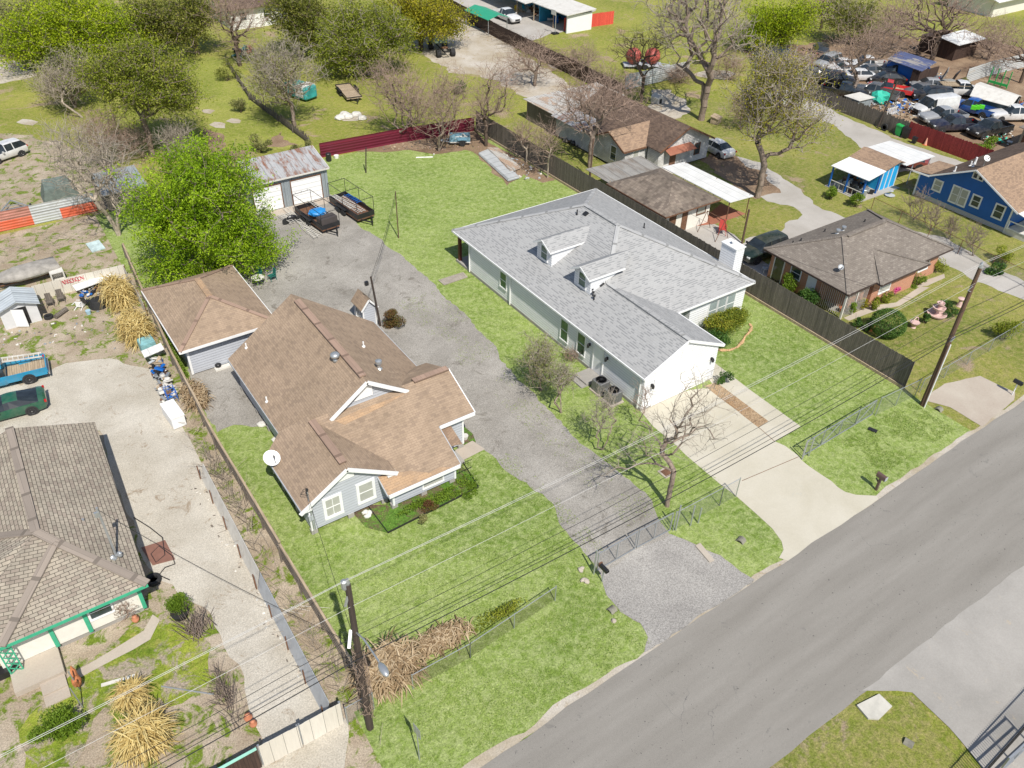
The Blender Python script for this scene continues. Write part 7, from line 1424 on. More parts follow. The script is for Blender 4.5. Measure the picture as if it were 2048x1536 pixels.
bare('distant bare tree at the top right between the lime tree and bamboo', (G(1640, 60)), [(1640, 10, 45, 30)], 260, fork=2.0, seed=42, bark_='barkd')
for i, (x, y, w, h, lb) in enumerate(((2000, 60, 50, 30, 'brown bare thicket below the distant pale building'), (1780, 40, 45, 28, 'bare thicket between the bamboo and the big dark bare tree'), (1460, 130, 35, 30, 'bare scrub left of the lime tree trunk'), (1360, 150, 30, 16, 'low scrub along the grey sheet metal fence'))):
    bare(lb, G(x, y+h), [(x, y, w, h)], 380, fork=.4, seed=60+i, multi=5, r0=.08, bark_='barkd')
# --- crape-like shrubs on the lawn before the white house
tree('leafy_shrub', 'greenest airy shrub on the lawn edge beside the gravel driveway', (1082, 782), crowns_px=[(1080, 705, 42, 42), (1085, 740, 38, 35)], tips=420, fork=.8, r0=.07, rt=.007, leaf='greygreen', nleaf=4200, lsize=.1, spread=.2, seed=51, multi=5, twl=.3, step=.3, cat='shrub', thr=.02, up=.6, twig_='twigg')
tree('leafy_shrub', 'smaller half bare shrub on the lawn edge, just right of the greenest one', (1122, 826), crowns_px=[(1125, 755, 30, 42)], tips=230, fork=1.0, r0=.06, rt=.007, leaf='greygreen', nleaf=1000, lsize=.09, spread=.18, seed=52, multi=4, twl=.3, step=.3, cat='shrub', thr=.02, up=.6, twig_='twigg')
tree('bare_shrub', 'bare multi-stemmed shrub in front of the two air conditioners', (1205, 900), crowns_px=[(1205, 830, 38, 48), (1215, 800, 30, 30)], tips=260, fork=.6, r0=.05, rt=.006, leaf='greygreen', nleaf=350, lsize=.08, spread=.15, seed=53, multi=6, twl=.3, step=.3, cat='shrub', thr=.02, up=.7, twig_='twigg')
tree('bare_shrub', 'bare twiggy shrub beside the front door step of the white house', (1143, 722), crowns_px=[(1142, 708, 17, 16)], tips=170, fork=.2, r0=.03, rt=.006, seed=54, multi=6, twl=.15, step=.15, cat='shrub', thr=.02, twig_='twig')
tree('bare_shrub', 'thin bare shrub at the corner of the concrete driveway and garage', (1303, 862), crowns_px=[(1285, 800, 22, 45)], tips=80, fork=.4, r0=.035, rt=.006, seed=55, multi=4, twl=.3, step=.3, cat='shrub', thr=.02, up=.6, twig_='twig')
for i, (x, y, s_) in enumerate(((1828, 440, 1.0), (1862, 462, .9), (1898, 478, .7), (1945, 512, 1.1))):
    p = G(x, y); tree('bare_shrub', ('first', 'second', 'third', 'fourth')[i]+' vase-shaped bare shrub from the left along the fence by the blue house', p, crowns_px=[(x+4, y-34*s_, 24*s_, 26*s_)], tips=90, fork=.5, r0=.05, rt=.011, seed=70+i, multi=8, twl=.5, step=.4, cat='shrub', thr=.03, up=.9, twig_='bark', bark_='bark', group='vase-shaped shrubs by the blue house fence')
# --- bushes
def bpx(px, py, rz, off=0): p = G(px, py, rz*.6); return (p.x, p.y, rz)
bush('hedge_bush', 'yellow-green hedge bed under the front windows of the white house', (43.2, 33.1, .8), (2.4, 1.2, 1.15), 11000, 'hedge', .13, 1, lumps=7)
bush('hedge_bush', 'lower darker end of the hedge at the corner of the white house', (41.0, 32.2, .5), (1.5, 1.15, .8), 5000, 'bush', .12, 2)
bush('small_bush', 'small clipped green bush at the right corner of the garage door', (38.1, 28.9, .55), (.42, .42, .6), 1500, 'bush', .1, 3)
bush('red_bush', 'red-leaved bush on the gravel beside the tiny playhouse', (22.3, 47.3, .45), (.95, .9, .7), 4200, 'redbush', .1, 4)
bush('round_bush', 'big clipped round bush in the brick house garden', bpx(1774, 655, .95), (1.3, 1.3, 1.05), 9000, 'bush', .1, 5, lumps=0, shell=.85)
bush('garden_bush', 'left round bush between the brick house and the board fence', bpx(1580, 575, .8), (.85, .8, .8), 3000, 'weed', .13, 6)
bush('garden_bush', 'right round bush between the brick house and the board fence', bpx(1618, 598, .8), (1.0, .95, .85), 4200, 'bush', .13, 7)
bush('palm_shrub', 'dark spiky sago palm behind the pink fountain', bpx(1893, 618, .5), (.75, .75, .6), 1500, 'bush', .3, 8, aspect=.12)
for i, (x, y, r_, lf, lb) in enumerate(((1702, 622, .5, 'weed', 'leafy plant at the brick house porch corner'), (1727, 612, .55, 'yellow', 'yellow-green plant below the porch grille of the brick house'), (1750, 612, .5, 'olive', 'low olive shrub right of the porch grille plants'), (1772, 598, .55, 'olive', 'olive shrub under the brick house window'), (1835, 562, .7, 'weed', 'bright green shrub against the brick house wall'), (1876, 535, .8, 'olive', 'leafy shrub at the far right corner of the brick house'), (1811, 565, .45, 'bush', 'dark climbing shrub beside the brick house window'), (1712, 650, .45, 'bush', 'small dark shrub behind the board fence'), (1735, 655, .5, 'bush', 'dark shrub just left of the big clipped round bush'), (1852, 640, .45, 'bush', 'low dark shrub left of the pink fountain'))):
    bush('flower_shrub', lb, bpx(x, y, r_), (r_, r_*.9, r_), 900, lf, .12, 80+i, lumps=3)
bush('pink_flower_bush', 'magenta flowering bush along the brick house wall', bpx(1787, 583, .5), (.6, .5, .5), 1200, 'pink', .1, 90, lumps=3)
for i, (x, y, r_, lf, lb) in enumerate(((1712, 405, .7, 'weed', 'round yellow-green bush by the chain link fence near the blue shed'), (1660, 390, .6, 'weed', 'small leafy bush at the corner of the blue shed porch'), (2010, 520, .8, 'olive', 'olive bush by the fence right of the vase-shaped shrubs'), (1990, 540, .6, 'bush', 'dark low bush by the fence at the right edge'), (2010, 665, 1.0, 'olive', 'sprawling shrub behind the street fence at the right edge'), (1930, 180, .9, 'greygreen', 'grey-green scrub behind the junk yard'), (918, 178, .9, 'bush', 'dark round bush left of the gnarled bare tree'), (520, 295, .9, 'greygreen', 'grey scrub at the end of the grassy strip'), (600, 305, .7, 'greygreen', 'low scrub just behind the rusty metal garage'), (480, 215, .9, 'greygreen', 'scrub at the edge of the grassy strip'), (1400, 120, .8, 'olive', 'olive scrub beside the huge forked bare tree'), (1150, 120, .8, 'greygreen', 'greenish scrub by the dark brown back fence'), (455, 150, 1.2, 'oak', 'dark scrub under the tall bare grey tree'), (690, 145, .9, 'oak', 'dark scrub at the foot of the broad dusty olive tree'))):
    bush('scrub_bush', lb, bpx(x, y, r_), (r_*1.2, r_, r_), 1500, lf, .15, 100+i, lumps=4)
bush('weed_clump', 'bright green weeds growing beside the stripped black truck', (92.3, 42.8, .5), (2.4, 1.0, .7), 4000, 'weed', .2, 121, cat='weeds', lumps=6)
bush('lawn_bush', 'bright green bush in the lower left corner of the old house yard', bpx(120, 1450, .7), (1.1, 1.0, .8), 5000, 'weed', .12, 122, lumps=6)
bush('planter_bush', 'leafy bush growing over a black tub by the limestone drive', bpx(362, 1215, .6), (.75, .7, .7), 3500, 'weed', .09, 123, lumps=4)
bush('garden_bed', 'leafy green planting along the front of the grey house', (15.9, 29.9, .12), (2.0, .6, .22), 2600, 'weed', .1, 124, lumps=8, cat='plants', stems=False)
bush('garden_bed', 'leafy planting at the right front corner of the grey house', (18.4, 30.1, .12), (.8, .9, .24), 1300, 'weed', .1, 125, lumps=5, cat='plants', stems=False)
bush('red_plant', 'reddish plant in the middle of the front planting of the grey house', (15.2, 29.5, .25), (.6, .45, .3), 900, 'redbush', .09, 126, lumps=2)
bush('silver_plant', 'silvery plant at the front edge of the grey house planting', (14.6, 29.0, .2), (.35, .35, .25), 500, 'greygreen', .1, 127, lumps=2)
bush('ivy_strip', 'green weeds in the narrow strip beside the tan-roofed garage', (7.5, 52, .3), (.3, 3.5, .45), 2500, 'weed', .11, 128, lumps=6, cat='weeds', stems=False)
# --- dry plants
blades('dry_cane', 'dry yellow cane clump against the white panel fence', (6.2, 61.5), (1.0, 2.2), 2600, 'straw', 1.15, .05, 1, arch=.6, z1=1.5)
blades('dry_cane', 'dry yellow cane clump beside the tan-roofed garage', (6.1, 56.2), (1.0, 2.3), 2600, 'straw', 1.1, .05, 2, arch=.6, z1=1.3)
blades('dead_banana_plants', 'heap of dead banana leaves around the vine-covered pole', (8.4, 21.4), (1.7, 1.3), 2000, 'dry', 1.1, .055, 3, arch=.5, z1=1.0, cat='plants')
blades('dead_banana_plants', 'lower spread of dead banana leaves along the rusty chain link fence', (11.3, 21.6), (2.2, .8), 800, 'dry', .7, .045, 4, arch=.7, z1=.4, cat='plants')
blades('dried_palm', 'large dried tan palm at the bottom left', (G(290, 1480).x, G(290, 1480).y), (.9, .8), 1500, 'straw', 1.35, .04, 5, arch=.55, z1=1.1, cat='palm')
blades('dried_palm', 'smaller dried tan palm behind the large one at the bottom left', (G(265, 1400).x, G(265, 1400).y), (.5, .5), 700, 'straw', 1.0, .04, 6, arch=.5, z1=.8, cat='palm')
blades('dead_leaves', 'dead banana leaves spilling over the fence at the garage corner', (7.3, 46.5), (.9, 1.8), 1100, 'dry', .7, .05, 7, arch=.7, z1=.8, cat='plants')
bush('weed_clump', 'green and brown weeds behind the rusty chain link fence', (14.9, 21.2, .15), (1.8, .5, .28), 1500, 'olive', .1, 130, cat='weeds', lumps=6)
tree('bare_shrub', 'pinkish bare shrub in front of the old house window', G(248, 1240), crowns_px=[(245, 1212, 24, 22)], tips=130, fork=.2, r0=.03, rt=.007, seed=75, multi=6, twl=.2, step=.2, cat='shrub', thr=.02, up=.6, twig_='twig')
# cut branches in the strip between the fences
def brush(name, label, c, r, n, mat='barkp', L=1.5, h=.5, seed=1, rad_=.015):
    rng = np.random.default_rng(seed); P0 = rng.normal(size=(n, 3))*np.array([r[0], r[1], 0])*.5; P0[:, 2] = rng.uniform(.03, h, n); az = rng.uniform(0, 6.28, n) if r[0] > .6 else rng.normal(size=n)*.5+math.pi/2
    P1 = P0+np.stack([np.cos(az), np.sin(az), rng.normal(size=n)*.18], 1)*L*rng.uniform(.4, 1.2, (n, 1)); P1[:, 2] = np.maximum(P1[:, 2], .03); t_ = thing(name, (c[0], c[1], 0), label, 'brush pile'); t_['kind'] = 'stuff'
    o = seg_mesh(name, P0, P1, np.full(n, rad_), np.full(n, rad_*.5), M[mat], t_, 3); m = o; o.parent = None; o.location = t_.location; tag(o, label, 'brush pile', kind='stuff'); bpy.data.objects.remove(t_); return o
brush('brush_pile', 'tangle of cut branches between the two low left fences, by the pole end', (6.2, 25), (.4, 5), 110, seed=1)
brush('brush_pile', 'tangle of bare branches between the fences beside the grey house', (6.2, 37), (.45, 6), 170, seed=2, h=.7)
brush('brush_pile', 'brown brush heap in the upper left of the junk yard', (G(1615, 128).x, G(1615, 128).y), (4.5, 3), 900, 'twig', 2.0, 1.1, 3, .03)
brush('brush_pile', 'dark brush piled along the dark brown back fence', (70.5, 93), (1.3, 16), 900, 'barkd', 2.2, 1.4, 4, .02)
brush('brush_pile', 'pale sticks lying on the limestone drive', (G(580, 1225).x, G(580, 1225).y), (.7, .5), 6, 'offwhite', 1.6, .1, 5, .02)
brush('brush_pile', 'fallen twigs in the dirt near the orange fence', (3.5, 74.5), (5, 2.5), 160, 'twigg', 1.0, .2, 6, .012)
# scattered grass tufts: countless blades over the lawns
def tufts(name, regions, n, mat, size, seed, label):
    rng = np.random.default_rng(seed); C_ = []
    for (x0, y0, x1, y1, w) in regions: m = int(n*w); C_.append(np.stack([rng.uniform(x0, x1, m), rng.uniform(y0, y1, m), rng.uniform(.01, .05, m)], 1))
    C_ = np.concatenate(C_); nz = np.array([mnoise.noise(Vector((x*.5, y*.5, 3)))+.6*mnoise.noise(Vector((x*2.2, y*2.2, 7))) for x, y, z in C_]); C_ = C_[nz > -.02]; nn_ = len(C_)
    V, F, col = leaf_arrays(C_, size, rng, rng.uniform(.2, 1, nn_), .35, 0, 0.0); V[:, 2] = np.maximum(V[:, 2], .015); o = np_mesh(name, V, F, LF[mat], None, cols=col); return tag(o, label, 'grass', kind='stuff')
LF['turf'] = leafmat('turf_blade', (.13, .22, .03, 1), (.22, .33, .06, 1), (.38, .44, .14, 1), .3)
tufts('grass_tufts', [(7.2, 20.6, 22, 31, .28), (7, 15.8, 20, 20.3, .14), (38.6, 17, 47.5, 20.4, .12), (42, 21.2, 48, 33, .12), (24, 22, 31, 50, .16), (28, 53, 47, 76, .14)], 90000, 'turf', .09, 1, 'short tufts of grass standing up across the lawns')
# ---------------------------------------------------------------- yard things
def simple(name, label, cat, mb, mat, group=None, smooth=False, kind=None): return tag(mb.build(name, M[mat] if isinstance(mat, str) else mat, smooth=smooth), label, cat, group, kind)
def tyre(px, py, label, flat=True, r=.33, rz=0):
    p = G(px, py); f = MB(); pr_ = [(r*.55, .02), (r*.6, 0), (r*.97, 0), (r, .05), (r, .17), (r*.97, .22), (r*.6, .22), (r*.55, .18), (r*.55, .02)]
    f.lathe((p.x, p.y, .0) if flat else (p.x, p.y, r), pr_, 18, 'z' if flat else 'x'); simple('tyre', label, 'tyre', f, 'tyre')
# air conditioners
for i, y in enumerate((31.45, 32.75)):
    ac = thing('air_conditioner', (30.45, y, 0), ('grey air conditioner nearer the garage corner of the white house', 'grey air conditioner nearer the front door step of the white house')[i], 'air conditioner', 'air conditioners beside the white house')
    f = MB(); f.box(29.9, y-.55, 0, 31.0, y+.55, .1); f.build('pad', M['pathc'], ac); f = MB(); f.box(30.0, y-.45, .1, 30.9, y+.45, .95); f.build('cabinet', corr('ac_louvre', (.2, .2, .2, 1), None, pitch=.07, metal=.2), ac, bevel=.04)
    f = MB(); f.lathe((30.45, y, .95), [(.38, 0), (.38, .03), (.34, .03), (.34, .0)], 20); [f.bar((30.45-.36*math.cos(a), y-.36*math.sin(a), 1.0), (30.45+.36*math.cos(a), y+.36*math.sin(a), 1.0), .02, .02) for a in (0, .52, 1.05, 1.57, 2.1, 2.62)]; f.lathe((30.45, y, .97), [(.09, 0), (.09, .06)], 10); f.build('fan_grille', M['black'], ac)
f = MB(); 
for k in range(13): p = G(878, 561).lerp(G(925, 546), k/12); q = G(890, 571).lerp(G(934, 556), k/12); f.bar(p+Vector((0, 0, .06)), q+Vector((0, 0, .06)), .16, .04)
simple('wooden_walkway', 'small weathered slatted walkway lying on the lawn at the back corner of the white house', 'walkway', f, plain('bleached_wood', (.34, .3, .25, 1), .9, var=.2))
# tin sheets and long back corner debris
for i, (pts_, lb) in enumerate((([(958, 308), (976, 303), (1040, 356), (1018, 362)], 'long grey tin sheets stacked on the lawn by the tall board fence'), ([(975, 297), (998, 300), (1042, 336), (1022, 344)], 'pale warped tin sheets leaning on the others by the tall board fence'))):
    f = MB(); q = [G(*p, .12+.08*i) for p in pts_]
    for k in range(4): o_ = Vector((.06*k-.1, .08*k, .05*k)); f.slab([v+o_*(1 if j % 2 else .6) for j, v in enumerate(q)], .02)
    simple('tin_sheets', lb, 'metal sheets', f, 'patchmetal' if i else 'greyh')
f = MB(); f.tube([G(832, 315, .06), G(866, 314, .06), G(868, 308, .5)], .06, 8); simple('white_pipe', 'white plastic pipe with an elbow on the grass before the maroon fence', 'pipe', f, 'white')
p = G(658, 322); f = MB(); f.lathe(p, [(.26, 0), (.28, .05), (.28, .8), (.24, .85)], 14); simple('black_barrel', 'black barrel at the end of the maroon fence', 'barrel', f, 'black')
p = G(673, 316); f = MB(); f.lathe(p, [(.22, 0), (.26, .3), (.2, .3)], 12); simple('white_bucket', 'white bucket beside the black barrel', 'bucket', f, 'white')
# patio set under the tree
def chair(px, py, rz, mat, label, s=1.0, name='garden_chair', group=None, fallen=False):
    p = G(px, py); t_ = local_thing(name, (p.x, p.y, 0), rz, label, 'chair', group); m = M[mat] if isinstance(mat, str) else mat
    f = MB(); f.box(-.24*s, -.24*s, .4*s, .24*s, .24*s, .44*s); f.build('seat', m, t_); f = MB(); f.hexa([(-.26*s, -.22*s, .44*s), (-.22*s, -.22*s, .44*s), (-.22*s, .22*s, .44*s), (-.26*s, .22*s, .44*s), (-.36*s, -.2*s, .95*s), (-.32*s, -.2*s, .95*s), (-.32*s, .2*s, .95*s), (-.36*s, .2*s, .95*s)]); f.build('backrest', m, t_)
    for x in (-1, 1):
        for y in (-1, 1): f = MB(); f.bar((x*.22*s, y*.22*s, .4*s), (x*.26*s, y*.26*s, 0), .04, .04, up=(1, 0, 0)); f.build('leg', m, t_)
    for y in (-1, 1): f = MB(); f.bar((-.28*s, y*.25*s, .64*s), (.2*s, y*.25*s, .62*s), .05, .03); f.build('armrest', m, t_)
    if fallen: t_.rotation_euler = (rad(85), 0, rz); t_.location.z = .28
    return t_
M['gchair'] = plain('dark_green_metal', (.02, .13, .11, 1), .5)
p = G(518, 570); tb2 = thing('round_table', p, 'small round white garden table at the edge of the bright green tree', 'table'); f = MB(); f.lathe((p.x, p.y, .68), [(.5, 0), (.5, .03), (.02, .035)], 18); f.build('tabletop', M['offwhite'], tb2); f = MB(); [f.bar((p.x, p.y, .68), (p.x+.35*math.cos(a), p.y+.35*math.sin(a), 0), .03, .03, up=(0, 1, .1)) for a in (0, 2.1, 4.2)]; f.build('leg', M['steel'], tb2)
chair(545, 560, 3.3, 'gchair', 'dark green metal garden chair right of the small white garden table'); chair(520, 556, 4.4, 'gchair', 'dark green metal garden chair behind the small white garden table')
# rocks
def rocks(label, pts_, r, mat='offwhite', seed=1, cat='rocks', kind=None, name='rock_group', n=8):
    f = MB(); rnd = random.Random(seed)
    for k in range(n): q = pts_[k % len(pts_)]; p = G(*q); f.ball((p.x+rnd.uniform(-.2, .2), p.y+rnd.uniform(-.2, .2), r*.4), (r*rnd.uniform(.7, 1.2), r*rnd.uniform(.6, 1.1), r*.6), 7, 5, .25, seed+k)
    simple(name, label, cat, f, mat, kind=kind)
rocks('white stones by the front wall of the grey house', [(738, 1027)], .2, n=3); rocks('pale block at the left eave corner of the grey house', [(528, 848)], .25, n=2, seed=4); rocks('pale stone below the satellite dish corner of the grey house', [(552, 884)], .25, n=1, seed=5)
rocks('rubble heap with white broken pieces in the back field', [(690, 232), (700, 236), (715, 232), (725, 240), (680, 238)], .5, 'offwhite', 8, n=16, name='rubble', kind='stuff')
rocks('small pale stones beside the gravel apron pipe', [(1160, 1140), (1172, 1158), (1228, 1245)], .18, 'pathc', 9, n=5, kind='stuff')
f = MB(); pts_ = [(1428, 698), (1442, 702), (1458, 702), (1474, 696), (1484, 686), (1490, 674), (1500, 664), (1503, 655), (1498, 648)]; rnd = random.Random(2); P3 = [G(*q) for q in pts_]
for a, b in zip(P3, P3[1:]):
    for k in range(4): p = a.lerp(b, k/4); w_ = rnd.uniform(.6, 1.15); f.ball((p.x, p.y, .07), (.15*w_, .12*w_, .1*w_), 7, 5, .35, int(p.x*99))
simple('stone_edging', 'curved orange stone edging round the hedge bed of the white house', 'edging', f, plain('orange_stone', (.5, .32, .17, 1), .9, var=.25))
f = MB(); q = [G(*p) for p in ((735, 1012), (776, 1067), (957, 976), (925, 925))]
for a, b in zip(q, q[1:]): f.bar(a+Vector((0, 0, .07)), b+Vector((0, 0, .07)), .03, .14)
simple('bed_edging', 'black edging board round the front planting of the grey house', 'edging', f, 'black')
p = G(930, 878); f = MB(); f.lathe(p, [(.15, 0), (.22, .3), (.18, .3)], 10); simple('flower_pot', 'pale flower pot by the side porch of the grey house', 'flower pot', f, 'offwhite')
p = G(439, 738); f = MB(); f.lathe((p.x, p.y+.15, 0), [(.12, 0), (.2, .1), (.22, .3), (.1, .38)], 10); simple('kettle_grill', 'small black kettle by the tan-roofed garage door', 'grill', f, 'black', smooth=True)
# brick house garden
fo = thing('fountain', G(1872, 632), 'pink tiered fountain in the brick house garden', 'fountain'); p = G(1872, 632); M['pinkc'] = plain('pale_pink_concrete', (.6, .42, .38, 1), .7)
for z, r_ in ((.0, .75), (.55, .5), (.95, .3)): f = MB(); f.lathe((p.x, p.y, z), [(r_*.5, 0), (r_*.9, .12), (r_, .28), (r_*.88, .28), (r_*.5, .16)], 18); f.build('basin', M['pinkc'], fo, smooth=False)
f = MB(); f.lathe((p.x, p.y, 0), [(.25, 0), (.12, .3), (.12, 1.2), (.05, 1.4)], 10); f.build('column', M['pinkc'], fo)
p = G(1826, 655); pb_ = thing('basket_planter', p, 'pale pink basket-shaped planter on the lawn left of the fountain', 'planter'); f = MB(); f.lathe(p, [(.2, 0), (.15, .12), (.38, .5), (.3, .48)], 14); f.build('bowl', M['pinkc'], pb_); f = MB(); f.tube([(p.x+.36*math.cos(a), p.y, .48+.45*math.sin(a)) for a in [k*math.pi/8 for k in range(9)]], .035, 6); f.build('handle', M['pinkc'], pb_)
p = G(1918, 612); f = MB(); f.lathe(p, [(.25, 0), (.2, .1), (.12, .5), (.3, .7), (.1, .75)], 10); simple('birdbath', 'small pink birdbath behind the tall brown utility pole', 'birdbath', f, 'pinkc')
for q, lb in (((1682, 624), 'terracotta pot at the porch corner of the brick house'), ((1741, 661), 'terracotta pot half hidden behind the board fence'), ((498, 1450), None)):
    if lb: p = G(*q); f = MB(); f.lathe(p, [(.15, 0), (.24, .32), (.26, .4), (.18, .4)], 12); simple('terracotta_pot', lb, 'flower pot', f, plain('terracotta', (.5, .17, .08, 1)))
chair(1530, 545, 2.6, 'greytrim', 'left grey metal chair by the brick house side door', group='metal chairs beside the brick house'); chair(1549, 556, 2.6, 'black', 'right dark metal chair by the brick house side door', group='metal chairs beside the brick house'); chair(1740, 590, 4.7, 'white', 'white chair in the corner of the brick house porch')
chair(1443, 468, 4.0, plain('red_cushion', (.42, .05, .04, 1)), 'red cushioned chair on the patio behind the chimney', 1.3)
f = MB(); p = G(1425, 470)
for y in (-1.1, 1.1): f.bar((p.x-.8, p.y+y, 0), (p.x, p.y+y, 1.9), .04, .04, up=(0, 1, 0)); f.bar((p.x+.8, p.y+y, 0), (p.x, p.y+y, 1.9), .04, .04, up=(0, 1, 0))
f.bar((p.x, p.y-1.1, 1.9), (p.x, p.y+1.1, 1.9), .05, .05); simple('swing_frame', 'rusty swing frame on the patio behind the chimney', 'swing frame', f, 'rusty')
p = G(1320, 343); chair(1346, 322, 4.7, plain('red_plastic', (.55, .03, .04, 1)), 'red chair on the porch of the white gabled house'); 
p = G(1725, 393); f = MB(); f.lathe(p, [(.25, 0), (.3, .05), (.32, .75), (.28, .8)], 14); simple('metal_tub', 'pale metal barrel at the corner of the blue shed canopy', 'barrel', f, 'steel')
p = G(1779, 392); f = MB(); f.lathe(p, [(.4, 0), (.5, .12), (.1, .2), (.08, .45), (.25, .55), (.05, .6)], 12); simple('birdbath', 'low dark birdbath on the lawn before the blue shed', 'birdbath', f, 'greytrim')
# clutter on the blue shed porch
f = MB(); rnd = random.Random(12)
for k in range(38): f.obox((rnd.uniform(71, 73.7), rnd.uniform(42.6, 45.8), rnd.uniform(.1, .8)), (rnd.uniform(.1, .7), rnd.uniform(.05, .4), rnd.uniform(.05, .5)), rnd.uniform(0, 3), rnd.uniform(-.5, .5), rnd.uniform(-.4, .4)); f.m[-6:] = [rnd.randrange(4)]*6
o = f.build('porch_clutter', [M['rusty'], M['steel'], M['wood'], M['black']]); tag(o, 'jumble of tools and furniture under the blue shed canopy', 'clutter', kind='stuff')
# bins, cone
def bin_(px, py, mat, label, s=1.0):
    p = G(px, py); t_ = thing('wheelie_bin', p, label, 'bin'); f = MB(); a, b = .27*s, .34*s; f.hexa([(p.x-a*.8, p.y-b*.8, .08), (p.x+a*.8, p.y-b*.8, .08), (p.x+a*.8, p.y+b*.8, .08), (p.x-a*.8, p.y+b*.8, .08), (p.x-a, p.y-b, 1.0*s), (p.x+a, p.y-b, 1.0*s), (p.x+a, p.y+b, 1.0*s), (p.x-a, p.y+b, 1.0*s)]); f.build('body', M[mat], t_)
    f = MB(); f.hexa([(p.x-a*1.1, p.y-b*1.1, 1.0*s), (p.x+a*1.1, p.y-b*1.1, 1.0*s), (p.x+a*1.1, p.y+b*1.1, 1.0*s), (p.x-a*1.1, p.y+b*1.1, 1.0*s), (p.x-a, p.y-b, 1.06*s), (p.x+a, p.y-b, 1.06*s), (p.x+a, p.y+b, 1.12*s), (p.x-a, p.y+b, 1.12*s)]); f.build('lid', M[mat], t_)
    for x in (-1, 1): f = MB(); f.lathe((p.x+x*a*.9, p.y+b*.8, .12), [(.12, -.04), (.12, .04)], 10, 'x'); f.build('wheel', M['tyre'], t_)
M['bingreen'] = plain('green_bin_plastic', (.02, .35, .08, 1), .5)
bin_(1796, 271, 'bingreen', 'green wheelie bin against the junk yard fence', 1.15); bin_(1809, 276, 'black', 'black wheelie bin beside the green one', 1.15); bin_(1827, 287, 'black', 'smaller black bin at the start of the red board fence', .7)
tyre(1766, 262, 'old tyre leaning against the grey junk yard fence', False, .42); tyre(98, 636, 'black tyre on the ground by the white garden shed'); tyre(308, 1162, 'black tyre at the front corner of the old house roof', True, .4)
p = G(1850, 290); cn = thing('traffic_cone', p, 'orange and white traffic cone beside the red board fence', 'traffic cone'); f = MB(); f.box(p.x-.22, p.y-.22, 0, p.x+.22, p.y+.22, .05); f.build('base', plain('cone_orange', (.7, .15, .04, 1)), cn); f = MB(); f.lathe((p.x, p.y, .05), [(.18, 0), (.04, .75)], 12); f.build('cone', plain('faded_cone', (.7, .35, .25, 1)), cn)
# dog house
p = G(1314, 205); dh = thing('dog_house', p, 'white plastic dog house beside the round dirt patch', 'dog house'); f = MB(); a = .5; f.prism([(p.x-a, p.y-.6, 0), (p.x+a, p.y-.6, 0), (p.x+a, p.y-.6, .7), (p.x, p.y-.6, 1.1), (p.x-a, p.y-.6, .7)], (0, 1.2, 0)); f.build('body', M['offwhite'], dh); f = MB(); f.box(p.x-.2, p.y-.62, .05, p.x+.2, p.y-.6, .6); f.build('doorway', M['black'], dh)
p = G(1431, 246); f = MB(); f.obox((p.x, p.y, .35), (1.1, .9, .7), .4); f.obox((p.x, p.y, .75), (1.3, 1.1, .06), .4, .2); simple('wooden_crate', 'broken wooden crate at the foot of the huge forked bare tree', 'crate', f, 'woodl')
# junk yard clutter
M['tealtarp'] = plain('teal_green_tarp', (.03, .42, .3, 1), .6); p = G(1757, 205); f = MB(); f.ball((p.x, p.y, .6), (1.2, 1.0, .9), 9, 6, .5, 3); simple('green_tarp', 'teal green tarp heap beside the box shed in the junk yard', 'tarp', f, 'tealtarp')
gf_ = thing('steel_rack', G(1995, 166), 'bright green steel frame behind the tarpaulin shelter', 'frame'); a, b = G(1975, 168), G(2012, 178); f = MB()
for k in range(4): p = a.lerp(b, k/3); f.bar(p, p+Vector((0, 0, 2.2)), .1, .1)
f.bar(a+Vector((0, 0, .4)), b+Vector((0, 0, .4)), .12, .3); f.build('bars', M['bingreen'], gf_)
def scrap(label, reg, n, seed, smax=.7, h=.7, mats=('rusty', 'steel', 'offwhite', 'black', 'woodl', 'greytrim', 'blue'), name='scrap_pile', cat='scrap'):
    f = MB(); rnd = random.Random(seed); P4 = [G(*q) for q in reg]
    for k in range(n):
        u, v = rnd.random(), rnd.random(); p = P4[0].lerp(P4[1], u).lerp(P4[3].lerp(P4[2], u), v); s_ = rnd.uniform(.12, smax); nf = len(f.f)
        if rnd.random() < .3: f.ball((p.x, p.y, rnd.uniform(.05, h*.5)), (s_*.4, s_*.35, s_*.3), 6, 4, .5, k)
        else: f.obox((p.x, p.y, rnd.uniform(.05, h)*.6), (s_, s_*rnd.uniform(.15, .7), s_*rnd.uniform(.06, .4)), rnd.uniform(0, 3), rnd.uniform(-.5, .5), rnd.uniform(-.5, .5))
        m_ = rnd.randrange(len(mats)); f.m[nf:] = [m_]*(len(f.f)-nf)
    return tag(f.build(name, [M[m] for m in mats]), label, cat, kind='stuff')
scrap('scattered scrap in front of the bright red pickup', [(1735, 212), (1830, 245), (1835, 205), (1750, 200)], 150, 1)
scrap('pale crates and scrap between the silver pickup and the dark navy pickup tail', [(1935, 255), (1985, 260), (1990, 245), (1935, 243)], 60, 2, mats=('offwhite', 'steel', 'lightb', 'black')) if M.setdefault('lightb', plain('cyan_plastic', (.02, .35, .5, 1))) else 0
scrap('colourful scrap under the tarpaulin shelter', [(1985, 228), (2045, 235), (2048, 205), (1990, 200)], 60, 3, mats=('blue', 'brickpave', 'black', 'bingreen'))
scrap('scrap heaped round the stripped black truck', [(1965, 285), (2020, 300), (2025, 262), (1975, 258)], 70, 4, mats=('offwhite', 'rusty', 'tealtarp', 'black'))
scrap('scrap along the back of the junk yard near the patched blue roof', [(1800, 160), (1870, 175), (1900, 155), (1850, 145)], 70, 5)
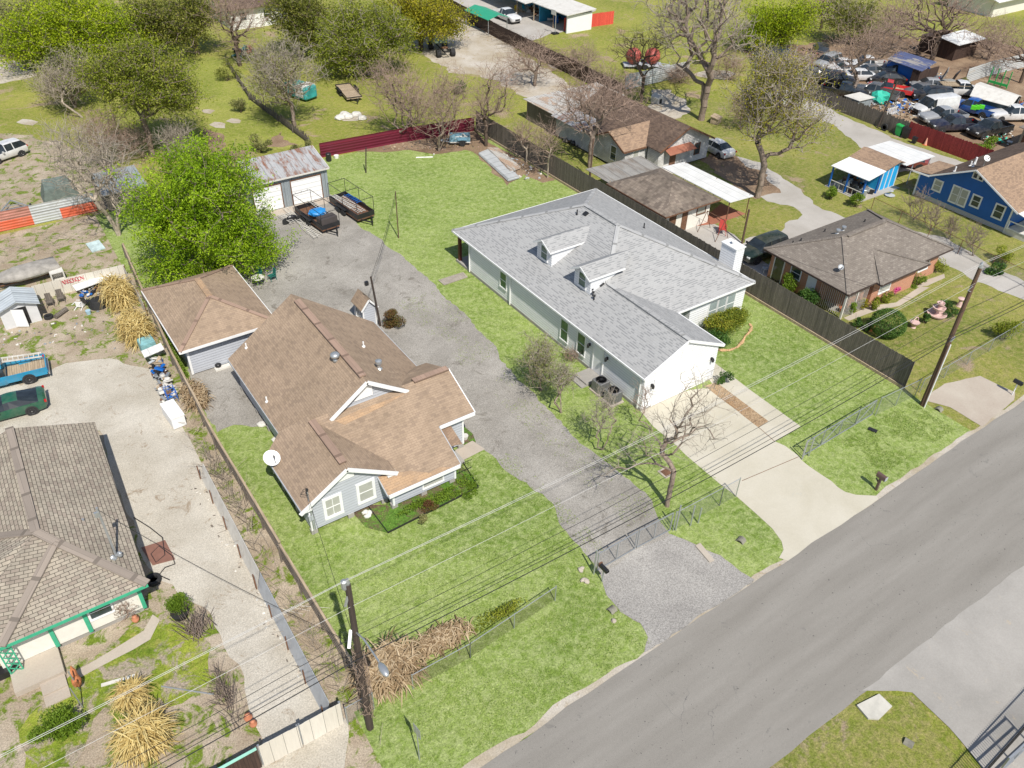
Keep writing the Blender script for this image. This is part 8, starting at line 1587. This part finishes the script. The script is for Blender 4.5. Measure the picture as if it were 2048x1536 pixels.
scrap('dark clutter at the foot of the bright lime tree by the junk yard', [(1500, 118), (1620, 108), (1620, 98), (1510, 100)], 80, 6, mats=('rusty', 'black', 'wood', 'offwhite'))
p = G(1782, 232); f = MB()
for k in range(7): f.bar((p.x+k*.28-1, p.y, .1), (p.x+k*.28-1, p.y, 1.1), .1, .05)
f.bar((p.x-1.1, p.y, .3), (p.x+.9, p.y, .3), .05, .12); f.bar((p.x-1.1, p.y, .95), (p.x+.9, p.y, .95), .05, .12); simple('white_crib_panel', 'white slatted panel standing just inside the grey junk yard fence', 'panel', f, 'white')
for i, (x, y) in enumerate(((1905, 168), (1885, 163))):
    p = G(x, y); f = MB(); f.obox((p.x, p.y, .9), (2.2, .1, 1.5), .3+i*.2, .3); simple('truck_door_panel', ('dark sheet leaning near the silver sedan', 'grey sheet leaning near the silver sedan')[i], 'panel', f, ('black', 'greymetal')[i])
# left yard
p = G(198, 612); f = MB(); f.lathe(p, [(.68, 0), (.66, .06), (.5, .55), (.46, .62), (.05, .64)], 20); simple('stock_tub', 'large black tub upside down in the left yard', 'tub', f, 'dark', smooth=False)
chair(176, 612, .8, 'black', 'black office chair left of the large upside-down tub'); chair(155, 622, 2.5, 'white', 'white plastic chair fallen over in the left yard', fallen=True)
chair(102, 612, 4.6, 'wood', 'left wooden chair against the white panel fence', group='wooden chairs by the panel fence'); chair(124, 604, 4.6, 'wood', 'right wooden chair against the white panel fence', group='wooden chairs by the panel fence')
p = G(178, 628); f = MB(); f.lathe(p, [(.15, 0), (.19, .32), (.15, .32)], 12); simple('bucket', 'pale blue bucket in front of the black office chair', 'bucket', f, plain('pale_blue_plastic', (.35, .5, .6, 1)))
p = G(219, 605); lm_ = thing('lawn_mower', p, 'dark lawn mower right of the large upside-down tub', 'lawn mower'); f = MB(); f.obox((p.x, p.y, .25), (.5, .65, .22)); f.lathe((p.x, p.y, .36), [(.18, 0), (.16, .15)], 10); f.build('deck', M['rusty'], lm_); f = MB(); f.bar((p.x-.2, p.y+.3, .3), (p.x-.2, p.y+1.0, .9), .03, .03); f.bar((p.x+.2, p.y+.3, .3), (p.x+.2, p.y+1.0, .9), .03, .03); f.build('handlebar', M['black'], lm_)
for k in range(2):
    pass
f = MB(); p, q = G(112, 638), G(134, 622); f.tube([p+Vector((0, 0, .18)), q+Vector((0, 0, .18))], .18, 10); simple('carpet_roll', 'rolled old carpet beside the black tyre', 'carpet', f, 'wood')
p = G(178, 575); st_ = thing('tin_shelter', p, 'white ribbed tin sheet propped over junk against the panel fence', 'shelter'); f = MB(); f.slab([(p.x-1.0, p.y-.9, .5), (p.x+1.9, p.y-.6, .65), (p.x+1.8, p.y+.1, .7), (p.x-1.1, p.y-.1, .6)], .04); f.build('sheet', M['whitemetal'], st_); f = MB(); [f.bar((p.x+x, p.y-.4, 0), (p.x+x, p.y-.4, .52), .06, .06, up=(1, 0, 0)) for x in (-.8, .4, 1.5)]; f.build('leg', M['black'], st_)
scrap('junk stored under the propped white tin sheet', [(160, 600), (215, 585), (210, 572), (160, 585)], 40, 7, .5, .5)
p = G(118, 560); f = MB(); f.box(p.x-.5, p.y-.4, 0, p.x+.5, p.y+.4, .1); f.box(p.x-.5, p.y-.4, .1, p.x-.4, p.y+.4, .8); f.box(p.x+.4, p.y-.4, .1, p.x+.5, p.y+.4, .8); f.box(p.x-.4, p.y+.3, .1, p.x+.4, p.y+.4, .8); f.box(p.x-.5, p.y-.4, .8, p.x+.5, p.y+.4, .86); simple('pet_crate', 'cream pet crate behind the white panel fence', 'crate', f, 'offwhite')
f = MB(); p = G(192, 495); f.obox((p.x, p.y, .12), (1.1, 1.5, .1), .1, .1); simple('blue_board', 'peeling pale blue board lying in the dirt', 'board', f, plain('pale_blue_paint', (.42, .52, .52, 1), .7, var=.3))
p = G(297, 700); f = MB(); f.obox((p.x, p.y, .45), (1.0, 1.0, .8), .05); simple('teal_cabinet', 'rusting teal cabinet beside the dry cane', 'cabinet', f, plain('worn_teal', (.2, .4, .42, 1), .6, var=.4, dirt=.4))
p = G(312, 722); f = MB(); f.slab([(p.x-.7, p.y-.5, .9), (p.x+.7, p.y-.3, .95), (p.x+.7, p.y+.5, 1.0), (p.x-.7, p.y+.3, .95)], .05); simple('tin_tabletop', 'white tin sheet resting on junk by the low left fence', 'metal sheet', f, 'whitemetal')
scrap('long row of junk against the low left fence', [(300, 735), (330, 810), (352, 795), (325, 722)], 130, 8, .6, .9)
p = G(345, 800); sc_ = thing('shopping_cart', p, 'blue shopping cart among the junk by the low left fence', 'shopping cart'); f = MB()
for z in (.4, .6, .85):
    for a, b in (((-.3, -.45), (.3, -.45)), ((.3, -.45), (.3, .45)), ((.3, .45), (-.3, .45)), ((-.3, .45), (-.3, -.45))): f.bar((p.x+a[0], p.y+a[1], z), (p.x+b[0], p.y+b[1], z), .03, .03)
for a in ((-.3, -.45), (.3, -.45), (.3, .45), (-.3, .45), (0, -.45), (0, .45), (.3, 0), (-.3, 0)): f.bar((p.x+a[0], p.y+a[1], .1), (p.x+a[0], p.y+a[1], .85), .025, .025, up=(1, 0, 0))
f.build('basket', plain('cart_blue', (.03, .13, .45, 1)), sc_)
p = G(372, 845); fr_ = local_thing('chest_freezer', (p.x-.5, p.y+.6, 0), rad(4), 'long white chest freezer beside the low left fence', 'freezer'); f = MB(); f.box(-.42, -.95, .05, .42, .95, .85); f.build('cabinet', M['white'], fr_, bevel=.03); f = MB(); f.box(-.44, -.97, .85, .44, .97, .93); f.build('lid', M['white'], fr_)
# front yard of the old house
patch('weedy_grass', [(150, 1345), (250, 1285), (330, 1225), (420, 1290), (440, 1370), (400, 1400), (330, 1420), (250, 1370), (200, 1440), (150, 1530), (60, 1540), (30, 1460), (80, 1400)], 5, grassmat('weedy_grass', (.13, .2, .02, 1), (.22, .3, .03, 1), (.33, .38, .05, 1), (.45, .4, .12, 1), dryamt=.6, dirt=(.42, .35, .27, 1), dirtamt=.53, scale=2.2), jit=.35)
patch('brick_edging', [(138, 1350), (225, 1303), (290, 1262), (305, 1230), (318, 1240), (300, 1278), (230, 1318), (150, 1362)], 8, M['pathc'], jit=.05)
p = G(362, 1232); f = MB(); f.lathe(p, [(.35, 0), (.45, .35), (.38, .35)], 14); simple('black_tub', 'black tub holding the leafy bush by the limestone drive', 'tub', f, 'dark')
p = G(20, 1345); f = MB(); f.box(p.x-.45, p.y-.25, 0, p.x+.45, p.y+.25, .4); simple('black_planter', 'black rectangular planter below the old house porch', 'planter', f, 'black'); p = G(52, 1342); f = MB(); f.obox((p.x, p.y, .12), (.8, .45, .24), .2); simple('stone_planter', 'beige rectangular planter beside the black one', 'planter', f, 'offwhite')
chair(60, 1292, 1.6, plain('teal_plastic', (.05, .4, .33, 1)), 'teal plastic chair on the old house porch')
f = MB(); a, b = G(203, 1372), G(272, 1352); f.bar(a+Vector((0, 0, .05)), b+Vector((0, 0, .05)), .16, .06); simple('plank', 'pale plank lying on the weedy grass of the old house', 'plank', f, 'offwhite')
f = MB(); a, b = G(323, 1374), G(428, 1390); f.tube([a+Vector((0, 0, .05)), b+Vector((0, 0, .05))], .04, 6); simple('steel_pipe', 'long steel pipe lying left of the limestone drive', 'pipe', f, 'steel')
for q, lb in (((162, 1382), 'upper steel T post on the weedy grass'), ((166, 1415), 'lower steel T post on the weedy grass')):
    p = G(*q); f = MB(); f.tube([p, p+Vector((-.1, .1, 1.5))], .03, 6); simple('fence_post', lb, 'post', f, 'steel', group='steel T posts in the old house yard')
p = G(160, 1375); rs_ = thing('rooster_ornament', p, 'rusty orange rooster ornament on the weedy grass', 'ornament'); f = MB(); f.ball((p.x, p.y, .55), (.22, .32, .24), 9, 7, .15, 2); f.tube([(p.x, p.y-.2, .6), (p.x, p.y-.32, .85), (p.x, p.y-.36, 1.0)], [.12, .07, .07], 7); f.tube([(p.x, p.y+.2, .6), (p.x, p.y+.45, .8), (p.x, p.y+.5, 1.05)], [.14, .12, .03], 7); f.bar((p.x, p.y, 0), (p.x, p.y, .4), .05, .05, up=(1, 0, 0)); f.build('body', plain('rust_orange', (.45, .16, .06, 1), .8, var=.4), rs_)
for i, (x, y, s_, lb) in enumerate(((273, 1243, .65, 'curved terracotta pot lying under the old house window'), (498, 1440, .7, 'rearmost terracotta jar on the limestone drive by the white plank gate'), (508, 1452, .62, 'front terracotta jar on the limestone drive by the white plank gate'))):
    p = G(x, y); f = MB(); f.lathe(p, [(.14*s_, 0), (.26*s_, .2*s_), (.28*s_, .4*s_), (.14*s_, .6*s_), (.18*s_, .68*s_)], 12); simple('terracotta_jar', lb, 'jar', f, plain('terracotta_jar_clay', (.55, .22, .12, 1), .8), smooth=True)
f = MB(); f.slab([G(282, 1095, .05), G(330, 1080, .05), G(350, 1118, .05), G(305, 1130, .05)], .04); simple('rust_mat', 'square rust-brown mat by the old house side wall', 'mat', f, plain('rust_brown_mat', (.22, .11, .08, 1)))
f = MB(); hp_ = [(268, 1035), (300, 1055), (325, 1075), (330, 1110), (312, 1125), (302, 1108), (318, 1092), (345, 1112), (350, 1128), (330, 1135), (318, 1150), (340, 1160)]; f.tube([G(*q, .04) for q in hp_], .03, 6); simple('black_hose', 'black hose looping over the rust-brown mat', 'hose', f, 'black')
brush('brush_pile', 'line of bare vines along the left edge of the limestone drive', (G(395, 1270).x, G(395, 1270).y), (.5, .5), 120, 'bark', 1.2, .6, 11, .02)
brush('brush_pile', 'line of bare vines near the terracotta jars', (G(455, 1400).x, G(455, 1400).y), (.4, 1.6), 120, 'bark', 1.0, .5, 12, .015)
# behind the orange fence
p = G(122, 395); f = MB(); f.hexa([(p.x-1.6, p.y-1, 0), (p.x+1.6, p.y-1, 0), (p.x+1.7, p.y+1.6, 0), (p.x-1.5, p.y+1.6, 0), (p.x-1.2, p.y-.8, 1.3), (p.x+1.3, p.y-.8, 1.2), (p.x+1.1, p.y+1.2, 1.5), (p.x-1.0, p.y+1.1, 1.6)]); simple('tarp_covered_mound', 'dark grey-green tarpaulin over a low load behind the orange fence', 'tarp', f, plain('dull_green_tarp', (.12, .15, .13, 1), .7, var=.35))
p = G(240, 400); f = MB(); bl = thing('tin_roof_shed', (p.x, p.y, 0), 'low shed with blue-grey tin roof under the left bare tree', 'shed'); f.slab([(p.x-1.6, p.y-2.2, 1.7), (p.x+2.4, p.y-2.2, 1.7), (p.x+2.4, p.y+2.5, 2.0), (p.x-1.6, p.y+2.5, 2.0)], .06); f.build('roof', M['metalwall'], bl); f = MB(); f.box(p.x-1.4, p.y-2, 0, p.x+2.2, p.y+2.3, 1.6); f.build('wall', M['wood'], bl)
scrap('blue and red odds and ends behind the low tin-roofed shed', [(225, 362), (262, 358), (262, 345), (228, 348)], 40, 9, .7, .6, ('lightb', 'brickpave', 'offwhite', 'gchair'))
scrap('litter scattered over the dirt of the left yard', [(0, 690), (230, 700), (240, 610), (0, 670)], 50, 10, .25, .05, ('offwhite', 'wood', 'steel'), name='litter', cat='litter')
p = G(1110, 68); bh_ = thing('basketball_hoop', p, 'portable basketball hoop beside the bright red fence', 'basketball hoop'); f = MB(); f.box(p.x-.5, p.y-.4, 0, p.x+.5, p.y+.4, .2); f.build('base', M['black'], bh_); f = MB(); f.tube([p, p+Vector((0, 0, 2.6)), p+Vector((-.4, 0, 3.0))], .06, 7); f.build('pole', M['steel'], bh_); f = MB(); f.obox(p+Vector((-.45, 0, 3.1)), (.05, 1.1, .7)); f.build('backboard', M['offwhite'], bh_)
scrap('tables, toys and tools under the open workshop roof', [(1040, 25), (1120, 50), (1130, 35), (1050, 12)], 60, 12, 1.2, 1.0, ('woodl', 'blue', 'rusty', 'offwhite', 'black'), name='workshop_clutter', cat='clutter')
for i, (x, y) in enumerate(((1033, 24), (1048, 22))): chair(x, y, 4.7, (plain('yellow_plastic', (.7, .5, .03, 1)), 'lightb')[i], ('yellow chair in front of the open workshop', 'light blue chair in front of the open workshop')[i])
f = MB()
for k in range(10): a = k*.63; p = G(560, 195)
scrap('dark clutter by the fence line under the tall bare grey tree', [(465, 118), (500, 112), (505, 100), (470, 102)], 40, 13, 1.0, .9, ('black', 'brickpave', 'gchair', 'wood'))
board_fence('board_fence', [G(455, 130)[:2], G(500, 200)[:2], G(620, 290)[:2]], .9, 'wood', 'low broken board fence along the right side of the grassy strip', jit=.25, ps=4)

scrap('boards and junk stacked along the front of the long low shed', [(1105, 262), (1150, 300), (1165, 290), (1120, 255)], 60, 21, 1.1, .8, ('woodl', 'offwhite', 'wood', 'rusty', 'black'))
scrap('leaf litter and sticks under the trees by the maroon fence', [(760, 300), (960, 300), (950, 275), (780, 285)], 120, 22, .3, .06, ('wood', 'woodl', 'twig'), name='leaf_litter', cat='litter')
scrap('small debris beside the tin sheets by the tall board fence', [(990, 330), (1060, 368), (1090, 352), (1000, 300)], 60, 23, .4, .12, ('wood', 'offwhite', 'greytrim'), name='debris', cat='debris')
scrap('loose stones and bits along the edges of the limestone drive', [(420, 960), (640, 1370), (600, 1380), (380, 980)], 90, 24, .16, .05, ('pathc', 'wood', 'offwhite'), name='loose_stones', cat='stones')
